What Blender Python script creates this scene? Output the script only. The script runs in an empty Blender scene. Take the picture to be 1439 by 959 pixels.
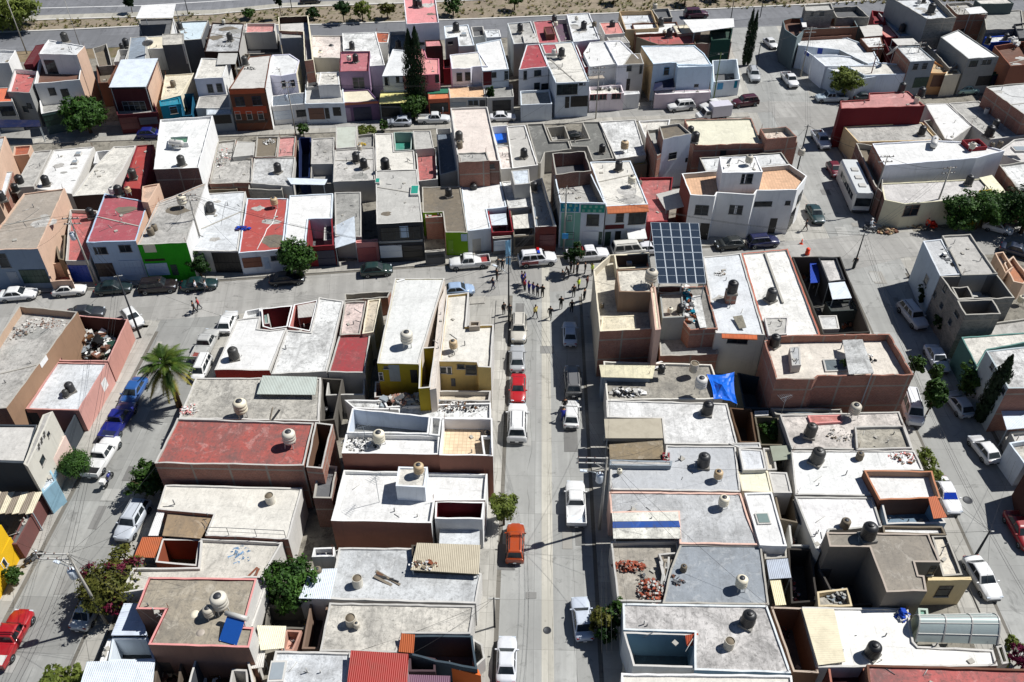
import bpy, bmesh, math, random
from mathutils import Vector, Matrix, noise
random.seed(7)
S = bpy.context.scene
COL = S.collection
R = math.radians
PI = math.pi

# ---------------------------------------------------------------- camera
F_PX, CX, CY, CAM_H = 1207.0, 719.5, 479.5, 65.0
PITCH = math.atan(1040/1207); YAW = math.atan(42/1593)
fwh = Vector((-math.sin(YAW), math.cos(YAW), 0)); rgt = Vector((math.cos(YAW), math.sin(YAW), 0)); zz = Vector((0, 0, 1))
FW = fwh*math.cos(PITCH)-zz*math.sin(PITCH); UP = fwh*math.sin(PITCH)+zz*math.cos(PITCH)
CAM = Vector((0, 0, CAM_H))
def ray(x, y): return FW+rgt*((x-CX)/F_PX)-UP*((y-CY)/F_PX)
def at(x, y, z=0.0):
    d = ray(x, y); t = (z-CAM_H)/d.z
    return CAM+d*t
cd = bpy.data.cameras.new('camera'); cam = bpy.data.objects.new('camera', cd); COL.objects.link(cam)
cam.location = CAM
cam.rotation_euler = Matrix((rgt, UP, -FW)).transposed().to_euler()
cd.sensor_width = 36; cd.sensor_fit = 'HORIZONTAL'; cd.lens = F_PX/1439*36; cd.clip_end = 3000; cd.clip_start = .5
S.camera = cam

# ---------------------------------------------------------------- colours and materials
def lin(c):
    c = c/255.0
    return c/12.92 if c <= .04045 else ((c+.055)/1.055)**2.4
def hexc(s):
    if isinstance(s, (tuple, list)): return tuple(s)
    return tuple(lin(int(s[i:i+2], 16)) for i in (0, 2, 4))
PAL = dict(block='7b7872', brickd='6d4438', white='dbdad7', cream='d8cfb8', offwhite='c2bfb9', pale='b3b0aa', grey='9b9a95', lgrey='b3b1ab', dgrey='5f6062', black='1a1a1c',
  red='a03c38', dred='7d2a30', maroon='5c2228', pink='cf8f8a', dpink='b3625f', peach='c6a892', orange='a8583c', tan='a0968a', brown='6b4a3c', dbrown='3a2a25',
  brick='8a5545', lime='6f9a1c', green='2f9a1c', dgreen='1f3d33', teal='1f7f96', mint='7fae9c', yellow='c9a21e', olive='a89326', ochre='c7a64e',
  blue='1c3f9e', dblue='16244a', lblue='a9bdd0', bwhite='cdd5dc', steel='8f979c', lilac='8d7890', purple='4b3350', conc='a5a198', rust='7a4630',
  glass='101820', wood='5e4028', sky='5aa0c8', sand='b79f7c', mud='756b5c', charcoal='34363a', turq='2d8a78', navy='101a3c')
def pc(n): return hexc(PAL.get(n, n))
MATS = {}
def newmat(name):
    m = bpy.data.materials.new(name); m.use_nodes = True
    nt = m.node_tree; b = nt.nodes['Principled BSDF']
    return m, nt, b
def nd(nt, t, **k):
    n = nt.nodes.new(t)
    for a, v in k.items():
        if a in n.inputs.keys(): n.inputs[a].default_value = v
        else: setattr(n, a, v)
    return n
def mixc(nt, fac, a, b, mode='MIX'):
    n = nt.nodes.new('ShaderNodeMix'); n.data_type = 'RGBA'; n.blend_type = mode
    for s, v in ((n.inputs[0], fac), (n.inputs[6], a), (n.inputs[7], b)):
        if hasattr(v, 'links'): nt.links.new(v, s)
        elif isinstance(v, (int, float)): s.default_value = v
        else: s.default_value = (*v[:3], 1)
    return n.outputs[2]
def ramp(nt, src, a, b, va=0., vb=1.):
    n = nt.nodes.new('ShaderNodeMapRange'); n.clamp = True
    n.inputs[1].default_value = a; n.inputs[2].default_value = b; n.inputs[3].default_value = va; n.inputs[4].default_value = vb
    nt.links.new(src, n.inputs[0]); return n.outputs[0]
def noi(nt, vec, scale, detail=4., rough=.6, dist=0.):
    n = nd(nt, 'ShaderNodeTexNoise', Scale=scale, Detail=detail, Roughness=rough, Distortion=dist)
    if vec is not None: nt.links.new(vec, n.inputs['Vector'])
    return n.outputs['Fac']
def pos(nt): return nt.nodes.new('ShaderNodeNewGeometry').outputs['Position']
def uvn(nt): return nt.nodes.new('ShaderNodeUVMap').outputs[0]
def mapping(nt, vec, sc=(1, 1, 1), rot=(0, 0, 0), loc=(0, 0, 0)):
    n = nt.nodes.new('ShaderNodeMapping'); nt.links.new(vec, n.inputs[0])
    n.inputs['Scale'].default_value = sc; n.inputs['Rotation'].default_value = rot; n.inputs['Location'].default_value = loc
    return n.outputs[0]
def bump(nt, b, h, st=.3, d=.05):
    n = nd(nt, 'ShaderNodeBump', Strength=st, Distance=d); nt.links.new(h, n.inputs['Height']); nt.links.new(n.outputs[0], b.inputs['Normal'])
def sc(c, k): return tuple(min(1, x*k) for x in c[:3])
def lerp(a, b, t): return tuple(x*(1-t)+y*t for x, y in zip(a, b))

def roofmat(n, dirt=.55):
    if dirt == .55: dirt = (.3, .5, .7, .9, .6)[(CNT[0]*7) % 5]
    if n in ('white', 'offwhite'): n = {'white': ('white', 'd4d5d4', 'dfdfdc', 'd6d2c8', 'cfd2d4'), 'offwhite': ('offwhite', 'c6c6c4', 'cac5ba', 'bcbdbd', 'c8c4c0')}[n][(CNT[0]*3) % 5]
    key = ('roof', n, dirt)
    if key in MATS: return MATS[key]
    m, nt, b = newmat('roof_'+n); c = pc(n); p = pos(nt)
    lum = sum(c)/3
    dark = lerp(sc(c, .42), (.15, .146, .138), .5)
    lite = lerp(sc(c, 1.25), (.62, .6, .55), .35 if lum > .15 else .12)
    big = noi(nt, p, .34, 8, .72, .7)
    mid = noi(nt, mapping(nt, p, loc=(31, 7, 3)), 1.5, 6, .75, .5)
    fine = noi(nt, p, 7., 3, .8)
    worn = noi(nt, mapping(nt, p, loc=(-17, 40, 9)), .62, 9, .78, 1.2)
    x = mixc(nt, ramp(nt, big, .42, .66, 0, dirt*.85), c, dark)
    x = mixc(nt, ramp(nt, worn, .54, .62, 0, .5), x, lite)
    x = mixc(nt, ramp(nt, mid, .52, .72, 0, dirt), x, sc(dark, .8))
    x = mixc(nt, ramp(nt, fine, .3, .75, 0, .22), x, sc(dark, .9))
    # rain streaks along the slab and old seams
    st = noi(nt, mapping(nt, p, sc=(3.2, .22, 1)), 1., 4, .7, .3)
    x = mixc(nt, ramp(nt, st, .54, .74, 0, dirt*.7), x, dark)
    grit = noi(nt, mapping(nt, p, loc=(3, 70, 1)), 3.2, 7, .85)
    x = mixc(nt, ramp(nt, grit, .52, .7, 0, dirt*1.2), x, sc(dark, .75))
    # torn edges of old felt: sharp-rimmed patches
    pat = noi(nt, mapping(nt, p, loc=(-60, 12, 0)), .45, 10, .82, 2.)
    x = mixc(nt, ramp(nt, pat, .585, .6, 0, dirt*.7), x, lerp(dark, c, .35))
    # trowel joints of the slab
    jn = nd(nt, 'ShaderNodeTexBrick', Scale=1., offset=.5); nt.links.new(mapping(nt, p, rot=(0, 0, .05)), jn.inputs[0])
    jn.inputs['Brick Width'].default_value = 4.7; jn.inputs['Row Height'].default_value = 3.1; jn.inputs['Mortar Size'].default_value = .03; jn.inputs['Mortar Smooth'].default_value = .6
    jn.inputs['Color1'].default_value = jn.inputs['Color2'].default_value = (0, 0, 0, 1); jn.inputs['Mortar'].default_value = (1, 1, 1, 1)
    jf = nd(nt, 'ShaderNodeMath', operation='MULTIPLY'); nt.links.new(jn.outputs['Color'], jf.inputs[0]); nt.links.new(ramp(nt, big, .4, .6, 0, .45), jf.inputs[1])
    x = mixc(nt, jf.outputs[0], x, dark)
    nt.links.new(x, b.inputs['Base Color']); b.inputs['Roughness'].default_value = .9
    b.inputs['Specular IOR Level'].default_value = .2
    bump(nt, b, mid, .25, .05)
    MATS[key] = m; return m

def wallmat(n, dirt=.35):
    key = ('wall', n, dirt)
    if key in MATS: return MATS[key]
    m, nt, b = newmat('wall_'+n); c = pc(n); p = pos(nt); uv = uvn(nt)
    if n in ('brick', 'brickd', 'block'):
        base = {'brick': hexc('8f5a48'), 'brickd': hexc('6d4438'), 'block': hexc('7b7872')}[n]
        br = nd(nt, 'ShaderNodeTexBrick', Scale=1.); nt.links.new(uv, br.inputs[0])
        br.inputs['Brick Width'].default_value = .28; br.inputs['Row Height'].default_value = .09; br.inputs['Mortar Size'].default_value = .012
        if n == 'block': br.inputs['Brick Width'].default_value = .42; br.inputs['Row Height'].default_value = .21
        br.inputs['Color1'].default_value = (*sc(base, .8), 1); br.inputs['Color2'].default_value = (*sc(base, 1.25), 1); br.inputs['Mortar'].default_value = (*lerp(base, (.4, .38, .34), .6), 1)
        fr = nd(nt, 'ShaderNodeTexBrick', Scale=1., offset=0.); nt.links.new(mapping(nt, uv, loc=(.1, .12, 0)), fr.inputs[0])
        fr.inputs['Brick Width'].default_value = 3.4; fr.inputs['Row Height'].default_value = 2.75; fr.inputs['Mortar Size'].default_value = .1; fr.inputs['Mortar Smooth'].default_value = .1
        fr.inputs['Color1'].default_value = (0, 0, 0, 1); fr.inputs['Color2'].default_value = (0, 0, 0, 1); fr.inputs['Mortar'].default_value = (1, 1, 1, 1)
        x = mixc(nt, fr.outputs['Color'], br.outputs['Color'], hexc('918a80'))
        c = base
    else:
        x = mixc(nt, 0., c, c)
    big = noi(nt, p, .6, 6, .7, .5)
    x = mixc(nt, ramp(nt, big, .45, .75, 0, dirt), x, sc(c, .62))
    stv = noi(nt, mapping(nt, p, sc=(2.4, 2.4, .25)), 1., 4, .7)
    x = mixc(nt, ramp(nt, stv, .55, .8, 0, dirt*1.1), x, lerp(sc(c, .5), (.12, .11, .1), .4))
    fine = noi(nt, p, 9., 3, .7)
    x = mixc(nt, ramp(nt, fine, .4, .8, 0, .16), x, sc(c, .7))
    nt.links.new(x, b.inputs['Base Color']); b.inputs['Roughness'].default_value = .88; b.inputs['Specular IOR Level'].default_value = .2
    bump(nt, b, fine, .2, .02)
    MATS[key] = m; return m

def paint(n, rough=.5, metal=0., coat=0.):
    key = ('paint', n, rough, metal, coat)
    if key in MATS: return MATS[key]
    m, nt, b = newmat('paint_'+str(n)); c = pc(n)
    f = noi(nt, pos(nt), 3., 4, .7)
    x = mixc(nt, ramp(nt, f, .35, .8, 0, .3), c, sc(c, .7))
    nt.links.new(x, b.inputs['Base Color']); b.inputs['Roughness'].default_value = rough; b.inputs['Metallic'].default_value = metal
    b.inputs['Coat Weight'].default_value = coat; b.inputs['Coat Roughness'].default_value = .08
    MATS[key] = m; return m
def glassmat():
    if 'glass' in MATS: return MATS['glass']
    m, nt, b = newmat('window_glass')
    f = noi(nt, pos(nt), .8, 2)
    nt.links.new(mixc(nt, ramp(nt, f, .4, .7), (.012, .016, .02), (.04, .05, .055)), b.inputs['Base Color'])
    b.inputs['Roughness'].default_value = .12; b.inputs['Specular IOR Level'].default_value = .28
    MATS['glass'] = m; return m
def sheetmat(n, pitch=.25, axis=0):
    key = ('sheet', n, axis)
    if key in MATS: return MATS[key]
    m, nt, b = newmat('sheet_'+n); c = pc(n); uv = uvn(nt)
    w = nd(nt, 'ShaderNodeTexWave', Scale=1/pitch/2, bands_direction='X' if axis == 0 else 'Y'); nt.links.new(uv, w.inputs[0])
    f = noi(nt, pos(nt), .9, 6, .75, .4)
    x = mixc(nt, ramp(nt, f, .45, .75, 0, .5), c, lerp(sc(c, .55), (.2, .14, .09), .35))
    nt.links.new(x, b.inputs['Base Color']); b.inputs['Roughness'].default_value = .55; b.inputs['Specular IOR Level'].default_value = .3
    bump(nt, b, w.outputs['Fac'], .6, .04)
    MATS[key] = m; return m
def tilemat(n='orange'):
    key = ('tile', n)
    if key in MATS: return MATS[key]
    m, nt, b = newmat('tile_'+n); c = pc(n); uv = uvn(nt)
    br = nd(nt, 'ShaderNodeTexBrick', Scale=1., offset=0.5); nt.links.new(uv, br.inputs[0])
    br.inputs['Brick Width'].default_value = .4; br.inputs['Row Height'].default_value = .4; br.inputs['Mortar Size'].default_value = .02; br.offset = 0.
    br.inputs['Color1'].default_value = (*sc(c, .9), 1); br.inputs['Color2'].default_value = (*sc(c, 1.08), 1); br.inputs['Mortar'].default_value = (*sc(c, .65), 1)
    f = noi(nt, pos(nt), .8, 6, .7)
    nt.links.new(mixc(nt, ramp(nt, f, .45, .75, 0, .5), br.outputs[0], sc(c, .5)), b.inputs['Base Color'])
    b.inputs['Roughness'].default_value = .85; bump(nt, b, br.outputs['Fac'], .4, .03)
    MATS[key] = m; return m
def leafmat(c1, c2, name='leaf'):
    key = ('leaf', c1, c2)
    if key in MATS: return MATS[key]
    m, nt, b = newmat(name); p = pos(nt)
    f = noi(nt, p, .9, 4, .7); g = noi(nt, p, 6., 2)
    x = mixc(nt, ramp(nt, f, .35, .65), hexc(c1), hexc(c2))
    x = mixc(nt, ramp(nt, g, .3, .7, 0, .5), x, sc(hexc(c1), .6))
    nt.links.new(x, b.inputs['Base Color']); b.inputs['Roughness'].default_value = .6; b.inputs['Specular IOR Level'].default_value = .25
    tr = nt.nodes.new('ShaderNodeBsdfTranslucent'); nt.links.new(x, tr.inputs[0])
    ms = nt.nodes.new('ShaderNodeMixShader'); ms.inputs[0].default_value = .22
    nt.links.new(b.outputs[0], ms.inputs[1]); nt.links.new(tr.outputs[0], ms.inputs[2])
    nt.links.new(ms.outputs[0], nt.nodes['Material Output'].inputs[0])
    MATS[key] = m; return m
def roadmat(name, col, rot, joint=(4.0, 3.6), tint=.0, loc=(0, 0, 0)):
    m, nt, b = newmat(name); c = hexc(col); p = pos(nt)
    v = mapping(nt, p, rot=(0, 0, rot), loc=loc)
    br = nd(nt, 'ShaderNodeTexBrick', Scale=1., offset=0.0); nt.links.new(v, br.inputs[0])
    br.inputs['Brick Width'].default_value = joint[0]; br.inputs['Row Height'].default_value = joint[1]; br.inputs['Mortar Size'].default_value = .022; br.inputs['Mortar Smooth'].default_value = .3; br.inputs['Bias'].default_value = 0
    br.inputs['Color1'].default_value = (*sc(c, .8), 1); br.inputs['Color2'].default_value = (*sc(c, 1.12), 1); br.inputs['Mortar'].default_value = (*sc(c, .5), 1)
    big = noi(nt, p, .12, 6, .65, .5); mid = noi(nt, p, .9, 6, .75, .4)
    lane = noi(nt, mapping(nt, v, sc=(1.1, .05, 1)), 1., 3, .6)
    x = mixc(nt, ramp(nt, lane, .4, .62, 0, .5), br.outputs[0], sc(c, .64))
    x = mixc(nt, ramp(nt, big, .36, .6, 0, .55), x, sc(c, .62))
    x = mixc(nt, ramp(nt, mid, .52, .74, 0, .55), x, sc(c, .55))
    oil = noi(nt, mapping(nt, p, loc=(9, 4, 0)), .55, 7, .7, .8)
    x = mixc(nt, ramp(nt, oil, .58, .68, 0, .6), x, sc(c, .34))
    # straight tar seams along the carriageway, wandering a little
    wob = noi(nt, p, .07, 3, .6); cmb = nd(nt, 'ShaderNodeVectorMath', operation='ADD'); sx = nd(nt, 'ShaderNodeCombineXYZ')
    sm_ = nd(nt, 'ShaderNodeMath', operation='MULTIPLY'); nt.links.new(wob, sm_.inputs[0]); sm_.inputs[1].default_value = 2.2; nt.links.new(sm_.outputs[0], sx.inputs[0 if joint[1] >= joint[0] else 1]); nt.links.new(v, cmb.inputs[0]); nt.links.new(sx.outputs[0], cmb.inputs[1])
    sb = nd(nt, 'ShaderNodeTexBrick', Scale=1., offset=0.); nt.links.new(cmb.outputs[0], sb.inputs[0])
    sb.inputs['Brick Width'].default_value = joint[0]*1.15 if joint[1] >= joint[0] else 60.; sb.inputs['Row Height'].default_value = 70. if joint[1] >= joint[0] else joint[1]*1.6; sb.inputs['Mortar Size'].default_value = .035; sb.inputs['Mortar Smooth'].default_value = .4
    sb.inputs['Color1'].default_value = sb.inputs['Color2'].default_value = (0, 0, 0, 1); sb.inputs['Mortar'].default_value = (1, 1, 1, 1)
    brk = ramp(nt, noi(nt, p, .3, 3, .6), .4, .6, 0, .75); mm_ = nd(nt, 'ShaderNodeMath', operation='MULTIPLY'); nt.links.new(sb.outputs['Color'], mm_.inputs[0]); nt.links.new(brk, mm_.inputs[1])
    x = mixc(nt, mm_.outputs[0], x, sc(c, .3))
    nt.links.new(x, b.inputs['Base Color']); b.inputs['Roughness'].default_value = .9; b.inputs['Specular IOR Level'].default_value = .25
    bump(nt, b, mid, .2, .03)
    return m
def groundmat(name, c1, c2, s=.5, c3=None):
    m, nt, b = newmat(name); p = pos(nt)
    f = noi(nt, p, s, 8, .72, .6); g = noi(nt, p, s*9, 5, .75)
    x = mixc(nt, ramp(nt, f, .38, .62), hexc(c1), hexc(c2))
    x = mixc(nt, ramp(nt, g, .45, .7, 0, .55), x, sc(hexc(c1), .6))
    if c3:
        h = noi(nt, mapping(nt, p, loc=(50, 3, 0)), s*1.7, 7, .75, .5)
        x = mixc(nt, ramp(nt, h, .52, .6, 0, .8), x, hexc(c3))
    nt.links.new(x, b.inputs['Base Color']); b.inputs['Roughness'].default_value = .95; b.inputs['Specular IOR Level'].default_value = .1
    bump(nt, b, g, .5, .08)
    return m

# ---------------------------------------------------------------- mesh collector
class MB:
    def __init__(s): s.v = []; s.f = []; s.m = []; s.uv = []; s.mats = []; s.smooth = []
    def mi(s, m):
        if m not in s.mats: s.mats.append(m)
        return s.mats.index(m)
    def face(s, pts, mat, uv=None, sm=False):
        i = len(s.v); s.v += [tuple(p) for p in pts]; s.f.append(tuple(range(i, i+len(pts)))); s.m.append(s.mi(mat)); s.smooth.append(sm)
        s.uv += list(uv) if uv else [(p[0], p[1]) for p in pts]
    def box(s, c, d, mat, rz=0., rx=0., ry=0.):
        hx, hy, hz = d[0]/2, d[1]/2, d[2]/2
        M = Matrix.Rotation(rz, 3, 'Z') @ Matrix.Rotation(ry, 3, 'Y') @ Matrix.Rotation(rx, 3, 'X'); c = Vector(c)
        P = [c+M @ Vector((x*hx, y*hy, z*hz)) for x in (-1, 1) for y in (-1, 1) for z in (-1, 1)]
        for q, (a, b2) in (((0, 1, 3, 2), (1, 2)), ((4, 6, 7, 5), (1, 2)), ((0, 4, 5, 1), (0, 2)), ((2, 3, 7, 6), (0, 2)), ((0, 2, 6, 4), (0, 1)), ((1, 5, 7, 3), (0, 1))):
            L = [((x*hx, y*hy, z*hz)) for x in (-1, 1) for y in (-1, 1) for z in (-1, 1)]
            s.face([P[k] for k in q], mat, [(L[k][a], L[k][b2]) for k in q])
    def bar(s, a, b, w, h, mat):
        a = Vector(a); b = Vector(b); d = b-a; L = d.length
        if L < 1e-5: return
        q = d.to_track_quat('X', 'Z').to_matrix(); c = (a+b)/2
        P = [c+q @ Vector((x*L/2, y*w/2, z*h/2)) for x in (-1, 1) for y in (-1, 1) for z in (-1, 1)]
        for k in ((0, 1, 3, 2), (4, 6, 7, 5), (0, 4, 5, 1), (2, 3, 7, 6), (0, 2, 6, 4), (1, 5, 7, 3)): s.face([P[i] for i in k], mat)
    def tube(s, pts, rads, mat, n=8, cap=True, sm=True):
        pts = [Vector(p) for p in pts]; rings = []
        if not isinstance(rads, (list, tuple)): rads = [rads]*len(pts)
        for i, p in enumerate(pts):
            d = (pts[min(i+1, len(pts)-1)]-pts[max(i-1, 0)]).normalized()
            u = d.orthogonal().normalized() if abs(d.z) < .98 else Vector((1, 0, 0)); u = (u-d*u.dot(d)).normalized(); w = d.cross(u)
            rings.append([p+(u*math.cos(t)+w*math.sin(t))*rads[i] for t in [2*PI*k/n for k in range(n)]])
        s.rings(rings, mat, cap, sm)
    def rings(s, rings, mat, cap=True, sm=True, close=True):
        n = len(rings[0])
        base = len(s.v)
        for r in rings: s.v += [tuple(p) for p in r]
        mi = s.mi(mat)
        for i in range(len(rings)-1):
            for k in range(n if close else n-1):
                a = base+i*n+k; b = base+i*n+(k+1) % n
                s.f.append((a, b, b+n, a+n)); s.m.append(mi); s.smooth.append(sm)
                s.uv += [(s.v[t][0], s.v[t][2]) for t in (a, b, b+n, a+n)]
        if cap and close:
            for r in (0, len(rings)-1):
                q = [base+r*n+k for k in range(n)]
                if r == 0: q.reverse()
                s.f.append(tuple(q)); s.m.append(mi); s.smooth.append(False); s.uv += [(s.v[t][0], s.v[t][1]) for t in q]
    def lathe(s, prof, mat, n=14, c=(0, 0, 0), sm=True):
        s.rings([[(c[0]+r*math.cos(2*PI*k/n), c[1]+r*math.sin(2*PI*k/n), c[2]+z) for k in range(n)] for r, z in prof], mat, True, sm)
    def build(s, name, parent=None, loc=None):
        me = bpy.data.meshes.new(name)
        me.from_pydata(s.v, [], s.f)
        for m in s.mats: me.materials.append(m)
        me.polygons.foreach_set('material_index', s.m); me.polygons.foreach_set('use_smooth', s.smooth)
        uvl = me.uv_layers.new(name='UVMap'); flat = [x for u in s.uv for x in u]
        uvl.data.foreach_set('uv', flat); me.update()
        o = bpy.data.objects.new(name, me); COL.objects.link(o)
        if parent: o.parent = parent
        if loc is not None: o.location = loc
        return o
def fixnormals(o):
    bm = bmesh.new(); bm.from_mesh(o.data); bmesh.ops.remove_doubles(bm, verts=bm.verts, dist=1e-4); bmesh.ops.recalc_face_normals(bm, faces=bm.faces); bm.to_mesh(o.data); bm.free(); return o
def bevel(o, w=.03, seg=2, ang=.6):
    bm = bmesh.new(); bm.from_mesh(o.data); bmesh.ops.remove_doubles(bm, verts=bm.verts, dist=1e-4); bmesh.ops.recalc_face_normals(bm, faces=bm.faces)
    es = [e for e in bm.edges if len(e.link_faces) == 2 and e.calc_face_angle(0) > ang]
    bmesh.ops.bevel(bm, geom=es, offset=w, segments=seg, affect='EDGES', profile=.5)
    bm.to_mesh(o.data); bm.free(); return o
LABELS = {}
def tag(o, label, cat, group=None, kind=None):
    o['label'] = label; o['category'] = cat
    if group: o['group'] = group
    if kind: o['kind'] = kind
    LABELS.setdefault(label, []).append(o.name)
    return o
def empty(name, loc, rz=0.):
    o = bpy.data.objects.new(name, None); COL.objects.link(o); o.location = loc; o.rotation_euler = (0, 0, rz); o.empty_display_size = .3
    return o
def struct(o): o['kind'] = 'structure'; return o
def dup(root, loc, rz, name=None):
    r = root.copy(); COL.objects.link(r); r.location = loc; r.rotation_euler = (0, 0, rz)
    for ch in list(root.children):
        c = ch.copy(); COL.objects.link(c); c.parent = r
        for g in ch.children:
            d = g.copy(); COL.objects.link(d); d.parent = c
    return r

# ---------------------------------------------------------------- houses
CNT = [0]
def pts(s): return [tuple(float(t) for t in q.split(',')) for q in s.split()]
def inset(P, t):
    n = len(P); out = []
    for i in range(n):
        a, b, c = P[i-1], P[i], P[(i+1) % n]
        d1 = (b-a).normalized(); d2 = (c-b).normalized()
        n1 = Vector((-d1.y, d1.x)); n2 = Vector((-d2.y, d2.x))
        k = 1+n1.dot(n2)
        mv = (n1+n2)/max(k, .35)
        out.append(b+mv*t)
    return out
class House: pass
HOUSES = []
def house(label, short, cat='house', name='house', group='flat-roofed houses of the neighbourhood'):
    h = House(); h.label = label; h.short = short; h.vols = []; h.cat = cat; h.name = name; h.root = None; h.group = group
    HOUSES.append(h); return h
def hroot(h, p):
    if h.root is None:
        h.root = empty(h.name, (p.x, p.y, 0)); tag(h.root, h.label, h.cat, h.group)
def V(h, poly, z, roof='white', wall='white', ph=.3, top=None, t=.16, z0=0., faces=None, inner=None, dirt=.55, rname='roof', wname='wall', tile=False, sheet=False, seam=True):
    """one storey block: walls with a parapet of height ph round a flat roof at z-ph; poly is the parapet outline"""
    CNT[0] += 1; z = z+(CNT[0] % 23)*.0043
    W = [at(x, y, z) for x, y in pts(poly)]
    P = [Vector((w.x, w.y)) for w in W]
    if sum(P[i-1].x*P[i].y-P[i].x*P[i-1].y for i in range(len(P))) < 0: P.reverse()
    cen = sum(P, Vector((0, 0)))/len(P); hroot(h, cen)
    o = Vector((h.root.location.x, h.root.location.y)); Q = [p-o for p in P]
    I = inset(Q, t)
    wm = wallmat(wall) if isinstance(wall, str) else wall
    im = wallmat(inner) if inner else (wm if wall not in ('brick', 'brickd', 'block') or ph > .8 else wallmat('conc'))
    tm = wallmat(top) if top else wallmat('conc' if wall in ('brick', 'brickd', 'block', 'dgrey', 'black') else wall, .5)
    rm = (tilemat(roof) if tile else sheetmat(roof) if sheet else roofmat(roof, dirt))
    n = len(Q); mb = MB(); acc = 0.; zr = z-ph; rj = random.Random(CNT[0]); amp = min(.075 if wall in ('brick', 'brickd', 'block') else .04, ph*.35); vz = [rj.uniform(-amp, amp) for _ in Q]
    for i in range(n):
        a, b = Q[i], Q[(i+1) % n]; ia, ib = I[i], I[(i+1) % n]; L = (b-a).length
        fm = wm
        if faces:
            d = (b-a).normalized(); nx = (d.y, -d.x)
            side = 'n' if nx[1] < -.6 else 'f' if nx[1] > .6 else 'r' if nx[0] > 0 else 'l'
            if side in faces: fm = wallmat(faces[side])
        # the coping is never quite straight: short runs of masonry with slightly uneven height and line
        ns = max(1, int(L/.9)); nv = Vector((b.y-a.y, a.x-b.x)).normalized() if L > 1e-6 else Vector((0, 0)); run = []
        for j in range(ns+1):
            t_ = j/ns; e_ = 0 if j in (0, ns) else 1; lat = nv*(e_*rj.uniform(-.022, .022)); dz = vz[i] if j == 0 else vz[(i+1) % n] if j == ns else rj.uniform(-amp, amp)
            run.append((a.lerp(b, t_)+lat, ia.lerp(ib, t_)+lat, z+dz, acc+L*t_))
        for (p, ip, za, ua), (q, iq, zb_, ub) in zip(run, run[1:]):
            mb.face([(p.x, p.y, z0), (q.x, q.y, z0), (q.x, q.y, zb_), (p.x, p.y, za)], fm, [(ua, z0), (ub, z0), (ub, zb_), (ua, za)])
            mb.face([(p.x, p.y, za), (q.x, q.y, zb_), (iq.x, iq.y, zb_), (ip.x, ip.y, za)], tm)
            if ph > .01: mb.face([(iq.x, iq.y, zr), (ip.x, ip.y, zr), (ip.x, ip.y, za), (iq.x, iq.y, zb_)], im, [(ub, zr), (ua, zr), (ua, za), (ub, zb_)])
        acc += L
    if z0 > 0: mb.face([(q.x, q.y, z0) for q in reversed(Q)], wm)
    mb.build(wname, h.root)
    rb = MB(); rb.face([(q.x, q.y, zr) for q in inset(Q, t-.03)], rm)
    # raised slab seams and a patch of felt so the roof is not one blank plane
    rb.build(rname, h.root)
    h.vols.append((P, z, z0, zr, [q+o for q in I])); h.zr = zr
    return h
def wallhit(h, x, y):
    d = ray(x, y); best = None
    for P, z, z0, zr, I in h.vols:
        n = len(P)
        for i in range(n):
            a, b = P[i], P[(i+1) % n]; e = (b-a); L = e.length; e = e/L; nx = Vector((e.y, -e.x))
            den = d.x*nx.x+d.y*nx.y
            if den >= -1e-4: continue
            t = ((a.x-CAM.x)*nx.x+(a.y-CAM.y)*nx.y)/den
            p = CAM+d*t; u = (p.x-a.x)*e.x+(p.y-a.y)*e.y
            if -.1 < u < L+.1 and z0-.1 < p.z < z+.1 and (best is None or t < best[0]): best = (t, a, e, nx, L, u, p.z, z)
    return best
WINMAT = {}
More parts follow.
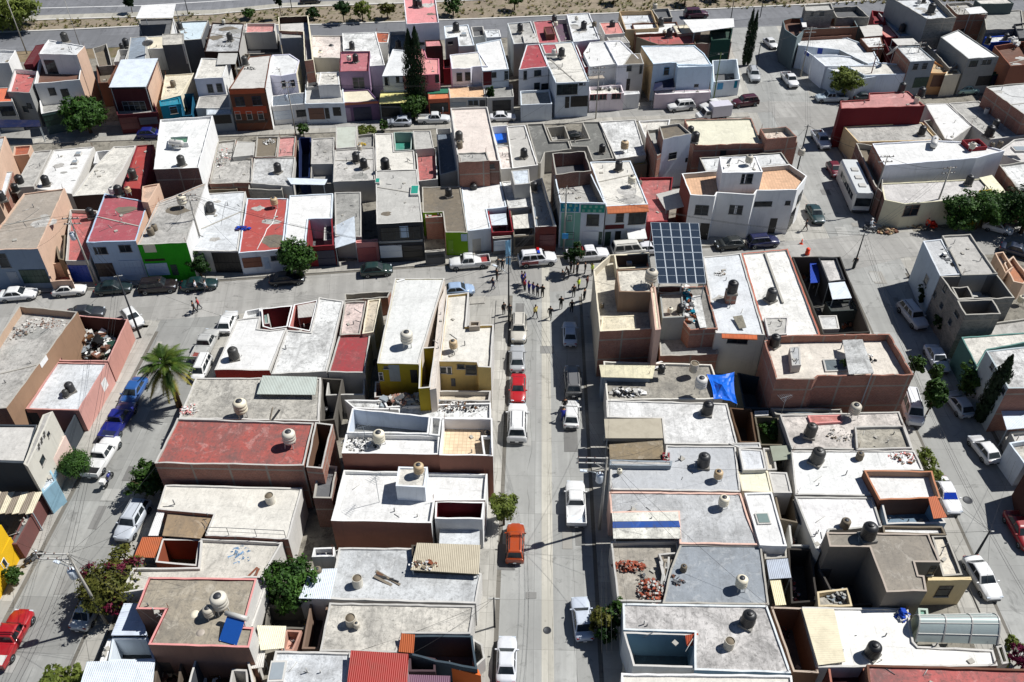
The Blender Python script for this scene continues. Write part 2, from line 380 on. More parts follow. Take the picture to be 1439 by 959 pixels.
def O(h, spec):
    """openings given on the facade: 'w x0,y0,x1,y1 frame; d x0,y0,x1,y1 colour; g ...; p panel; a awning'"""
    for q in spec.split(';'):
        q = q.split()
        if not q: continue
        k = q[0]; x0, y0, x1, y1 = (float(t) for t in q[1].split(',')); c = q[2] if len(q) > 2 else None
        xm, ym = (x0+x1)/2, (y0+y1)/2
        b = wallhit(h, xm, ym)
        if not b: print('MISS', h.short, q); continue
        t, a, e, nx, L, um, zm, zt = b
        def pl(x, y):
            d = ray(x, y); den = d.x*nx.x+d.y*nx.y; t = ((a.x-CAM.x)*nx.x+(a.y-CAM.y)*nx.y)/den; p = CAM+d*t
            return (p.x-a.x)*e.x+(p.y-a.y)*e.y, p.z
        u0 = pl(x0, ym)[0]; u1 = pl(x1, ym)[0]; u0, u1 = max(.05, min(u0, u1)), min(L-.05, max(u0, u1))
        z1 = pl(xm, y0)[1]; zb = pl(xm, y1)[1]; zb = max(zb, .05); z1 = min(z1, zt-.04)
        if k in 'dg' and zb < .7: zb = .03
        if u1-u0 < .15 or z1-zb < .15: print('TINY', h.short, q, round(u0, 2), round(u1, 2), round(zb, 2), round(z1, 2)); continue
        o = Vector((h.root.location.x, h.root.location.y)); ao = a-o
        def P(u, z, n): return (ao.x+e.x*u+nx.x*n, ao.y+e.y*u+nx.y*n, z)
        def slab(mb, u0, u1, z0, z1, n0, n1, m):
            p = [P(u, z, n) for n in (n0, n1) for z in (z0, z1) for u in (u0, u1)]
            mb.face([p[4], p[5], p[7], p[6]], m, [(u0, z0), (u1, z0), (u1, z1), (u0, z1)])
            for qd in ((0, 1, 5, 4), (2, 6, 7, 3), (0, 4, 6, 2), (1, 3, 7, 5)): mb.face([p[i] for i in qd], m)
        if k == 'w':  # dark glass also stands in for shaded openings and balconies
            fm = paint(c or 'dgrey', .5); mb = MB(); f = .06
            slab(mb, u0-f, u1+f, z1, z1+f, 0, .05, fm); slab(mb, u0-f, u0, zb, z1, 0, .05, fm); slab(mb, u1, u1+f, zb, z1, 0, .05, fm)
            slab(mb, u0-f-.05, u1+f+.05, zb-.08, zb, 0, .12, wallmat('conc'))
            nmul = max(1, round((u1-u0)/.8))
            for i in range(1, nmul):
                uu = u0+(u1-u0)*i/nmul; slab(mb, uu-.025, uu+.025, zb, z1, .02, .05, fm)
            if z1-zb > 1.0: slab(mb, u0, u1, zb+(z1-zb)*.68-.02, zb+(z1-zb)*.68+.02, .02, .048, fm)
            fr = mb.build('window', h.root)
            g = MB(); slab(g, u0, u1, zb, z1, .004, .018, glassmat()); g.build('glass', fr)
        elif k == 'd':
            mb = MB(); dm = paint(c or 'dbrown', .5); f = .07
            slab(mb, u0, u1, zb, z1, .004, .035, dm)
            slab(mb, u0+.12, u1-.12, zb+.15, zb+(z1-zb)*.45, .035, .05, dm); slab(mb, u0+.12, u1-.12, zb+(z1-zb)*.55, z1-.15, .035, .05, dm)
            dr = mb.build('door', h.root)
            m2 = MB(); slab(m2, u1-.2, u1-.14, zb+.95, zb+1.1, .05, .1, paint('steel', .3, 1.)); m2.build('handle', dr)
        elif k == 'g':  # dark panels also stand for open recesses, shade put into their colour
            mb = MB(); dm = paint(c or 'charcoal', .5); W = u1-u0
            slab(mb, u0, u1, zb, z1, .004, .03, dm)
            nb = max(2, int(W/.45))
            for i in range(nb+1):
                uu = u0+.02+(W-.04)*i/nb; slab(mb, uu-.02, uu+.02, zb, z1, .03, .06, dm)
            for zq in (zb+.02, (zb+z1)/2, z1-.06): slab(mb, u0, u1, zq, zq+.05, .03, .07, dm)
            mb.build('garage_door_or_shade', h.root)
        elif k == 'p':
            mb = MB(); slab(mb, u0, u1, zb, z1, .0, .02, wallmat(c or 'white')); mb.build('painted_panel', h.root)
        elif k == 'q':
            mb = MB(); slab(mb, u0, u1, zb, z1, .0, .02, wallmat(c or 'teal')); nu = max(2, int((u1-u0)/.62)); nz = max(2, int((z1-zb)/.55))
            for i in range(nu):
                for j in range(nz):
                    uu = u0+(u1-u0)*(i+.5+.25*(j % 2))/(nu+.3); zq = zb+(z1-zb)*(j+.5)/nz; slab(mb, uu-.17, uu+.17, zq-.17, zq+.17, .02, .04, wallmat(q[3] if len(q) > 3 else 'mint'))
            mb.build('lattice_panel', h.root)
        elif k == 'a':
            dep = float(q[3]) if len(q) > 3 else 1.; mb = MB()
            th = max(.1, min(.5, z1-zb)); m = tilemat(c or 'orange') if (len(q) > 4 and q[4] == 't') else wallmat(c or 'white')
            p = [P(u0, z1, 0), P(u1, z1, 0), P(u1, z1-th, dep), P(u0, z1-th, dep)]; p2 = [(x, y, z-.1) for x, y, z in p]
            mb.face([p[0], p[3], p[2], p[1]], m, [(0, 0), (0, dep), (u1-u0, dep), (u1-u0, 0)]); mb.face([p2[0], p2[1], p2[2], p2[3]], m); mb.face([p[3], p2[3], p2[2], p[2]], m); mb.face([p[0], p2[0], p2[3], p[3]], m); mb.face([p[1], p[2], p2[2], p2[1]], m)
            mb.build('awning', h.root)
def canopy(h, poly, z, mat='steel', zs=None, posts=True, th=.07, sheet=True, name='canopy', axis=0):
    """a roof sheet on posts; z may be one height or one per corner"""
    p = pts(poly); zs = zs or [z]*len(p)
    CNT[0] += 1; jit = (CNT[0] % 19)*.0037
    W = [at(x, y, q+jit) for (x, y), q in zip(p, zs)]; cen = sum(W, Vector())/len(W); hroot(h, cen)
    o = Vector((h.root.location.x, h.root.location.y, 0)); Q = [w-o for w in W]
    ar = sum(Q[i-1].x*Q[i].y-Q[i].x*Q[i-1].y for i in range(len(Q)))
    if ar < 0: Q.reverse()
    m = (sheetmat(mat, axis=axis) if sheet else roofmat(mat)); mb = MB()
    mb.face(Q, m); mb.face([q-Vector((0, 0, th)) for q in reversed(Q)], m)
    for i in range(len(Q)):
        a, b = Q[i], Q[(i+1) % len(Q)]; dz = Vector((0, 0, th)); mb.face([a-dz, b-dz, b, a], m)
    c = mb.build(name, h.root)
    if posts:
        cc = sum(Q, Vector())/len(Q)
        for q in Q:
            pq = q+(cc-q)*.06; pm = MB(); pm.bar((pq.x, pq.y, 0), (pq.x, pq.y, q.z-th-.002), .09, .09, paint('steel', .5)); pm.build('post', h.root)
    return c
# ---------------------------------------------------------------- roof-top things
TANKP = {}
def tank_proto(kind):
    """b: black ribbed plastic tank, w: white/cream tank on legs, c: open concrete-grey drum, g: horizontal gas cylinder, s: small grey round"""
    if kind in TANKP: return TANKP[kind], False
    r = empty('water_tank' if kind != 'g' else 'gas_cylinder', (0, 0, 0))
    if kind in 'bB':
        m = paint('black', .35); mb = MB(); prof = [(.02, .0), (.52, 0), (.55, .04)]
        for i in range(5): prof += [(.55, .1+i*.19), (.525, .15+i*.19), (.525, .2+i*.19), (.55, .25+i*.19)]
        prof += [(.53, 1.1), (.42, 1.24), (.25, 1.32), (.02, 1.33)]
        mb.lathe(prof, m, 18); mb.build('body', r)
        l = MB(); l.lathe([(.01, 1.31), (.22, 1.31), (.23, 1.38), (.2, 1.41), (.01, 1.42)], m, 14); l.build('lid', r)
        b = MB(); b.box((0, 0, -.12), (1.1, 1.1, .24), wallmat('block')); b.build('plinth', r)
        p = MB(); p.tube([(.54, 0, .12), (.75, .05, .12), (.78, .3, -.2)], .03, paint('lgrey', .5), 6); p.build('pipe', r)
    elif kind in 'wt':
        m = paint('cream' if kind == 'w' else 'sand', .5); mb = MB()
        mb.lathe([(.02, .7), (.5, .7), (.53, .76), (.53, 1.0), (.5, 1.03), (.53, 1.06), (.53, 1.35), (.5, 1.38), (.53, 1.41), (.53, 1.62), (.42, 1.78), (.26, 1.84), (.02, 1.85)], m, 18); mb.build('body', r)
        l = MB(); l.lathe([(.01, 1.84), (.24, 1.84), (.24, 1.9), (.01, 1.93)], paint('charcoal', .5), 14); l.build('lid', r)
        s = MB()
        for a in range(4):
            x, y = math.cos(a*PI/2+.78)*.42, math.sin(a*PI/2+.78)*.42
            s.bar((x*1.15, y*1.15, 0), (x, y, .7), .05, .05, paint('lgrey', .5))
        s.lathe([(.45, .62), (.47, .62), (.47, .69), (.45, .69)], paint('lgrey', .5), 12); s.build('stand', r)
    elif kind == 'c':
        m = wallmat('offwhite', .6); mb = MB()
        mb.lathe([(.02, 0), (.48, 0), (.5, .5), (.48, .52), (.5, .55), (.47, 1.15), (.43, 1.15), (.43, .95), (.02, .95)], m, 18, sm=False); mb.build('body', r)
        l = MB(); l.lathe([(.01, 1.0), (.42, 1.0), (.42, 1.05), (.01, 1.06)], wallmat('mud'), 14); l.build('lid', r)
    elif kind == 'd':   # brown drum
        m = wallmat('mud', .5); mb = MB()
        mb.lathe([(.02, 0), (.42, 0), (.45, .06), (.45, .9), (.38, 1.02), (.02, 1.06)], m, 16); mb.build('body', r)
        l = MB(); l.lathe([(.01, 1.04), (.2, 1.04), (.2, 1.1), (.01, 1.11)], paint('charcoal', .5), 12); l.build('lid', r)
    elif kind == 'g':
        m = paint('offwhite', .4); mb = MB(); n = 14
        rings = []
        for x, q in ((-1.1, .02), (-1.08, .2), (-.98, .36), (-.85, .4), (.85, .4), (.98, .36), (1.08, .2), (1.1, .02)):
            rings.append([(x, q*math.cos(2*PI*k/n), .62+q*math.sin(2*PI*k/n)) for k in range(n)])
        mb.rings(rings, m); mb.build('body', r)
        s = MB(); s.box((-.6, 0, .14), (.12, .6, .28), wallmat('block')); s.box((.6, 0, .14), (.12, .6, .28), wallmat('block')); s.build('stand', r)
        v = MB(); v.lathe([(.01, 1.0), (.1, 1.0), (.1, 1.14), (.01, 1.15)], paint('steel', .4, 1.), 10); v.build('valve', r)
    TANKP[kind] = r; return r, True
KN = dict(b='black ribbed water tank', B='big black water tank', w='pale water tank on a stand', t='tan water tank on a stand', c='open-topped pale concrete water drum', d='brown plastic water drum', g='white horizontal gas cylinder')
TCOUNT = {}
def T(h, s, z=None):
    """'kind x,y [scale] [| extra words]' - base point pixel on the roof of the last block (or height z)"""
    for q in s.split(';'):
        q = q.strip()
        if not q: continue
        ex = ''
        if '|' in q: q, ex = (t.strip() for t in q.split('|'))
        q = q.split(); k = q[0]; x, y = (float(t) for t in q[1].split(',')); s_ = float(q[2]) if len(q) > 2 else 1.
        zr = h.zr if z is None else z
        p = at(x, y, zr+.003); r, new = tank_proto(k)
        rz = random.uniform(0, 6.28) if k != 'g' else random.uniform(-.2, .2)+(1.2 if 'end' in ex else 0)
        if not new: r = dup(r, p, rz)
        dz = .24*s_ if k in 'bB' else 0
        rt = random.Random(int(x*7+y)); s_ *= rt.uniform(.9, 1.08); til = .05 if k != 'g' else 0
        if k in 'bB':
            tm_ = paint(rt.choice(('black', '232324', '303031', '3a3936')), .45)
            for c_ in r.children:
                if c_.name.startswith(('body', 'lid')): c_.material_slots[0].link = 'OBJECT'; c_.material_slots[0].material = tm_
        elif k in 'wc':
            tm_ = paint(rt.choice(('cream', 'offwhite', 'c8c2b4', 'b8b0a0')), .55)
            for c_ in r.children:
                if c_.name.startswith('body'): c_.material_slots[0].link = 'OBJECT'; c_.material_slots[0].material = tm_
        r.location = p+Vector((0, 0, dz)); r.rotation_euler = (rt.uniform(-til, til), rt.uniform(-til, til), rz); r.scale = (s_*.97,)*2+(s_*(.97 if k in 'bBdcg' else .86),)
        lab = KN[k]+' on '+h.short if not ex else KN[k]+' '+ex+' on '+h.short
        tag(r, lab, 'gas cylinder' if k == 'g' else 'water tank', 'gas cylinders on the roofs' if k == 'g' else 'water tanks on the flat roofs')
def dish(h, x, y, label, z=None, rz=2.5, s=1.):
    zr = h.zr if z is None else z; p = at(x, y, zr)
    r = empty('satellite_dish', p, rz); tag(r, label, 'satellite dish', 'satellite dishes on roofs')
    m = paint('lgrey', .4); mb = MB(); n = 18; rings = []
    M = Matrix.Rotation(R(55), 3, 'Y')
    for i in range(6):
        q = .45*s*i/5+.005; rings.append([Vector((0, 0, .9*s))+M @ Vector((q*math.cos(2*PI*k/n), q*math.sin(2*PI*k/n), q*q*.7/s)) for k in range(n)])
    mb.rings(rings, m, True); mb.build('reflector', r)
    a = MB(); a.bar((0, 0, .9*s), Vector((0, 0, .9*s))+M @ Vector((0, 0, .5*s)), .03, .03, m); a.build('feed_arm', r)
    b = MB(); b.tube([(0, 0, 0), (0, 0, .9*s)], .03, paint('steel', .4), 6); b.build('mast', r)
def antenna(x, y, z, hgt, label, rz=.4):
    p = at(x, y, z); r = empty('antenna', p, rz); tag(r, label, 'antenna', 'television aerials on the roofs'); m = paint('steel', .4, .6)
    a = MB(); a.tube([(0, 0, 0), (0, 0, hgt)], .025, m, 6); a.build('mast', r)
    b = MB(); b.bar((-.7, 0, hgt), (.7, 0, hgt), .03, .03, m)
    for i in range(7): L = .55-.05*i; b.bar((-.65+.2*i, -L, hgt), (-.65+.2*i, L, hgt), .018, .018, m)
    b.build('boom', r)
def heap(x, y, z, rx, ry, hgt, mats, label, n=60, cat='rubble', name='rubble_heap', s=(.07, .3), flat=.5, seed=1, rz=0.):
    """a heap of broken pieces, read as one mass"""
    rn = random.Random(seed); p = at(x, y, z); mb = MB(); ms = [wallmat(m) for m in mats]
    for i in range(int(n*1.7)):
        a = rn.uniform(0, 2*PI); q = rn.random()**.6; px, py = math.cos(a)*q*rx, math.sin(a)*q*ry
        L = s[0]+(s[1]-s[0])*rn.random()**1.8; zc = hgt*(1-q*q)*rn.random()+L*flat*.3
        mb.box((px, py, zc), (L, L*rn.uniform(.4, .9), L*flat*rn.uniform(.4, 1)), rn.choice(ms), rn.uniform(0, 6), rn.uniform(-.4, .4), rn.uniform(-.4, .4))
    o = mb.build(name, None, p); o.rotation_euler = (0, 0, rz); tag(o, label, cat); return o
def planks(x, y, z, n, L, w, mats, label, rz=0., seed=1, name='plank_pile', cat='planks', tilt=.1):
    rn = random.Random(seed); p = at(x, y, z); mb = MB(); ms = [paint(m, .7) for m in mats]
    for i in range(n):
        mb.box((rn.uniform(-.3, .3), (rn.random()-.5)*w, .04+.05*(i//3)+rn.random()*.05), (L*rn.uniform(.6, 1), rn.uniform(.08, .25), .05), rn.choice(ms), rn.uniform(-.25, .25), 0, rn.uniform(-tilt, tilt))
    o = mb.build(name, None, p); o.rotation_euler = (0, 0, rz); tag(o, label, cat); return o
def skylight(h, x, y, w, d, name='skylight', mat=None, rz=0.06, hh=.35):
    p = at(x, y, h.zr)-h.root.location; p.z = h.zr
    mb = MB(); mb.box((p.x, p.y, p.z+hh/2+.002), (w, d, hh), wallmat('offwhite'), rz)
    o = mb.build(name, h.root)
    g = MB(); g.box((p.x, p.y, p.z+hh+.02), (w*.8, d*.8, .04), mat or paint('steel', .3), rz); g.build('cover', o)
def pipes(h, seed, n=2):
    """thin roof pipes, vent stacks and reinforcement stubs of a house: parts of its roof"""
    rn = random.Random(seed)
    P, z, z0, zr, I = h.vols[-1] if len(h.vols) == 1 else rn.choice(h.vols)
    if len(I) < 3: return
    o = h.root.location
    tri = lambda: (lambda a, b: I[0]*(1-a)*(1-b)+I[1]*a*(1-b)+I[2 % len(I)]*a*b+I[-1]*(1-a)*b)(rn.uniform(.12, .88), rn.uniform(.12, .88))
    lg = paint('lgrey', .5); dk = paint('dgrey', .5)
    for i in range(n):
        a = tri(); b = a+Vector((rn.uniform(-2, 2), rn.uniform(-2, 2))); m = rn.choice((lg, dk)); mb = MB()
        mb.tube([(a.x-o.x, a.y-o.y, zr+.04), ((a.x+b.x)/2-o.x, (a.y+b.y)/2-o.y+.1, zr+.04)], .03, m, 5); mb.build('roof_pipe', h.root)
        c = tri(); mb = MB(); mb.tube([(c.x-o.x, c.y-o.y, zr), (c.x-o.x, c.y-o.y, zr+rn.uniform(.3, .7))], .05, m, 6); mb.build('vent_pipe', h.root)
        if rn.random() < .5: c = tri(); mb = MB(); mb.box((c.x-o.x, c.y-o.y, zr+.06), (rn.uniform(.2, .5), rn.uniform(.2, .5), .12), wallmat('conc'), rn.random()); mb.build('roof_block', h.root)
    Ar = abs(sum(I[i-1].x*I[i].y-I[i].x*I[i-1].y for i in range(len(I))))/2
    if Ar > 45 and len(I) <= 5:
        for i in range(rn.randint(1, 3)):
            pm = MB(); c = tri()-o.xy; k = rn.randint(9, 14); rr = rn.uniform(.35, 1.3); m = roofmat(rn.choice(('pale', 'grey', 'offwhite', 'lgrey', 'mud')), .8)
            pm.face([(c.x+rr*rn.uniform(.6, 1.25)*math.cos(2*PI*j/k)*1.4, c.y+rr*rn.uniform(.6, 1.25)*math.sin(2*PI*j/k), zr+.006+.003*i) for j in range(k)], m); pm.build('roof_patch', h.root)
        if rn.random() < .6:
            a = I[0].lerp(I[-1], rn.uniform(.3, .7))-o.xy; b = I[1].lerp(I[2], rn.uniform(.3, .7))-o.xy; rg = MB(); rg.bar((a.x, a.y, zr+.03), (b.x, b.y, zr+.03), .16, .1, wallmat('conc')); rg.build('roof_ridge', h.root)
        cb = MB(); a = tri()-o.xy; b = tri()-o.xy; k = a.lerp(b, .5)+Vector((rn.uniform(-1, 1), rn.uniform(-1, 1))); cb.tube([(a.x, a.y, zr+.03), (a.lerp(k, .6).x, a.lerp(k, .6).y, zr+.03), (k.x, k.y, zr+.03), (b.lerp(k, .5).x, b.lerp(k, .5).y, zr+.03), (b.x, b.y, zr+.03)], .02, paint('dgrey', .6), 5)
        if rn.random() < .4: cb.build('roof_cable', h.root)
    rb = MB(); rr = paint('rust', .8)
    for q in rn.sample(list(I), min(2, len(I))):
        for k in range(3):
            a = (q.x-o.x+rn.uniform(-.08, .08), q.y-o.y+rn.uniform(-.08, .08))
            rb.bar((a[0], a[1], z-.05), (a[0]+rn.uniform(-.1, .1), a[1]+rn.uniform(-.1, .1), z+rn.uniform(.4, .9)), .018, .018, rr)
    if rn.random() < .5: rb.build('rebar_stub', h.root)

# ---------------------------------------------------------------- vehicles
def carpaint(n):
    key = ('car', n)
    if key in MATS: return MATS[key]
    m, nt, b = newmat('car_'+n); c = pc(n)
    f = noi(nt, pos(nt), 2.5, 4, .7); c = sc(c, .86)
    nt.links.new(mixc(nt, ramp(nt, f, .45, .75, 0, .3), c, lerp(sc(c, .7), (.2, .18, .15), .3)), b.inputs['Base Color'])
    b.inputs['Roughness'].default_value = .38; b.inputs['Coat Weight'].default_value = .6; b.inputs['Coat Roughness'].default_value = .06
    b.inputs['Metallic'].default_value = .0
    MATS[key] = m; return m
def sect(x, w, z0, z1, z2, k=.88):
    """cross-section of a car body at x: sill z0, waist z1, shoulder z2"""
    h = [(w*.86, z0), (w*.97, z0+.08), (w, z1), (w*.985, z2-.1), (w*k, z2-.005), (w*.45, z2+.025)]
    return [(x, -a, z) for a, z in h]+[(x, a, z) for a, z in reversed(h)]
CARS = {}
SPEC = dict(  # L, W, belt z, roof z, x of (front, hood end/windscreen base, roof front, roof rear, rear glass base, rear), hood z, trunk z
 sedan=(4.45, 1.74, .93, 1.45, (2.2, .95, .25, -1.0, -1.62, -2.2), .9, .95),
 hatch=(3.85, 1.68, .95, 1.48, (1.92, .9, .2, -1.2, -1.78, -1.92), .92, .95),
 suv=(4.6, 1.85, 1.08, 1.74, (2.3, 1.05, .55, -1.85, -2.2, -2.3), 1.05, 1.08),
 pickup=(5.25, 1.86, 1.05, 1.72, (2.62, 1.25, .75, -.45, -.62, -2.62), 1.05, 1.05),
 beetle=(4.07, 1.55, .95, 1.48, (2.0, .65, .25, -.75, -1.55, -2.0), .9, .88),
 van=(4.7, 1.85, 1.1, 1.95, (2.35, 1.65, 1.05, -2.1, -2.28, -2.35), 1.15, 1.1))
def wheel(par, x, y, r, w):
    t = MB(); n = 16; prof = [(r*.62, -w/2), (r*.95, -w/2), (r, -w/4), (r, w/4), (r*.95, w/2), (r*.62, w/2)]
    t.rings([[(x+q*math.cos(2*PI*k/n), y+d, r+q*math.sin(2*PI*k/n)) for k in range(n)] for q, d in prof], paint('black', .7), True)
    o = t.build('wheel', par)
    s = 1 if y > 0 else -1; b = MB(); b.rings([[(x+q*math.cos(2*PI*k/n), y+s*d, r+q*math.sin(2*PI*k/n)) for k in range(n)] for q, d in ((r*.6, w/2-.01), (r*.55, w/2+.012), (r*.2, w/2-.01), (.02, w/2-.005))], paint('steel', .35, .8), True); b.build('rim', o)
def make_car(kind):
    L, W, bz, rz, (xf, xw, xrf, xrr, xrg, xr), hz, tz = SPEC[kind]; w = W/2
    root = empty('parked_car' if kind != 'pickup' else 'pickup_truck', (0, 0, 0)); m = carpaint('white'); z0 = .24
    mb = MB(); st = [(xf, w*.58, z0+.14, .5, hz-.28), (xf-.08, w*.76, z0+.04, .52, hz-.2), (xf-.28, w*.9, z0, .53, hz-.12), (xf-.6, w*.98, z0, .55, hz-.06), ((xf+xw)/2-.1, w, z0, .58, hz-.02), (xw, w, z0, .6, bz)]
    st += [(0., w, z0, .6, bz+.01), (xrg if kind != 'pickup' else -.7, w, z0, .6, bz if kind != 'beetle' else bz-.02)]
    if kind == 'pickup': st += [(-1.6, w, z0+.04, .6, tz-.42), (xr+.1, w*.98, z0+.1, .62, tz-.42), (xr, w*.95, z0+.2, .62, tz-.45)]
    else: st += [(xr+.28 if xr+.28 < xrg-.05 else xrg-.05, w*.97, z0, .6, tz-.01), (xr+.1, w*.88, z0+.04, .58, tz-.09), (xr, w*.68, z0+.14, .55, tz-.25)]
    st = sorted(st, key=lambda q: -q[0])
    mb.rings([sect(*q) for q in st], m); body = fixnormals(mb.build('body', root))
    # greenhouse: painted roof and pillars, glass panes set 8 mm proud
    g = MB(); a, b2 = w*.9, w*.73
    def ring(z, x0, x1, hw): return [(x0, -hw, z), (x0, hw, z), (x1, hw, z), (x1, -hw, z)]
    lo = ring(bz-.03, xw-.02, xrg+.02, a); hi = ring(rz-.05, xrf, xrr, b2); top = ring(rz, xrf-.16, xrr+.14, b2*.82)
    g.rings([lo, hi, top], m, True, False); cab = g.build('cabin', root); bevel(cab, .1, 3, .25)
    gm = glassmat(); P = [Vector(p) for p in lo+hi]; cen = sum(P, Vector())/8
    for nm, q, n in (('windscreen', (0, 1, 5, 4), 0), ('side_window', (1, 2, 6, 5), 1), ('rear_window', (2, 3, 7, 6), 0), ('side_window', (3, 0, 4, 7), 1)):
        c = [P[i] for i in q]; nn = (c[1]-c[0]).cross(c[3]-c[0]).normalized(); mid = sum(c, Vector())/4
        if nn.dot(mid-cen) < 0: nn = -nn
        def pt(u, v): return (c[0]*(1-u)+c[1]*u)*(1-v)+(c[3]*(1-u)+c[2]*u)*v
        gb = MB()
        for (ua, ub) in (((.06, .94),) if not n else (((.07, .5), (.54, .93)) if kind not in ('suv', 'van') else ((.05, .36), (.39, .66), (.69, .95)))):
            v0, v1 = .14, .9
            qd = [pt(ua, v0), pt(ub, v0), pt(ub-.02, v1), pt(ua+.02, v1)]
            gb.face([p+nn*.014 for p in qd], gm); 
            for i in range(4): gb.face([qd[i], qd[(i+1) % 4], qd[(i+1) % 4]+nn*.014, qd[i]+nn*.014], gm)
        gb.build(nm, root)
    r = .31 if kind in ('sedan', 'hatch', 'beetle') else .37
    for x in (xf-.78, xr+.82 if kind != 'pickup' else xr+1.05):
        for s in (-1, 1): wheel(root, x, s*(w-.085), r, .2)
    for s in (-1, 1):
        hb = MB(); hb.box((xf-.16, s*w*.66, hz-.22), (.14, .34, .15), paint('bwhite', .15, .2)); bevel(hb.build('headlight', root), .02)
        tb = MB(); tb.box((xr+.09, s*w*.7, tz-.2), (.1, .26, .2), paint('8a1414', .2)); bevel(tb.build('tail_light', root), .02)
        mm = MB(); mm.box((xw-.25, s*(w+.07), bz+.05), (.12, .2, .13), m); bevel(mm.build('mirror', root), .02)
    bb = MB(); bb.box((xf-.04, 0, .42), (.16, W*.62, .2), paint('charcoal', .5)); bevel(bb.build('bumper', root), .04); bb = MB(); bb.box((xr+.04, 0, .44), (.14, W*.68, .2), paint('charcoal', .5)); bevel(bb.build('bumper', root), .04)
    pl = MB(); pl.box((xr-.075, 0, .55 if kind != 'hatch' else .62), (.015, .32, .15), paint('white', .4)); pl.build('number_plate', root)
    if kind in ('suv', 'van'):
        rr = MB()
        for s in (-1, 1): rr.bar((xrf-.2, s*b2*.75, rz+.05), (xrr+.25, s*b2*.75, rz+.05), .04, .04, paint('charcoal', .4))
        rr.build('roof_rail', root)
    if kind == 'pickup':
        bd = MB(); dk = paint('charcoal', .7); h2 = .44; zb = tz-.42; xm = -.68
        bd.box(((xm+xr)/2, w-.06, zb+h2/2), (xm-xr, .1, h2), m); bd.box(((xm+xr)/2, -w+.06, zb+h2/2), (xm-xr, .1, h2), m)
        bd.box((xr+.05, 0, zb+h2/2), (.08, W-.22, h2), m); bd.box((xm-.04, 0, zb+h2/2), (.08, W-.22, h2), m); bevel(bd.build('bed_side', root), .02)
        bf = MB(); bf.box(((xm+xr)/2, 0, zb+.05), (xm-xr-.2, W-.26, .04), dk); bf.build('bed_floor', root)
    return root
def car(kind, x, y, ang, colour, label, cat=None, z=.7, s=1., bed=None, group='cars parked along the streets'):
    p = at(x, y, z); p.z = .02
    if kind not in CARS:
        CARS[kind] = make_car(kind); r = CARS[kind]; CARS[kind+'_used'] = True
    else: r = dup(CARS[kind], p, 0)
    r.location = p; r.rotation_euler = (0, 0, R(ang)); r.scale = (s, s, s)
    tag(r, label, cat or ('pickup' if kind == 'pickup' else 'van' if kind == 'van' else 'car'), group)
    cm = carpaint(colour)
    for c in r.children:
        for sl in c.material_slots:
            if sl.material and sl.material.name.startswith('car_'): sl.link = 'OBJECT'; sl.material = cm
        if bed and c.name.startswith('bed_floor') and c.material_slots: c.material_slots[0].link = 'OBJECT'; c.material_slots[0].material = paint(bed, .6)
    return r
def box_vehicle(name, x, y, ang, L, W, H, col, label, cat, cabL=1.6, bus=False, boxcol=None):
    p = at(x, y, 1.5); p.z = .02; root = empty(name, p, R(ang)); tag(root, label, cat); m = carpaint(col); bm_ = carpaint(boxcol or col); gm = glassmat()
    if bus:
        b = MB(); b.rings([[(xx, -w, .35), (xx, w, .35), (xx, w*1.0, H-.25), (xx, w*.85, H), (xx, -w*.85, H), (xx, -w, H-.25)] for xx, w in ((L/2, W/2*.9), (L/2-.25, W/2), (-L/2+.15, W/2), (-L/2, W/2*.93))], m, True, False); fixnormals(b.build('body', root))
        g = MB(); g.box((L/2-.0, 0, 1.95), (.12, W*.84, 1.25), gm); g.build('windscreen', root)
        for s in (-1, 1):
            for i in range(6): g = MB(); g.box((L/2-1.5-i*1.15, s*W/2, 2.05), (1.0, .03, .9), gm); g.build('side_window', root)
            hl = MB(); hl.box((L/2+.0, s*W*.36, .8), (.1, .35, .22), paint('bwhite', .2)); hl.build('headlight', root)
        t = MB()
        for i in range(3): t.box((L/2-2-i*2.2, 0, H+.07), (.9, .9, .14), paint('lgrey', .5))
        t.build('roof_hatch', root)
        bp = MB(); bp.box((L/2+.05, 0, .5), (.16, W*.95, .28), paint('charcoal', .5)); bp.build('bumper', root)
    else:
        c = MB(); c.rings([[(L/2, -W*.42, .4), (L/2, W*.42, .4), (L/2-.05, W*.42, 1.0), (L/2-.05, -W*.42, 1.0)][:4], [(L/2-.8, -W*.44, .4), (L/2-.8, W*.44, .4), (L/2-.8, W*.44, 1.15), (L/2-.8, -W*.44, 1.15)], [(L/2-1.2, -W*.44, .4), (L/2-1.2, W*.44, .4), (L/2-1.2, W*.4, 1.95), (L/2-1.2, -W*.4, 1.95)], [(L/2-cabL-.4, -W*.44, .4), (L/2-cabL-.4, W*.44, .4), (L/2-cabL-.4, W*.4, 1.95), (L/2-cabL-.4, -W*.4, 1.95)]], m, True, False); fixnormals(c.build('cab', root))
        g = MB(); g.bar((L/2-.83, 0, 1.2), (L/2-1.19, 0, 1.9), W*.74, .05, gm); g.build('windscreen', root)
        for s in (-1, 1): g = MB(); g.box((L/2-1.6, s*W*.425, 1.5), (.7, .05, .5), gm); g.build('side_window', root)
        bx = MB(); bl = L-cabL-.6; bx.box((-L/2+bl/2, 0, .75+(H-.75)/2), (bl, W, H-.75), bm_); bevel(bx.build('cargo_box', root), .04)
        ch = MB(); ch.box((-.2, 0, .5), (L-.6, W*.5, .2), paint('charcoal', .7)); ch.build('chassis', root)
    for xx in (L/2-1.1 if not bus else L/2-2., -L/2+1.3):
        for s in (-1, 1): wheel(root, xx, s*(W/2-.16), .42, .26)
    return root
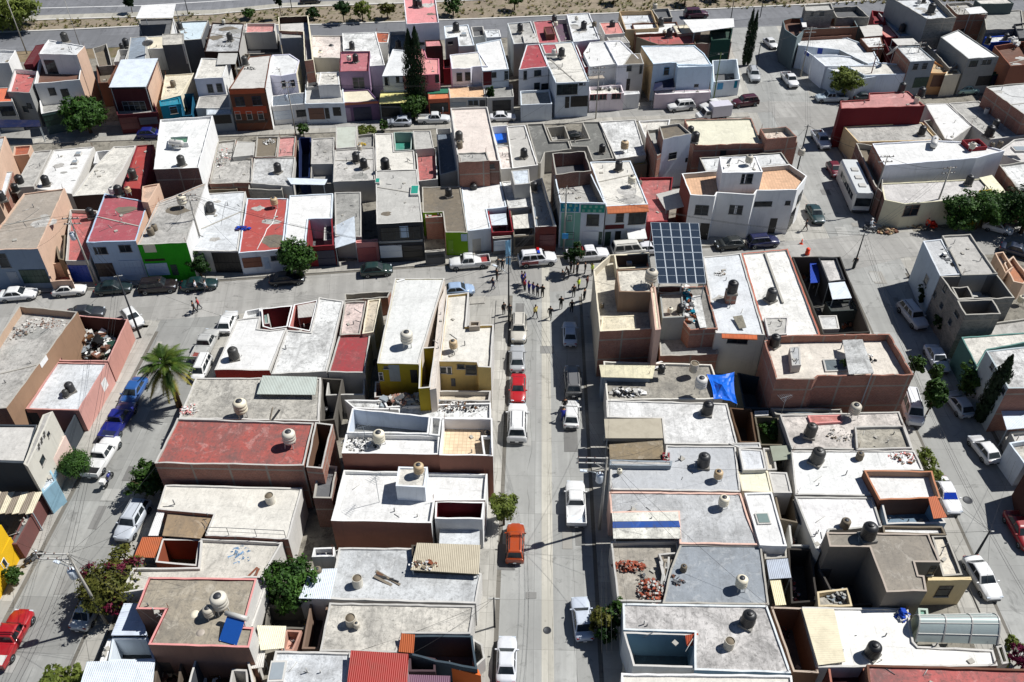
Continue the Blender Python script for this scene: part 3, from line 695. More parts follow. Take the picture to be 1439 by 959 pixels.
def motorbike(x, y, ang, label, col='black', rider=False):
    p = at(x, y, .3); p.z = .02; root = empty('motorbike', p, R(ang)); tag(root, label, 'motorbike', 'motorbikes in the street'); n = 14; bk = paint('black', .6)
    for xx in (.62, -.62):
        t = MB(); t.rings([[(xx+q*math.cos(2*PI*k/n), d, .31+q*math.sin(2*PI*k/n)) for k in range(n)] for q, d in ((.2, -.05), (.3, -.06), (.31, 0), (.3, .06), (.2, .05))], bk, False); t.build('wheel', root)
    m = carpaint(col); b = MB(); b.tube([(.45, 0, .78), (.15, 0, .82), (-.1, 0, .7)], [.1, .17, .12], m, 10); b.tube([(-.35, 0, .62), (-.8, 0, .78)], [.12, .08], m, 8); b.box((.05, 0, .45), (.5, .25, .3), paint('dgrey', .4)); b.build('body', root)
    s = MB(); s.tube([(.05, 0, .78), (-.35, 0, .78), (-.7, 0, .84)], [.09, .14, .1], bk, 8); s.build('seat', root)
    f = MB(); f.bar((.62, 0, .31), (.4, 0, 1.0), .12, .05, paint('steel', .3, 1.)); f.bar((.4, -.36, 1.02), (.4, .36, 1.02), .03, .03, bk); f.build('handlebar', root)
    e = MB(); e.tube([(.2, .14, .32), (-.7, .16, .36)], .05, paint('steel', .25, 1.), 8); e.build('exhaust', root)
    h = MB(); h.lathe([(.01, 0), (.09, .02), (.1, .1), (.01, .12)], paint('bwhite', .2), 10, (.5, 0, .86)); h.build('headlight', root)
    return root

# ---------------------------------------------------------------- people
PEOPLE = {}
def person_mesh(pose):
    """one continuous skinned figure, 1.72 m tall, facing +x; materials by region: 0 skin 1 shirt 2 trousers 3 shoes"""
    V_ = []; E_ = []; Rr = []
    def add(p, r, par=None):
        V_.append(p); Rr.append(r)
        if par is not None: E_.append((par, len(V_)-1))
        return len(V_)-1
    lean = dict(bend=.25).get(pose, 0.02); sit = pose == 'ride'; zo = -.12 if sit else 0
    pel = add((0, 0, .93+zo), (.15, .175)); sp = add((lean*.3, 0, 1.12+zo), (.14, .17), pel); ch = add((lean, 0, 1.33+zo), (.145, .2), sp)
    nk = add((lean*1.2, 0, 1.47+zo), (.055, .055), ch); hd = add((lean*1.3+.01, 0, 1.56+zo), (.075, .07), nk); ht = add((lean*1.3+.005, 0, 1.66+zo), (.085, .078), hd)
    nose = add((lean*1.3+.1, 0, 1.585+zo), (.014, .014), hd)
    st = dict(walk=(.28, -.26), stand=(.02, -.02), arms=(.0, .03), phone=(.05, -.05), bend=(.1, -.1), ride=(.3, .3))[pose]
    for s, f in ((1, st[0]), (-1, st[1])):
        if sit:
            hp = add((.05, s*.12, .78), (.095, .095), pel); kn = add((.38, s*.2, .66), (.065, .065), hp); an = add((.2, s*.22, .3), (.045, .045), kn); ft = add((.36, s*.22, .25), (.04, .045), an); continue
        hp = add((0, s*.095, .86), (.105, .105), pel); kn = add((f*.5+.03, s*.105, .49), (.074, .074), hp); an = add((f*(.9 if f > 0 else 1.1), s*.11, .09+(.06 if f < -.1 else 0)), (.042, .042), kn); ft = add((f+.14, s*.12, .045), (.035, .045), an)
    for s in (1, -1):
        sh = add((lean, s*.2, 1.4+zo), (.07, .07), ch)
        if pose == 'walk': el = (lean-.1*s, s*.26, 1.13); wr = (lean+.06-.14*s, s*.25, .9)
        elif pose == 'arms': el = (.03, s*.27, 1.14); wr = (.2, s*.04, 1.16)
        elif pose == 'phone' and s == 1: el = (.12, .28, 1.16); wr = (.22, .16, 1.38)
        elif pose == 'bend': el = (.3, s*.24, 1.12); wr = (.42, s*.14, .92)
        elif sit: el = (.2, s*.32, 1.0); wr = (.44, s*.3, .92)
        else: el = (.0, s*.25, 1.13); wr = (.07, s*.24, .89)
        e = add(el, (.056, .056), sh); wv = add(wr, (.04, .038), e); d = (Vector(wr)-Vector(el)).normalized()*.1; hn = add(tuple(Vector(wr)+d), (.04, .026), wv)
    me = bpy.data.meshes.new('person'); me.from_pydata(V_, E_, []); o = bpy.data.objects.new('tmp', me); COL.objects.link(o)
    md = o.modifiers.new('s', 'SKIN'); sv = me.skin_vertices[0].data
    for i, r in enumerate(Rr): sv[i].radius = r; sv[i].use_root = (i == 0)
    o.modifiers.new('u', 'SUBSURF').levels = 1
    dg = bpy.context.evaluated_depsgraph_get(); dg.update(); m2 = bpy.data.meshes.new_from_object(o.evaluated_get(dg)); COL.objects.unlink(o); bpy.data.objects.remove(o)
    m2.name = 'person'; m2.materials.clear()
    for c in ('946a4e', 'white', 'dgrey', 'black'): m2.materials.append(paint(c, .7))
    for p in m2.polygons:
        x, y, z = p.center; p.use_smooth = True; a = abs(y)
        p.material_index = 3 if z < .1 else 2 if z < .9+zo and a < .24 else 1 if z < 1.44+zo and not (a > .2 and z < 1.1+zo) else 0
        if sit: p.material_index = 3 if z < .3 else 2 if z < .85 and a < .27 else 1 if z < 1.3 and x < .3 else 0
    return m2, (lean*1.3+.0, 1.64+zo)
def person(x, y, ang, shirt, trousers, label, pose='stand', hair='1a1410', cap=None, s=1., z=0., vest=None):
    if pose not in PEOPLE: PEOPLE[pose] = person_mesh(pose)
    me, (hx, hz) = PEOPLE[pose]; o = bpy.data.objects.new('person', me); COL.objects.link(o)
    p = at(x, y, z); p.z = z+.012; o.location = p; o.rotation_euler = (0, 0, R(ang)); s *= 1.14; o.scale = (s, s, s)
    for i, c in ((1, shirt), (2, trousers)):
        o.material_slots[i].link = 'OBJECT'; o.material_slots[i].material = paint(c, .75)
    hb = MB(); n = 12
    hb.rings([[(hx-.012+q*math.cos(2*PI*k/n), q*.94*math.sin(2*PI*k/n), hz+dz) for k in range(n)] for q, dz in ((.09, -.03), (.1, .02), (.092, .07), (.06, .105), (.01, .115))], paint(cap or hair, .8), True)
    if cap: hb.box((hx+.1, 0, hz+.02), (.12, .14, .015), paint(cap, .8))
    hb.build('cap' if cap else 'hair', o)
    if vest:
        vb = MB(); vb.rings([[(.02+a*math.cos(2*PI*k/n), b*math.sin(2*PI*k/n), z_) for k in range(n)] for a, b, z_ in ((.16, .2, .95), (.16, .2, 1.2), (.165, .23, 1.36), (.12, .18, 1.43))], paint(vest, .6), False); vb.build('vest', o)
    tag(o, label, 'person', 'people in the streets'); return o

# ---------------------------------------------------------------- vegetation
def crown_mb(rn, mat, lobes, n, leaf, mb=None, droop=0.):
    mb = mb or MB()
    tot = sum(l[1]*l[2]*l[3] for l in lobes)
    for c, rx, ry, rz_ in lobes:
        k = int(n*rx*ry*rz_/tot)
        clumps = [Vector((rn.gauss(0, 1), rn.gauss(0, 1), rn.gauss(0, 1))).normalized()*rn.uniform(.55, 1.0) for _ in range(max(6, k//42))]
        for i in range(k):
            q = rn.choice(clumps); j = Vector((rn.gauss(0, .15), rn.gauss(0, .15), rn.gauss(0, .12)))
            p = q+j
            P = Vector((c[0]+p.x*rx, c[1]+p.y*ry, c[2]+p.z*rz_-droop*rn.random()))
            nv = (p+Vector((rn.gauss(0, .5), rn.gauss(0, .5), rn.gauss(.3, .5)))).normalized(); t = nv.orthogonal().normalized(); t = Matrix.Rotation(rn.uniform(0, 6.28), 3, nv) @ t; b = nv.cross(t)
            l = leaf*rn.uniform(.6, 1.4); w = l*.55
            mb.face([P-t*l, P-b*w*.8+t*l*.1, P+t*l, P+b*w+t*l*.1], mat)
    return mb
LEAF = dict(g=('2a4218', '486826'), d=('16300f', '2c4c1a'), y=('56642a', '7d8838'), b=('26421a', '4c7028'), o=('4a5020', '6d6a2c'), c=('122410', '20381a'), m=('7a1f4a', '5a2036'))
def tree(x, y, hgt, rx, rz_, kind, label, seed, n=3600, leaf=.2, lobes=None, name='tree', trunk_r=None, base=0., group='trees and shrubs of the neighbourhood', cat='tree', ry=None):
    rn = random.Random(seed); p = at(x, y, base); root = empty(name, p); tag(root, label, cat, group)
    mat = leafmat(*LEAF[kind]); ry = ry or rx; cz = hgt-rz_
    if lobes is None:
        lobes = [((0, 0, cz), rx*.72, ry*.72, rz_*.8)]
        for i in range(6):
            a = i*PI/3+rn.uniform(-.4, .4); q = rn.uniform(.42, .62); lobes.append(((rx*q*math.cos(a), ry*q*math.sin(a), cz+rz_*rn.uniform(-.4, .5)), rx*rn.uniform(.36, .52), ry*rn.uniform(.36, .52), rz_*rn.uniform(.35, .55)))
    crown_mb(rn, mat, lobes, n, leaf).build('crown', root)
    tr = trunk_r or max(.06, rx*.055); bk = wallmat('5a4a3a'); t = MB()
    t.tube([(0, 0, -.05), (rn.uniform(-.1, .1), rn.uniform(-.1, .1), cz*.5), (0, 0, cz)], [tr*1.3, tr, tr*.7], bk, 8)
    for i in range(5):
        a = rn.uniform(0, 6.28); t.tube([(0, 0, cz*rn.uniform(.55, .9)), (rx*.35*math.cos(a), ry*.35*math.sin(a), cz+rz_*.1), (rx*.65*math.cos(a), ry*.65*math.sin(a), cz+rz_*rn.uniform(.1, .5))], [tr*.6, tr*.4, tr*.15], bk, 6)
    t.build('trunk', root); return root
def cypress(x, y, hgt, r, label, seed, n=3000, kind='c'):
    rn = random.Random(seed); p = at(x, y); root = empty('cypress_tree', p); tag(root, label, 'tree', 'trees and shrubs of the neighbourhood'); mat = leafmat(*LEAF[kind]); mb = MB()
    for i in range(n):
        u = rn.random()**1.15; z = .4+u*(hgt-.4); q = r*min(1, 2.2*(1-u)**.75)*(.55+.45*min(1, u*6))*rn.uniform(.45, 1.05)*(1+.12*math.sin(z*3+seed)); a = rn.uniform(0, 6.28)
        P = Vector((q*math.cos(a), q*math.sin(a), z)); nv = Vector((math.cos(a), math.sin(a), rn.uniform(-.2, .5))).normalized(); t = (Vector((0, 0, 1))+Vector((rn.gauss(0, .25), rn.gauss(0, .25), 0))).normalized(); b = nv.cross(t).normalized(); l = .2*rn.uniform(.6, 1.5)
        mb.face([P-t*l, P-b*l*.4, P+t*l, P+b*l*.4], mat)
    mb.build('crown', root)
    t = MB(); t.tube([(0, 0, -.05), (0, 0, hgt*.8)], [r*.18, .04], wallmat('5a4a3a'), 8); t.build('trunk', root); return root
def palm(x, y, hgt, L, label, seed):
    rn = random.Random(seed); p = at(x, y); root = empty('palm_tree', p); tag(root, label, 'palm tree', 'trees and shrubs of the neighbourhood'); bk = wallmat('6b5238')
    t = MB(); t.tube([(0, 0, -.05), (.05, 0, hgt*.4), (0, .05, hgt)], [.34, .26, .3], bk, 10); t.build('trunk', root)
    mats = [leafmat('42561c', '6c7c30'), leafmat('2c4416', '4e6824'), leafmat('8a8438', 'a3944a')]
    for k in range(84):
        f = MB(); a = rn.uniform(0, 6.28); el = rn.uniform(-.75, 1.15); LL = L*rn.uniform(.8, 1.1); m = mats[2] if el < -.45 else rn.choice(mats[:2])
        d = Vector((math.cos(a)*math.cos(el), math.sin(a)*math.cos(el), math.sin(el))); side = Vector((-math.sin(a), math.cos(a), 0)); prev = Vector((0, 0, hgt)); N = 8
        sp = [Vector((0, 0, hgt+.1))+d*(LL*i/N)-Vector((0, 0, 1))*(LL*.42*(i/N)**2.2) for i in range(N+1)]
        for i in range(N):
            f.bar(sp[i], sp[i+1], .05*(1-i/N)+.01, .03, m)
            if i < 2: continue
            for s in (-1, 1):
                for q in (0, .25, .5, .75):
                    b0 = sp[i].lerp(sp[i+1], q); ll = LL*.24*math.sin(PI*min(.93, (i+q)/N*.9+.12)); tip = b0+(side*s*.85+(sp[i+1]-sp[i]).normalized()*.55-Vector((0, 0, .28)))*ll
                    f.face([b0, b0+(sp[i+1]-sp[i])*.26, tip], m)
        f.build('frond', root)
    return root

# ---------------------------------------------------------------- poles and wires
POLETOPS = []
def pole(x, y, hgt, label, kind='cross', rz=0., trans=False, lamp=None, z=0., col='conc', r=.15):
    p = at(x, y, z); root = empty('utility_pole', p, rz); tag(root, label, 'utility pole', 'utility poles along the streets'); m = wallmat(col, .4)
    t = MB(); t.tube([(0, 0, 0), (0, 0, hgt)], [r, r*.55], m, 10); t.build('pole', root); st = paint('steel', .4, .5)
    if kind == 'cross':
        for q in (hgt-.25, hgt-1.0):
            c = MB(); c.box((0, .13, q), (2.0, .1, .1), paint('lgrey', .5)); ca = c.build('crossarm', root)
            for xx in (-.85, -.3, .3, .85): i_ = MB(); i_.lathe([(.01, .05), (.05, .05), (.06, .14), (.03, .2), (.01, .21)], paint('6b3a2a', .3), 8, (xx, .13, q)); i_.build('insulator', ca)
    elif kind == 'frame':   # twin-bar arm reaching out over the street
        for q in (hgt-.1, hgt-.75):
            c = MB(); c.box((-1.25, .0, q), (2.7, .09, .09), paint('lgrey', .5)); ca = c.build('crossarm', root)
            for xx in (-2.4, -1.7, -1.0): i_ = MB(); i_.lathe([(.01, .05), (.035, .05), (.045, .13), (.02, .17), (.01, .18)], paint('6b3a2a', .3), 8, (xx, 0, q)); i_.build('insulator', ca)
        c = MB(); c.bar((-1.0, 0, hgt-.7), (0, 0, hgt-1.6), .07, .07, paint('lgrey', .5)); c.bar((-2.5, 0, hgt-.7), (-2.5, 0, hgt-.15), .06, .06, paint('lgrey', .5)); c.build('brace', root)
    else:
        c = MB(); c.box((0, .12, hgt-.3), (.9, .09, .09), paint('lgrey', .5)); c.build('crossarm', root)
    if trans:
        tb = MB(); tb.lathe([(.02, 0), (.3, 0), (.33, .05), (.33, .85), (.28, .95), (.02, 1.0)], paint('bwhite', .4), 14, (-.45, 0, hgt-3.1)); tr = tb.build('transformer', root)
        b2 = MB()
        for a in (-.12, .12): b2.lathe([(.01, .95), (.05, .95), (.03, 1.25), (.01, 1.26)], paint('6b3a2a', .3), 8, (-.45+a, 0, hgt-3.1))
        b2.build('bushing', tr)
    if lamp:
        l = MB(); a = lamp; dx, dy = math.cos(a), math.sin(a); l.tube([(0, 0, hgt-2.6), (dx*.9, dy*.9, hgt-2.1), (dx*1.7, dy*1.7, hgt-2.05)], .035, st, 6); la = l.build('lamp_arm', root)
        l = MB(); l.box((dx*1.9, dy*1.9, hgt-2.08), (.6, .24, .13), paint('bwhite', .4), a); bevel(l.build('lamp_head', la), .03)
    top = p+Vector((0, 0, hgt)); return top
def wires(a, b, label, n=3, sag=.6, spread=.35, r=.012):
    a = Vector(a); b = Vector(b); d = (b-a); sd = Vector((-d.y, d.x, 0)).normalized(); mb = MB(); m = paint('black', .6); o = (a+b)/2
    for k in range(n):
        off = sd*((k-(n-1)/2)*spread)-Vector((0, 0, .05+.12*(k % 2)))
        mb.tube([a+d*t+off-Vector((0, 0, sag*4*t*(1-t)*(1+.15*k)))-o for t in [i/12 for i in range(13)]], r, m, 4, False)
    w = mb.build('power_line', None, o); tag(w, label, 'power line', 'overhead wires'); return w
# ---------------------------------------------------------------- world, light
w = bpy.data.worlds.new('World'); S.world = w; w.use_nodes = True
wn = w.node_tree; bg = wn.nodes['Background']; sky = wn.nodes.new('ShaderNodeTexSky'); sky.sky_type = 'NISHITA'; sky.sun_disc = False
SUN_EL, SUN_AZ = 53.0, 70.0
sky.sun_elevation = R(SUN_EL); sky.sun_rotation = R(SUN_AZ); sky.air_density = .7; sky.dust_density = .3; sky.ozone_density = 2.0; sky.altitude = 1800
wn.links.new(sky.outputs[0], bg.inputs[0]); bg.inputs[1].default_value = .065
sl = bpy.data.lights.new('sun', 'SUN'); so = bpy.data.objects.new('sun', sl); COL.objects.link(so)
sl.energy = 5.0; sl.angle = R(.5); sl.color = (1, .985, .955)
sd = Vector((math.cos(R(SUN_EL))*math.sin(R(SUN_AZ)), math.cos(R(SUN_EL))*math.cos(R(SUN_AZ)), math.sin(R(SUN_EL))))
so.rotation_euler = (-sd).to_track_quat('-Z', 'Y').to_euler(); so.location = (60, 20, 120)
S.view_settings.view_transform = 'Standard'; S.view_settings.look = 'None'; S.view_settings.gamma = 1; S.view_settings.use_curve_mapping = False
S.view_settings.exposure = .3
S.cycles.max_bounces = 6; S.cycles.diffuse_bounces = 4

# ---------------------------------------------------------------- ground and streets
def sheet(name, P, z, mat):
    mb = MB(); P = [(x, y, z) for x, y in P]
    if sum(P[i-1][0]*P[i][1]-P[i][0]*P[i-1][1] for i in range(len(P))) < 0: P.reverse()
    mb.face(P, mat); return struct(mb.build(name))
def kerbslab(name, P, z, mat, kz=.0):
    mb = MB(); P = list(P)
    if sum(P[i-1][0]*P[i][1]-P[i][0]*P[i-1][1] for i in range(len(P))) < 0: P.reverse()
    mb.face([(x, y, z) for x, y in P], mat); km = wallmat('pale')
    for i in range(len(P)):
        a, b = P[i-1], P[i]; mb.face([(a[0], a[1], kz), (b[0], b[1], kz), (b[0], b[1], z), (a[0], a[1], z)], km)
    return struct(mb.build(name))
def gp(s, z=0.): return [(lambda p: (p.x, p.y))(at(x, y, z)) for x, y in pts(s)]
sheet('ground', [(-700, -300), (700, -300), (700, 1500), (-700, 1500)], -.02, groundmat('soil_ground', '6e6252', '8a7a62', .06, '5d5a3c'))
RA = math.atan(.145)
roadA = roadmat('concrete_road', 'a3a39f', 0, (3.5, 4.6), loc=(2.7, 0, 0))
roadB = roadmat('concrete_road_side', '989894', 0, (3.3, 5.2), loc=(.4, 1, 0))
roadC = roadmat('concrete_road_cross', 'a19f9a', -RA, (4.2, 3.6))
hw = roadmat('asphalt_highway', '7c7d80', -.15, (60, 3.6))
walk = roadmat('pavement_concrete', 'aeaba3', 0, (1.6, 1.6)); walkX = roadmat('pavement_concrete_cross', 'aba79e', -RA, (1.6, 1.6))
yard = groundmat('yard_concrete', '77736a', '8f8a7f', .4, '54504a')
def X1(x, d): return (x, 93.9+.145*x+d)
def X2(x, d): return (x, 130.5+.108*x+d)
REP = [roadmat('road_repair', c_, 0, (40, 40)) for c_ in ('8e8d89', 'b0afaa', '7e7d7a', 'a29f98')]
sheet('block_ground', [(-110, 0), (110, 0), (110, 186), (-110, 150)], .0, yard)
sheet('corner_pavement', [(-12, 78), (12, 78), (12, 90), (-12, 90)], .006, walk)
sheet('corner_pavement', [(30, 86), (52, 84), (52, 112), (33, 112), (33, 100), (30, 96)], .005, walk)
sheet('corner_pavement', [(-50, 72), (-30, 72), (-30, 90), (-50, 88)], .006, walk)
sheet('corner_pavement', [(30, 124), (52, 124), (52, 190), (34, 186), (34, 142), (28, 140)], .005, walk)
sheet('corner_pavement', [X1(-110, -12.5), X1(36, -12.5), X1(36, .1), X1(-110, .1)], .004, walkX)
sheet('corner_pavement', [(37, 20), (52, 20), (52, 90), (37, 90)], .003, walk)
sheet('central_street', [(-2.5, 10), (6.4, 10), (6.4, 96), (-2.5, 94)], .012, roadA)
sheet('concrete_strip', [(1.45, 10), (2.45, 10), (2.45, 92), (1.45, 92)], .02, roadmat('pale_strip', 'bdb9ad', 0, (1.0, 4.6)))
sheet('left_street', [(-44, -5), (-36.2, -5), (-36.2, 90), (-44, 90)], .008, roadB)
sheet('right_street', [(40.0, 5), (48.2, 5), (48.2, 97), (47.6, 130), (49, 185), (38, 185), (37.5, 130), (40.2, 100)], .008, roadA)
sheet('cross_street', [X1(-110, -9.4), X1(41, -9.4), X1(41, -2.0), X1(-110, -2.0)], .016, roadC)
sheet('cross_street_end', [X1(40.5, -9.6), X1(49, -7.5), X1(120, -12), X1(120, -3.5), X1(40.5, -1.6)], .024, roadC)
sheet('back_street', [X2(-120, .6), X2(41, .6), X2(41, 4.4), X2(-120, 4.4)], .02, roadC)
sheet('back_street_end', [(40, 129), (130, 128.5), (130, 136), (40, 139.6)], .028, roadC)
kerbslab('pavement', [(-4.1, 20), (-2.5, 20), (-2.5, 83.2), (-4.1, 83.0)], .13, walk)
kerbslab('pavement', [(6.4, 20), (8.1, 20), (8.1, 85.2), (6.4, 84.6)], .13, walk)
kerbslab('pavement', [(-45.6, 5), (-43.9, 5), (-43.9, 77), (-45.6, 77)], .13, walk)
kerbslab('pavement', [(-36.2, 5), (-34.6, 5), (-34.6, 79), (-36.2, 79)], .13, walk)
kerbslab('pavement', [(38.6, 20), (40.0, 20), (40.0, 88), (38.6, 88)], .13, walk)
kerbslab('pavement', [(48.2, 20), (49.4, 20), (49.4, 91), (48.2, 91)], .13, walk)
kerbslab('pavement', [(47.6, 104), (49.4, 104), (50.2, 129), (48.4, 129)], .13, walk)
kerbslab('pavement', [X1(-110, -2.0), X1(34, -2.0), X1(34, .1), X1(-110, .1)], .13, walkX)
kerbslab('pavement', [X1(-110, -10.8), X1(-45, -10.8), X1(-45, -9.4), X1(-110, -9.4)], .13, walkX)
kerbslab('pavement', [X1(-35, -10.8), X1(-5.5, -10.8), X1(-5.5, -9.4), X1(-35, -9.4)], .135, walkX)
kerbslab('pavement', [X1(9, -10.8), X1(37.5, -10.8), X1(37.5, -9.4), X1(9, -9.4)], .135, walkX)
kerbslab('pavement', [X2(-120, 4.4), X2(36, 4.4), X2(36, 5.8), X2(-120, 5.8)], .13, walkX)
kerbslab('pavement', [X2(-120, -1), X2(36, -1), X2(36, .6), X2(-120, .6)], .13, walkX)
TOP = '0,46.5 100,43 200,38 330,37.5 450,36 560,32 720,26 850,20.5 1000,14 1150,7 1290,-2 1500,-14'
bot = ' '.join('%g,%g' % (x, y+27) for x, y in reversed(pts('-60,49 '+TOP)))
sheet('near_carriageway', gp('-60,49 '+TOP+' '+bot), .036, hw)
MED = '-60,34 0,31 60,28 190,24 300,20.5 400,10.5 600,3.5 720,-2 900,-12 1500,-46'
dirt = groundmat('dry_soil', '7d7264', '948876', .25, '565838')
sheet('median_soil', gp(MED+' '+' '.join('%g,%g' % (x, y) for x, y in reversed(pts('-60,49 '+TOP)))), .028, dirt)
sheet('far_carriageway', gp(MED+' 1500,-66 900,-36 600,-34 300,-32 0,-28 -60,-26'), .044, hw)
def band(name, line, dy, z, mat):
    L = pts(line); return sheet(name, gp(' '.join('%g,%g' % p for p in L)+' '+' '.join('%g,%g' % (x, y+dy) for x, y in reversed(L))), z, mat)
kb = wallmat('offwhite')
P1 = gp('-60,49 '+TOP); kerbslab('kerb', P1+[(x, y+.5) for x, y in reversed(P1)], .16, kb)
P2 = gp(MED); kerbslab('kerb', P2+[(x, y-.5) for x, y in reversed(P2)], .17, kb)
sheet('road_shoulder', [(x, y+.1) for x, y in P2]+[(x, y+2.6) for x, y in reversed(P2)], .052, roadmat('shoulder', 'b0aca0', -.15, (6, 3)))
band('lane_marking', '-60,15 0,13 200,8 400,-4', .7, .056, paint('white', .6))
# dirt lying in the gutters
gut = roadmat('gutter_dirt', '76726a', 0, (9, 2.3))
for x0, x1, y0, y1 in ((-2.5, -2.12, 18, 84), (6.05, 6.4, 18, 84), (-43.9, -43.5, 8, 76), (-36.55, -36.2, 8, 78), (40.0, 40.35, 20, 88), (47.8, 48.2, 20, 90)): sheet('gutter', [(x0, y0), (x1, y0), (x1, y1), (x0, y1)], .024, gut)
sheet('gutter', [X1(-108, -2.35), X1(33, -2.35), X1(33, -2.0), X1(-108, -2.0)], .032, gut)
# rectangular repairs in the concrete
rp = random.Random(17)
for i in range(34):
    k = i % 3
    if k == 0: x, y = rp.uniform(-1.8, 5.6), rp.uniform(32, 84)
    elif k == 1: x, y = rp.uniform(-43, -37.5), rp.uniform(34, 76)
    else: x, y = rp.uniform(41, 47), rp.uniform(40, 150)
    w_, l_ = rp.uniform(.5, 1.6), rp.uniform(.6, 3.2); sheet('road_repair', [(x-w_/2, y-l_/2), (x+w_/2, y-l_/2+rp.uniform(-.1, .1)), (x+w_/2, y+l_/2), (x-w_/2, y+l_/2)], .0285+i*.0005, REP[i % 4])
# covers and drains
def manhole(x, y, label, r=.34):
    p = at(x, y, .03); mb = MB(); mb.lathe([(.01, .004), (r*.8, .004), (r*.82, .01), (r, .01), (r, 0)], paint('charcoal', .6, .3), 20); o = mb.build('manhole_cover', None, p); tag(o, label, 'manhole cover')
manhole(769, 886, 'round iron manhole cover at the lower end of the pale street strip')
manhole(1360, 703, 'round iron manhole cover in the right street beside the white taxi', .45)
# dry scrub between the carriageways
rn = random.Random(3); mb = MB(); mats = [leafmat('6a6236', '8a7d4c'), leafmat('4a5020', '6d6a2c')]
for i in range(900):
    x = rn.uniform(-20, 1440); t = min(1, max(0, x/720)); y0 = 30-32*t; y1 = 46-.0*x-19*t if x < 720 else 27-(x-720)*.035
    p = at(x, rn.uniform(max(y0, -6)+2, max(y1-3, -1)), 0); s = rn.uniform(.25, .8)
    for k in range(10):
        a = rn.uniform(0, 6.28); d = Vector((math.cos(a), math.sin(a), rn.uniform(.3, 1.4)))*s*.6; b = Vector((-math.sin(a), math.cos(a), 0))*s*.16
        mb.face([p-b, p+b, p+d+b*.5, p+d-b*.3], mats[i % 2])
o = mb.build('scrub'); o['kind'] = 'stuff'; o['label'] = 'dry scrub growing on the soil between the carriageways'; o['category'] = 'scrub'
# ================================================================ block between the two cross streets, south row
h = house('two-storey house with broad tan roof, tall peach side wall and blue-grey front', 'broad tan-roofed two-storey house')
V(h, '33,272 91,265 53,350 -25,352', 6, 'tan', 'peach', .18, faces={'n': '7e8ea0'}, dirt=.4)
O(h, 'w -2,357,11,376 dgrey; g 30,379,67,398 dgreen; d 12,382,26,398 8a94a0')
h = house('low house with patched red terrace and blue metal gate behind the leaning pole', 'low red terrace with blue gate')
V(h, '98,294 137,296 127,367 92,367', 3.3, 'dpink', 'lgrey', .5, dirt=.7, faces={'l': 'mud'}); O(h, 'g 97,373,130,395 blue')
V(h, '75,332 92,330 90,366 82,364', 2.9, 'grey', 'mud', .9)
V(h, '64,372 93,368 101,394 71,396', 2.2, 'dpink', 'peach', 2.1)
T(h, 'B 129,306 .9', 3.0)
h = house('two-storey house with wide dark-red roof and pale blue front with four openings', 'pale blue house with dark-red roof')
V(h, '147,272 208,284 191,339 121,341', 6, 'a05058', 'lblue', .1, faces={'r': 'peach'}, dirt=.3)
V(h, '200,262 224,258 208,285 199,284', 7, 'peach', 'peach', .2)
O(h, 'w 133,348,150,357 dgrey; w 168,345,184,354 dgrey; g 135,370,161,389 dbrown; g 170,366,201,387 lblue')
T(h, 'b 168,275; w 160,276 .9 | leftmost; t 182,274 .8', 5.9)
h = house('house with vivid green street front, beige balcony panel and white side wall', 'vivid green-fronted house')
V(h, '222,284 290,257 262,341 193,344', 5.8, 'pale', 'peach', .12, top='pale', faces={'r': 'white', 'n': 'green'}, dirt=.9)
O(h, 'p 202,344,219,355 cream; g 206,370,237,387 lblue; p 203,364,232,367 dbrown; d 241,372,250,387 dgreen')
T(h, 'd 213,330; d 218,324 .8 | smaller; w 258,292 1.2')
h = house('single-storey white-roofed house with dark garage left of the red roof', 'white roof left of the red roof')
V(h, '291,272 345,269 334,353 264,353', 3.4, 'white', 'offwhite', .12); O(h, 'g 300,355,339,378 black; d 268,356,290,379 7c8288')
T(h, 'b 297,299')
h = house('single-storey house with bright red roof crossed by a white hose', 'bright red roof crossed by hose')
V(h, '347,279 405,279 397,351 335,356', 3.4, 'a84a44', 'bwhite', .1, dirt=.25); O(h, 'g 341,362,368,376 rust; d 371,362,379,378 lblue; w 381,360,395,366 dgrey')
T(h, 't 387,292'); mb = MB(); q = [at(x, y, 3.36)-h.root.location for x, y in ((389, 295), (383, 314), (375, 322), (372, 330), (361, 351))]; mb.tube(q, .06, paint('white', .5), 5); mb.build('hose', h.root)
heap(341, 322, 3.36, .9, .5, .25, ['blue', 'purple', 'blue'], 'bundle of dark blue cloth lying at the edge of the bright red roof', 22, 'cloth', 'cloth_bundle', (.2, .6), .4, 3)
h = house('single-storey white-roofed house with dark red patio behind the round street tree', 'white roof with dark red patio')
V(h, '407,275 468,272 466,307 433,308 429,345 399,349', 3.4, 'white', 'bwhite', .12)
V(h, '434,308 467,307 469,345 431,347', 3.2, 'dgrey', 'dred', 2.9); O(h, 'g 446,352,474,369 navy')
T(h, 'b 425,285'); V(h, '456,316 468,316 469,337 455,338', 2.2, 'dgrey', 'lgrey', .05)
h = house('low house with mottled grey roof, striped tarpaulin awning and salmon front wall', 'mottled grey roof with tarpaulin awning')
V(h, '470,271 507,270 508,333 471,332', 3.3, 'grey', 'pale', .12, dirt=.8); canopy(h, '469,318 498,304 500,340 471,349', 3, 'bwhite', [3.2, 4.2, 3.4, 2.9])
V(h, '499,338 531,336 531,340 500,342', 3.0, 'dpink', 'pink', .1); O(h, 'g 503,348,529,365 dpink')
h = house('long two-storey house with smooth grey-white roof, dark balcony and white garage', 'long smooth grey-white roof with dark balcony')
V(h, '528,240 586,238 594,312 529,315', 6, 'lgrey', 'charcoal', .1, top='offwhite', faces={'r': 'offwhite'}, dirt=.3)
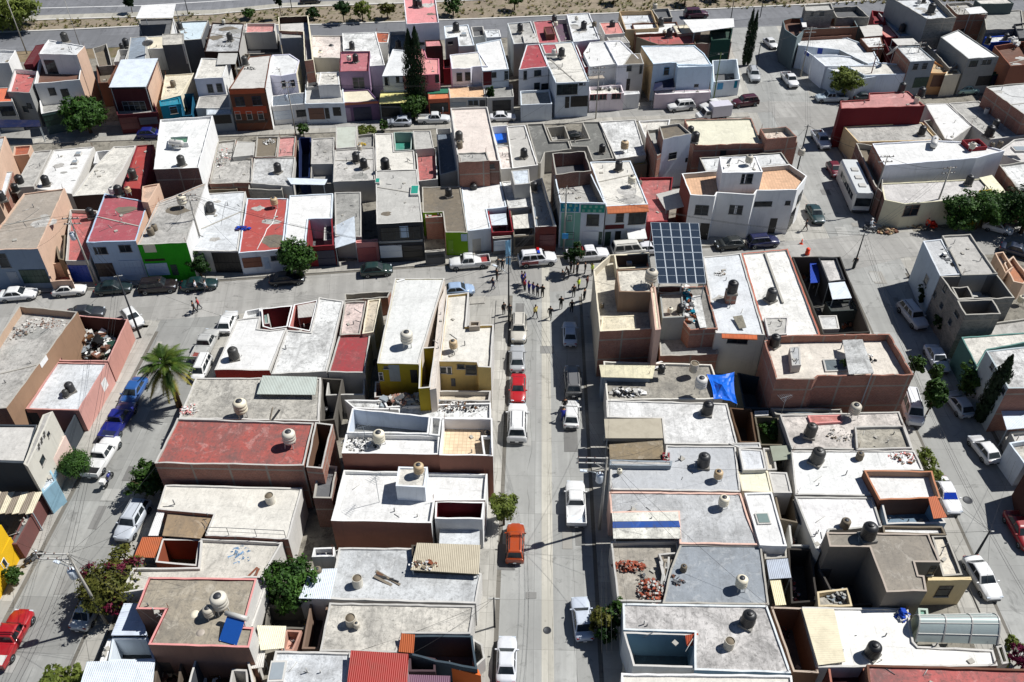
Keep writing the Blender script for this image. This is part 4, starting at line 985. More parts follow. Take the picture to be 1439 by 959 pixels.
O(h, 'w 536,320,590,338 black; p 562,318,574,334 lblue; g 533,345,565,362 bwhite; g 567,345,594,362 black; p 531,338,594,341 steel')  # balcony recess is drawn as black glass, its shade put into the colour
skylight(h, 583, 270, 1.1, 2.4, mat=paint('turq', .3)); skylight(h, 531, 257, .6, 1.2, mat=paint('turq', .3))
h = house('house with lime green front wall and rough grey-brown roof beside dark driveway', 'lime green-fronted house')
V(h, '593,263 647,262 657,327 626,327 622,298 594,299', 3.6, 'mud', 'conc', .12, faces={'n': 'lime', 'l': 'brick'}, dirt=.8); T(h, 'b 631,277'); O(h, 'p 648,329,657,339 lblue; d 630,338,637,355 lime')
V(h, '597,300 620,298 622,305 598,306', 3.4, 'dpink', 'brick', .3); V(h, '597,352 625,350 625,353 597,355', 2.0, 'grey', 'dgrey', .1); O(h, 'g 600,358,624,362 charcoal')
h = house('single-storey white-roofed house with cloth-shaded red patio and pale grey front', 'white roof with cloth-shaded red patio')
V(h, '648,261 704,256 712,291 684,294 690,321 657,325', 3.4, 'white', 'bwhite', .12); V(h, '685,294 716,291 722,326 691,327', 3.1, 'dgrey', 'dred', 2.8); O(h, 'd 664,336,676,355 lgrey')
V(h, '692,333 740,329 741,332 693,336', 2.6, 'white', 'dgrey', .1); O(h, 'g 694,338,718,352 bwhite')
canopy(h, '687,302 711,300 713,316 690,317', 2.9, 'bwhite', sheet=False); T(h, 'b 666,272')
h = house('low house with pale roof, flat white carport and wide dark garage by the banner', 'pale roof with dark garage by banner')
V(h, '705,256 741,252 747,290 715,293', 3.5, 'white', 'offwhite', .12); V(h, '716,294 746,292 752,330 722,333', 3.1, 'dgrey', 'mud', 2.2); canopy(h, '720,303 748,300 750,320 722,322', 3.3, 'white', sheet=False)
O(h, 'g 724,334,750,346 black'); V(h, '718,240 743,238 745,258 723,260', 5.6, 'bwhite', 'lgrey', .05)
h = house('narrow house with shaded blue-grey sunk roof and dark red brick front wall', 'shaded blue-grey sunk roof with red brick front')
V(h, '743,256 762,250 782,318 752,319', 4.2, '7c8792', 'offwhite', .9, faces={'n': '6e3a34', 'r': 'block'}, dirt=.4); O(h, 'g 758,330,780,346 5c2228'); T(h, 'B 750,268 .9')  # the roof's blue-grey carries its shade as colour
h = house('tall two-storey house with teal dotted lattice parapet over mint and white fronts', 'house with teal dotted lattice parapet')
V(h, '779,246 829,241 851,286 787,285', 7, 'lgrey', 'bwhite', 1.5, faces={'l': 'block', 'r': 'block'}, inner='block', dirt=.5)
O(h, 'q 788,286,814,298 teal; q 816,288,850,299 turq; p 788,299,815,347 mint; w 825,302,841,317 black; g 819,325,840,344 bwhite; w 798,303,803,310 white; w 797,327,806,336 black; d 841,326,846,344 dgreen')
V(h, '776,216 822,212 831,240 781,246', 7.6, 'dgrey', 'brickd', 2.0, inner='brickd', dirt=.9)
h = house('two-storey white-roofed house with orange tile eave and shaded dark balcony', 'white roof with orange tile eave')
V(h, '829,228 886,226 911,287 852,290', 6.2, 'white', 'bwhite', .12, faces={'l': 'pale'}, dirt=.4)
O(h, 'a 852,288,910,295 b8683e .9 t; w 866,300,876,312 dgrey; w 884,298,907,315 black; p 850,316,877,322 5a2a2c; d 850,326,858,342 dgreen; d 864,325,872,341 black; a 880,322,907,331 white 1.6; p 882,333,903,345 cream')  # wide black pane stands for the balcony, shade painted as dark glass
T(h, 'w 887,262; b 869,240'); antenna(892, 278, 6.1, 2.2, 'television aerial on the white roof with the orange tile eave')
h = house('low house with red stained terraces and grey lean-to roof behind the solar array', 'red terraces behind the solar array')
V(h, '899,250 946,249 939,311 908,312', 3.2, 'dpink', 'dred', .35, dirt=.8); canopy(h, '922,273 959,264 963,290 936,296', 4, 'lgrey', [3.6, 4, 3.8, 3.4]); T(h, 'd 898,262 .8')
h = house('white two-storey corner house with tiled roof terrace and white stair tower', 'white corner house with tiled terrace')
V(h, '958,244 1110,231 1134,248 1120,267 1064,268 1060,274 1008,271 1005,276 970,274', 6.8, 'c8a282', 'e2e2e0', .7, faces={'l': '7a4238'}, tile=True, inner='lgrey')
V(h, '1011,221 1063,220 1072,242 1015,243', 9.2, 'white', 'e6e6e6', .1)
O(h, 'w 977,289,995,302 dgrey; w 1025,289,1043,301 dgrey; w 1056,284,1084,290 black; w 1104,283,1110,288 black; d 1081,307,1091,324 black; d 983,314,997,334 black; w 1042,245,1057,258 dgrey; w 1107,302,1114,318 black; w 1121,274,1125,284 black')
T(h, 'w 1021,268 .8', 6.1); T(h, 'w 1051,233 .9 | tower-top', 9.1); dish(h, 1024, 236, 'small dish on the stair tower of the white corner house', 9.1, 3)
# ---------------------------------------------------------------- north row of the same block (backs)
h = house('house at the left edge with peach side wall facing the small yard', 'peach-walled house at the left edge')
V(h, '-45,197 8,192 -12,262 -70,268', 6, 'offwhite', 'peach', .2); V(h, '-40,245 18,241 8,274 -50,282', 3.6, 'bwhite', 'brick', .1); T(h, 'b 4,283', 3.2)
h = house('narrow house with grey patched roof next to the peach-walled house', 'narrow grey patched roof')
V(h, '47,213 73,211 47,262 20,264', 3.3, 'lgrey', 'pale', .15, dirt=.8); V(h, '20,206 44,204 40,217 18,219', 3.0, 'orange', 'peach', .3); T(h, 'b 30,261; b 23,270 .8 | smaller')
h = house('low house with broad white roof and two small skylights', 'white roof with two skylights')
V(h, '75,211 132,206 101,273 50,265', 3.4, 'white', 'offwhite', .15); skylight(h, 111, 218, .8, .8); skylight(h, 106, 230, .8, .8); T(h, 'b 66,261')
h = house('white roof with notched parapet and a dark rear yard wall', 'notched white roof with dark rear wall')
V(h, '134,232 160,206 191,205 171,240 148,273 102,276', 3.5, 'white', 'offwhite', .15, faces={'n': '4a3a36'}); V(h, '135,213 157,211 150,228 131,230', 3.2, 'grey', 'white', 2.2); T(h, 'b 155,256'); skylight(h, 138, 270, 2.2, .7)
h = house('narrow house with dark-red painted roof beside the tall white house', 'narrow dark-red painted roof')
V(h, '192,205 216,203 203,266 173,264', 3.3, 'red', 'dred', .15, dirt=.4); T(h, 'B 188,252'); 
h = house('tall white house with bare dark brick rear and a green sunken terrace', 'tall white house with brick rear')
V(h, '225,168 299,163 279,236 216,238', 7, 'white', 'white', .35, faces={'n': 'brickd', 'r': 'white'}, dirt=.4); T(h, 'b 256,233'); V(h, '238,192 266,191 264,201 236,202', 7.3, '4c7a62', 'white', .3); T(h, 'g 249,206')
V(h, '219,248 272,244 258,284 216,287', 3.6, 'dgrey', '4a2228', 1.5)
h = house('low house with rubble-strewn pale roof right of the tall white house', 'rubble-strewn pale roof')
V(h, '306,199 332,196 328,222 355,222 354,257 294,258', 3.3, 'pale', 'brick', .3, inner='conc', dirt=1.); V(h, '292,258 336,256 333,266 290,268', 2.6, 'mud', 'mud', .9); T(h, 'b 311,244; b 318,238 .8 | smaller')
heap(312, 222, 3.0, 1.8, 3., .3, ['white', 'pale', 'pink', 'grey'], 'scatter of broken masonry on the pale roof right of the tall white house', 90, seed=4)
h = house('house with grey sheet roof and pink slab in the back row', 'grey sheet roof with pink slab')
V(h, '333,199 358,200 356,218 327,221', 3.7, 'lgrey', 'lgrey', .05, sheet=True); V(h, '361,192 392,192 388,220 358,221', 3.5, 'mud', 'brick', .25); V(h, '392,193 416,191 413,220 389,221', 3.4, 'pink', 'brick', .25); V(h, '357,222 415,221 410,262 352,258', 3.3, 'offwhite', 'pale', .15, dirt=1.)
heap(378, 200, 3.3, 1., .8, .35, ['white', 'pale', 'grey'], 'heap of pale rubble on the mottled slab in the back row', 40, seed=5); T(h, 'b 391,243'); V(h, '350,258 398,260 396,268 349,266', 3, 'grey', 'block', 1.0)
h = house('grey-roofed house with dark blue yard and white sheet lean-to', 'grey roof with dark blue yard')
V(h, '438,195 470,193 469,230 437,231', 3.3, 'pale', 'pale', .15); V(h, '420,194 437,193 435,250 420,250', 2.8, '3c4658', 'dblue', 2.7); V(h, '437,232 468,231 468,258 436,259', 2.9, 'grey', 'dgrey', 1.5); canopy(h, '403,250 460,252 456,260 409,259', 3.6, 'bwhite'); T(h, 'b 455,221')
h = house('house with greenish sheet roof and cluttered pale yard beside blue-grey driveway', 'greenish sheet roof in the back row')
V(h, '472,178 502,177 500,207 472,209', 3.6, 'b4b8ac', 'pale', .05, sheet=True); V(h, '502,190 526,188 526,207 501,208', 3.2, 'grey', 'conc', .4, dirt=1.); V(h, '470,211 526,207 527,253 468,256', 3.4, 'offwhite', 'pale', .15, dirt=.8)
T(h, 'b 501,228; b 512,237 | rear; w 506,214 .7'); heap(507, 203, 2.9, .8, .5, .3, ['yellow', 'olive', 'grey'], 'yellowish heap of bags behind the greenish sheet roof', 18, 'bags', 'bag_heap', seed=8)
h = house('white-roofed house with sunken teal patio and grey slab', 'white roof with sunken teal patio')
V(h, '527,188 552,187 554,213 582,211 584,240 528,241', 3.5, 'white', 'offwhite', .15, dirt=.4); V(h, '553,186 580,186 578,210 555,212', 3.4, 'turq', '9aa8a0', 1.6); V(h, '580,184 605,184 610,208 583,210', 3.8, 'lgrey', 'pale', .1); T(h, 'b 542,238 1.1')
h = house('house with pink patio and long blue-shaded driveway slab', 'pink patio with blue-shaded driveway')
V(h, '584,211 613,208 615,252 588,255', 3.2, 'dpink', 'offwhite', .7); V(h, '613,181 634,180 643,240 618,246', 3.0, '66707c', 'offwhite', .9)
h = house('big two-storey house with pinkish roof slab and brown brick rear wall', 'big pinkish roof with brick rear')
V(h, '633,152 685,150 702,226 644,228', 7, 'd8ccc2', 'offwhite', .3, faces={'n': 'brickd'}, dirt=.35); O(h, 'w 655,232,667,238 brown; w 684,231,695,237 brown'); T(h, 'b 645,199; d 646,208 | larger'); V(h, '643,215 684,214 688,226 645,228', 7.25, 'pale', 'brick', .2)
h = house('house with small bright blue pool patio and white terrace', 'house with bright blue pool patio')
V(h, '690,178 714,176 722,203 697,205', 2.6, 'lgrey', 'white', 1.2); sp = MB(); q = [at(x, y, 1.5)-h.root.location for x, y in ((693, 184), (712, 182), (717, 200), (699, 202))]; sp.face(list(reversed(q)), paint('2463c8', .15)); sp.build('pool', h.root); V(h, '697,206 724,204 728,236 704,238', 3.4, 'e0d4cc', 'white', .15)
h = house('pale grey flat roof with white edge and one black tank, back row', 'pale grey roof with white edge')
V(h, '712,178 738,176 756,232 720,237', 3.6, 'pale', 'white', .2, faces={'l': 'block'}); T(h, 'b 736,222')
h = house('dark grey stepped roof with concrete parapets round a small yard', 'dark grey stepped roof')
V(h, '740,174 764,173 774,199 799,198 803,210 766,214 760,230 755,229', 3.5, '6e6e6a', 'conc', .3, dirt=.7); V(h, '768,179 794,177 801,196 776,198', 2.4, 'grey', 'conc', 1.6)
h = house('dark grey roof with reddish parapet and black tank, beside a broad white roof', 'dark grey roof beside broad white roof')
V(h, '818,171 843,171 863,223 833,226 825,206 803,206 800,198 828,195', 3.6, '72726d', 'conc', .25, dirt=.7); T(h, 'b 846,215')
h = house('broad white roof with one tan tank and stained near edge', 'broad white roof with stained edge')
V(h, '842,171 893,168 908,218 866,224', 3.7, 'white', 'offwhite', .15); T(h, 't 877,214 1.1'); V(h, '868,224 906,219 910,230 870,235', 3.0, 'olive', 'mud', .5)
h = house('white terrace with narrow dark slot next to the brick building', 'white terrace next to brick building')
V(h, '897,170 942,168 934,197 926,205 912,204', 3.5, 'white', 'white', .3); V(h, '907,182 922,181 936,212 920,214', 3.0, 'steel', 'offwhite', .4)
h = house('brick building with cream roof, white upper room and brick corner terrace', 'brick building with cream roof')
V(h, '962,168 1056,166 1068,196 1119,193 1121,200 976,205', 6.2, 'd6d2bc', 'brick', .25, top='brick', dirt=.25)
V(h, '926,177 955,173 972,188 932,196', 8.2, 'mud', 'brick', .4, faces={'n': 'bwhite', 'r': 'bwhite'}); V(h, '909,183 926,181 931,215 924,219', 6.0, 'grey', 'brick', .5)
V(h, '1068,181 1105,178 1120,192 1077,196', 7.2, 'd8c8b8', 'brick', .7, top='brick')
O(h, 'w 940,215,950,224 dgrey; d 963,222,967,228 black; w 1012,212,1020,219 brown'); T(h, 'B 970,190 .9; b 976,200 | nearer'); 
h = house('long white roof strip between the brick building and the white corner house', 'white roof strip behind corner house')
V(h, '983,222 1098,214 1110,231 992,241', 5.2, 'white', 'dgrey', .2, faces={'r': 'brick'}); T(h, 'w 1124,222 .9 | street-side', 5.0); 
# ================================================================ row beyond the back street (fronts face us)
h = house('two-storey grey house with pink roof terrace and orange tiled porch, far left', 'grey house with pink terrace')
V(h, '20,97 53,100 42,131 10,129', 6, 'dpink', '8d8d8a', .7, inner='white'); V(h, '-15,124 14,123 18,143 -14,144', 5, 'd07050', 'lgrey', .1, tile=True); O(h, 'w 33,150,39,158 black; w 39,146,44,153 black; w 1,150,20,163 black'); canopy(h, '-10,168 55,169 57,178 -12,180', 2.8, 'navy')
V(h, '-8,70 22,71 12,88 -20,90', 4.5, 'offwhite', 'white', .4); T(h, 'c 13,92 .8', 3.5)
h = house('white three-storey house with tall peach side wall and brown terrace', 'white three-storey house with peach side')
V(h, '68,56 119,65 108,77 54,76', 9, 'white', 'white', .15, faces={'r': 'peach'}); V(h, '55,84 118,72 112,112 48,118', 6.4, 'brown', 'white', .8, faces={'r': 'peach', 'n': 'white'}); V(h, '52,118 102,112 108,150 58,160', 3.6, 'grey', 'white', .9, faces={'r': 'peach', 'n': '4a5a5a'})
O(h, 'w 65,85,79,104 black; w 69,124,78,134 black; d 86,125,97,137 black; g 62,160,88,176 dgreen'); T(h, 'B 93,60 1.1', 8.85); V(h, '50,64 62,62 46,90 33,91', 6.8, 'maroon', 'maroon', .05)
heap(77, 145, 2.7, 3., .6, .5, ['white', 'maroon', 'dgrey', 'blue'], 'row of pots and clutter on the white three-storey house balcony', 40, 'clutter', 'balcony_clutter', (.15, .4), .8, 7)
h = house('maroon-fronted house under big white metal roof beside the bright green tree', 'maroon house under white metal roof')
V(h, '171,88 222,86 208,125 155,126', 6.0, 'dgrey', '4a2428', .2, faces={'r': 'peach', 'l': 'offwhite'}); canopy(h, '170,84 222,82 205,122 153,123', 7.0, 'bwhite'); V(h, '158,140 214,138 222,158 165,162', 3.3, 'grey', '4e2026', .9)
O(h, 'w 174,143,205,159 steel; g 168,165,195,182 5a2228; g 196,165,222,175 dgrey')
h = house('small dark yard house with brown walls behind the maroon house', 'brown-walled yard house'); V(h, '135,92 165,92 152,116 138,117', 4.2, 'mud', 'brown', 1.2); V(h, '130,68 150,62 158,92 138,94', 4.6, 'mud', 'block', .9); V(h, '166,70 182,69 176,86 160,87', 4.8, 'dgrey', 'offwhite', 1.0); V(h, '183,53 206,51 205,84 178,86', 4.9, '8c98a4', 'lgrey', .1)
T(h, 'b 178,66; b 172,70 .8 | smaller', 4.6); dish(h, 213, 78, 'big white dish behind the maroon house', 4.8, 2.2, 2.2)
h = house('white metal canopy over a dark open upper floor beside the highway', 'white canopy over dark upper floor')
V(h, '196,27 244,26 240,50 196,52', 3.8, 'dgrey', 'dgrey', .3, faces={'r': 'white'}); canopy(h, '199,8 247,6 243,25 191,26', 7, 'white'); V(h, '206,52 240,50 232,68 205,69', 4.0, 'cream', 'white', .1)
h = house('low house with bright teal walled front next to maroon house', 'low teal-fronted house')
V(h, '232,106 273,103 254,134 226,141', 3.8, 'cream', 'cream', .15, faces={'n': 'teal'}); V(h, '252,133 272,131 270,162 256,163', 3.2, 'dgrey', '14506a', 2.6); V(h, '224,142 252,137 254,146 225,150', 3.9, 'teal', 'teal', .2); O(h, 'w 239,150,249,160 sky'); T(h, 'd 244,122')
h = house('grey block-walled house with blue-white roof and white annex, top left', 'grey block-walled house, top left')
V(h, '228,48 258,47 258,62 228,64', 6.8, 'offwhite', 'dgrey', .1); V(h, '245,31 293,29 283,55 258,57', 6.6, 'c4d2d8', 'dgrey', .2); O(h, 'p 259,62,263,90 offwhite'); T(h, 'b 254,42')
h = house('white roof strewn with clutter near the highway, left of the pink patio', 'cluttered white roof by the highway')
V(h, '298,32 343,33 336,73 287,73', 5.8, 'offwhite', 'dbrown', .2, faces={'r': 'pale'}, dirt=.9); T(h, 'B 324,58; w 315,35 .6')
heap(318, 65, 5.7, 2, .5, .3, ['grey', 'dgrey', 'pale'], 'low scatter of scrap on the cluttered white roof by the highway', 30, 'scrap', 'scrap_heap', seed=11)
h = house('tall grey block with brown back wall, cream side and pink patio', 'tall grey block with pink patio')
V(h, '394,44 428,46 428,53 394,54', 7.0, 'lgrey', '7d8084', .2); V(h, '391,24 433,22 440,84 428,86 426,45 392,43', 7.4, 'offwhite', 'cream', 1.2, inner='dbrown', faces={'n': 'brick'}); V(h, '346,33 387,33 386,45 344,46', 5, 'pink', 'offwhite', .5); V(h, '342,49 392,48 395,75 340,76', 3.0, 'charcoal', 'dgrey', 1.2)
h = house('white two-storey house with twin windows and low dirt-roofed carport', 'white twin-window house')
V(h, '283,82 322,83 313,109 273,111', 6, 'white', 'white', .15, faces={'n': 'd6d8e2', 'l': 'd6d8e2'}); canopy(h, '307,75 334,75 331,90 304,91', 6.2, 'lgrey'); V(h, '280,136 322,133 324,152 275,152', 3.2, 'pale', 'offwhite', .1, dirt=1.); V(h, '290,152 323,150 326,160 290,162', 3.0, 'bwhite', 'steel', .05)
O(h, 'w 292,119,299,130 dgrey; w 305,118,312,129 dgrey; g 296,162,325,174 black'); T(h, 'b 301,99')
h = house('brown two-storey house with orange eave and orange balcony band', 'brown house with orange bands')
V(h, '350,80 381,77 373,124 321,126', 7.2, 'offwhite', '6a4434', .12, faces={'r': 'white', 'l': 'white'}); O(h, 'p 322,126,372,132 b0583a; w 331,137,343,149 navy; w 355,136,367,148 navy; p 327,150,375,160 a84c34; w 331,157,338,168 offwhite; w 347,157,354,168 offwhite; w 363,157,370,168 offwhite; g 330,169,376,173 dbrown'); T(h, 'b 345,92'); V(h, '331,78 351,77 345,98 330,98', 4, 'dgrey', 'mud', .8)
heap(352, 97, 7.05, 1.2, .5, .3, ['black', 'grey'], 'dark scrap behind the brown house with orange bands', 16, 'scrap', 'scrap_heap', seed=12)
h = house('lilac-white two-storey house with stepped front and grey carport roof', 'lilac-white stepped-front house')
V(h, '383,77 407,76 421,85 416,103 394,107 376,105', 6.2, 'white', 'd4d2e0', .15, faces={'r': 'cream'}, dirt=.4); V(h, '382,135 430,130 431,146 382,150', 3.2, '5a6470', 'white', .1); O(h, 'w 395,114,401,124 black; w 408,113,414,122 black; w 417,155,430,164 black; g 384,156,414,168 bwhite'); T(h, 'b 401,91')
h = house('house with pinkish flat roof, white upper room and dark double doors', 'pinkish roof with white upper room')
V(h, '438,50 481,50 480,82 437,81', 5.2, 'e0d4cc', 'pale', .2, dirt=.8); V(h, '430,104 480,100 484,145 428,146', 3.5, 'lgrey', 'bwhite', .12); V(h, '450,102 476,102 477,119 447,120', 5.6, 'white', 'white', .1); V(h, '432,105 447,104 446,122 431,123', 3.9, 'charcoal', 'offwhite', .3)
O(h, 'g 434,152,456,168 brown; d 457,152,463,167 black; d 468,151,479,163 black'); T(h, 'b 467,75; w 452,84'); T(h, 'B 452,93 | front', 3.4)
h = house('lilac house with maroon-edged pink roof and orange tiled strip', 'lilac house with orange tiled strip')
V(h, '478,73 520,72 518,100 477,101', 6.3, 'b06a70', 'lilac', .3, top='maroon'); V(h, '481,47 528,45 541,92 520,93 518,72 482,72', 5.6, 'white', 'white', .15); V(h, '480,128 518,126 532,142 482,145', 3.3, 'cream', '6d5672', .15); O(h, 'w 496,109,512,124 lilac; p 482,142,532,147 b06a50; g 497,151,522,166 navy; d 484,152,493,167 lilac'); T(h, 'w 491,88 .7; b 500,88', 6.0); T(h, 'b 495,70 | back', 5.45)
V(h, '528,45 548,46 545,60 529,60', 4.2, 'orange', 'white', .2); 
h = house('white two-storey house behind yellow awning, left of the cypresses', 'white house behind yellow awning')
V(h, '552,69 576,72 577,106 537,107', 6, 'white', 'd4d6d8', .15, dirt=.3); canopy(h, '535,127 577,128 578,144 533,146', 3.2, 'e0d68c'); V(h, '548,45 570,44 574,69 545,84', 3.6, '6e7c88', 'offwhite', .6); V(h, '533,146 576,146 577,150 533,150', 2.5, 'dgrey', 'dgrey', .1); O(h, 'w 541,109,546,120 black; w 557,108,566,116 black; g 536,152,562,164 black; p 567,106,577,126 pink'); T(h, 'b 560,68', 3.1)  # slab behind the house has its shade painted in as blue-grey
h = house('tall white building with pink roof slab at the highway edge', 'tall building with pink roof slab')
V(h, '567,-2 612,-3 617,32 571,34', 8.5, 'd88f90', 'd6d6da', .25, dirt=.35); T(h, 'B 590,11; b 584,10 | left', 8.3); O(h, 'w 589,60,596,63 dgrey')
h = house('pink two-storey house right of the cypresses with green lower awning', 'pink house right of the cypresses')
V(h, '574,70 596,69 600,82 617,83 617,104 579,106', 6, 'd89490', 'c87f8c', .15, dirt=.3); V(h, '597,57 619,56 622,65 598,66', 6.6, 'd08888', 'dbrown', .15); canopy(h, '600,123 630,122 630,131 601,132', 3.1, '1f6a52'); V(h, '602,131 631,130 632,138 602,140', 3.0, 'd07a50', 'b06048', .15); O(h, 'w 596,107,601,117 black; w 612,106,617,116 black; g 604,145,630,158 black'); T(h, 'w 599,84 .9')
h = house('white house with paired dark windows and peach flat porch roof', 'white house with peach porch roof')
V(h, '632,77 673,73 686,93 664,94 661,96 635,97', 6.2, 'white', 'e0dfe6', .15, dirt=.3); V(h, '630,122 680,121 683,137 632,138', 3.1, 'e0b890', 'pale', .12); O(h, 'w 642,103,649,114 dgrey; w 654,102,661,113 dgrey; g 633,144,655,150 steel; w 658,141,672,148 lblue; g 674,141,682,152 charcoal'); T(h, 'B 649,82'); V(h, '622,84 634,83 636,96 623,97', 3, 'pink', 'dred', 1.2)
V(h, '624,37 658,35 667,64 645,65 643,52 626,54', 6.6, 'white', 'bwhite', .15, faces={'n': 'cream'}); O(h, 'w 630,59,636,63 black'); T(h, 'B 641,45 1.1 | back'); skylight(h, 652, 50, 1, 1)
h = house('white roof with maroon front and two tanks by the grey porch slab', 'white roof with maroon front')
V(h, '669,62 704,55 715,97 678,100', 6.2, 'white', 'bwhite', .15, faces={'r': 'block'}); V(h, '682,121 720,118 722,136 684,138', 3.2, 'grey', 'pale', .15, dirt=.8); O(h, 'p 679,101,691,120 maroon; w 691,102,697,109 dgrey; w 709,100,714,112 steel; g 692,141,718,156 black'); T(h, 'b 695,82'); T(h, 'b 678,62 | back')
V(h, '662,38 679,37 682,50 665,52', 5, 'dgrey', 'offwhite', .8); V(h, '680,42 702,42 704,52 684,53', 5.6, 'white', 'white', .1)
h = house('white back-row house with grey side wall, above the dark-red roof', 'white back-row house with grey side')
V(h, '713,33 746,30 757,59 734,61 722,62', 6, 'lgrey', 'cdd0d0', .2, faces={'n': 'lgrey', 'l': 'cdd0d0'}); V(h, '734,49 752,47 757,60 737,61', 6.15, 'offwhite', 'offwhite', .05); T(h, 'b 731,45'); 
h = house('white-fronted house with dark-red roof and arched white garage wall', 'white-fronted house with dark-red roof')
V(h, '740,63 758,62 771,94 729,98', 6.3, 'a0444a', 'd8d8da', .15, faces={'l': 'pink'}, dirt=.3); V(h, '731,128 772,126 776,146 732,148', 3.0, 'grey', 'bwhite', .4); O(h, 'w 751,99,760,107 dgrey; w 736,100,740,112 dgrey; w 751,117,758,126 black; w 761,118,770,127 black; g 736,138,750,152 steel; p 754,130,776,150 e8e8ea'); T(h, 'b 745,83; c 755,80 .8')
h = house('house with dark-pink back roof and purple shaded court', 'dark-pink back roof with purple court')
V(h, '749,30 776,28 787,60 757,61', 6, 'b05a60', 'pale', .15); V(h, '775,28 797,27 805,57 787,59', 5.6, '6a4a62', 'offwhite', .8); T(h, 'B 779,32; w 781,39 .8', 5.8); V(h, '764,38 776,37 780,48 768,49', 6.9, 'maroon', 'brown', .1)
h = house('long white roof with dark glazed balcony above the dark garage', 'long white roof with glazed balcony')
V(h, '760,62 805,59 828,115 781,117 770,92', 6, 'white', 'bwhite', .12, dirt=.35); V(h, '761,63 781,62 785,75 766,76', 6.3, 'b05058', 'offwhite', .1); O(h, 'w 783,119,811,133 dgreen; w 814,117,822,120 dgrey; g 802,135,826,150 black; d 794,136,800,152 black; g 782,136,792,150 bwhite'); T(h, 'b 789,80; w 778,79 .8')
h = house('maroon-walled patio with tan awning between two white roofs', 'maroon-walled patio'); V(h, '808,60 831,58 838,92 822,95', 5.4, 'dred', 'dred', 2.0, top='white'); canopy(h, '822,96 838,95 850,110 828,111', 4.4, 'tan')
h = house('white roof with projecting tank room, blue panel and pinkish fence wall', 'white roof with blue panel')
V(h, '829,60 850,58 866,90 829,94 820,75', 6, 'white', 'white', .12, dirt=.3); O(h, 'p 830,96,862,110 white'); V(h, '828,122 873,119 877,131 829,133', 3.0, 'white', 'e4d8da', .6); O(h, 'w 829,133,841,141 dpink; w 842,132,852,140 dpink; w 860,131,872,139 dpink'); T(h, 'B 839,79 1.1'); heap(848, 127, 2.4, 3.5, .5, .5, ['dgrey', 'mud', 'white'], 'row of dark pots on the pinkish fence-wall porch', 40, 'clutter', 'porch_clutter', (.15, .4), .8, 13)
h = house('white back-row roof with three small black fixtures near the highway kerb', 'white back-row roof near highway kerb')
V(h, '796,20 828,18 843,55 806,59', 6, 'white', 'd8d8da', .2); T(h, 'B 820,42; w 810,31 .6; d 835,38'); heap(840, 50, 5.8, .8, .8, .5, ['white', 'grey', 'black'], 'white scrap at the corner of the white back-row roof near highway kerb', 26, 'scrap', 'scrap_heap', seed=17)
h = house('salmon roof with one black tank, back row', 'salmon back-row roof'); V(h, '842,32 870,31 878,47 850,49', 5.5, 'd48c84', 'offwhite', .12); V(h, '850,49 876,48 885,60 858,60', 5.0, 'pale', 'offwhite', .1); T(h, 'B 860,41')
h = house('white two-storey house with grey slab edge and white fence wall', 'white house with grey slab edge')
V(h, '850,58 872,57 905,90 868,92', 6.2, 'white', 'dcdce0', .12, dirt=.4); V(h, '886,76 900,75 905,90 876,91', 6.35, 'mud', 'lgrey', .05); O(h, 'w 881,93,887,100 dgrey; w 899,92,902,104 dgrey; d 880,111,885,127 black'); V(h, '873,129 898,128 899,132 874,134', 2.6, 'white', 'white', .1); T(h, 'B 882,75; w 870,75 .6')
h = house('tan-walled house with white sunk terraces beside the highway', 'tan-walled house with sunk terraces')
V(h, '870,16 916,15 926,40 879,42', 6, 'white', 'sand', .8); V(h, '888,33 951,31 957,46 893,49', 5.6, 'white', 'brown', .25, dirt=.4); T(h, 'w 920,16 | back; b 928,37', 5.4); V(h, '916,13 940,12 945,25 925,26', 6.1, 'dgrey', 'block', .5)
h = house('red-roofed terrace behind the big light-blue house', 'red terrace behind light-blue house'); V(h, '892,51 970,45 978,62 925,63 908,57', 5.2, 'b05a56', 'mud', .15); T(h, 'b 940,53; w 933,50 .7')
h = house('big white-roofed house with plain light-blue front and dark shade cloth', 'big light-blue-fronted house')
V(h, '901,65 976,64 990,76 1000,91 952,91 950,88 918,90', 6.5, 'white', 'c6d8e6', .12, faces={'l': 'sand'}, dirt=.3); V(h, '950,90 1001,91 1001,93 953,95', 6.4, 'bwhite', 'c6d8e6', .1); canopy(h, '920,116 946,110 949,126 917,128', 3.4, 'navy', [3.2, 3.8, 3.0, 3.0]); V(h, '920,129 998,126 999,130 921,133', 2.6, 'white', 'd8c8cc', .1); O(h, 'w 933,95,940,105 sky; w 976,119,981,122 black'); T(h, 'b 953,70; b 965,84 | nearer'); 
h = house('brick house with white canopy over a glazed roof room by the far corner', 'brick house with white canopy')
V(h, '965,29 1030,28 1028,60 972,62', 4.8, 'mud', 'brickd', .5, faces={'n': 'brick'}); canopy(h, '960,28 1031,26 1032,38 974,46', 7, 'white'); V(h, '998,41 1030,40 1027,56 1000,57', 5.6, 'dgreen', 'dgreen', .5); V(h, '1000,60 1028,59 1026,68 1001,70', 3.5, 'grey', 'dgrey', .2)
V(h, '945,36 972,34 985,46 952,48', 5.6, 'cream', 'brick', .1)
h = house('walled corner yard with mural-painted white wall beside the twin cypresses', 'walled corner yard', 'yard wall', 'walled_yard'); V(h, '1001,85 1036,83 1040,112 1003,115', 2.8, 'dgrey', 'dfe6ea', 2.6); O(h, 'p 1027,114,1036,124 teal; p 1008,117,1016,126 sky'); T(h, 'B 1027,118 .8', 0.)
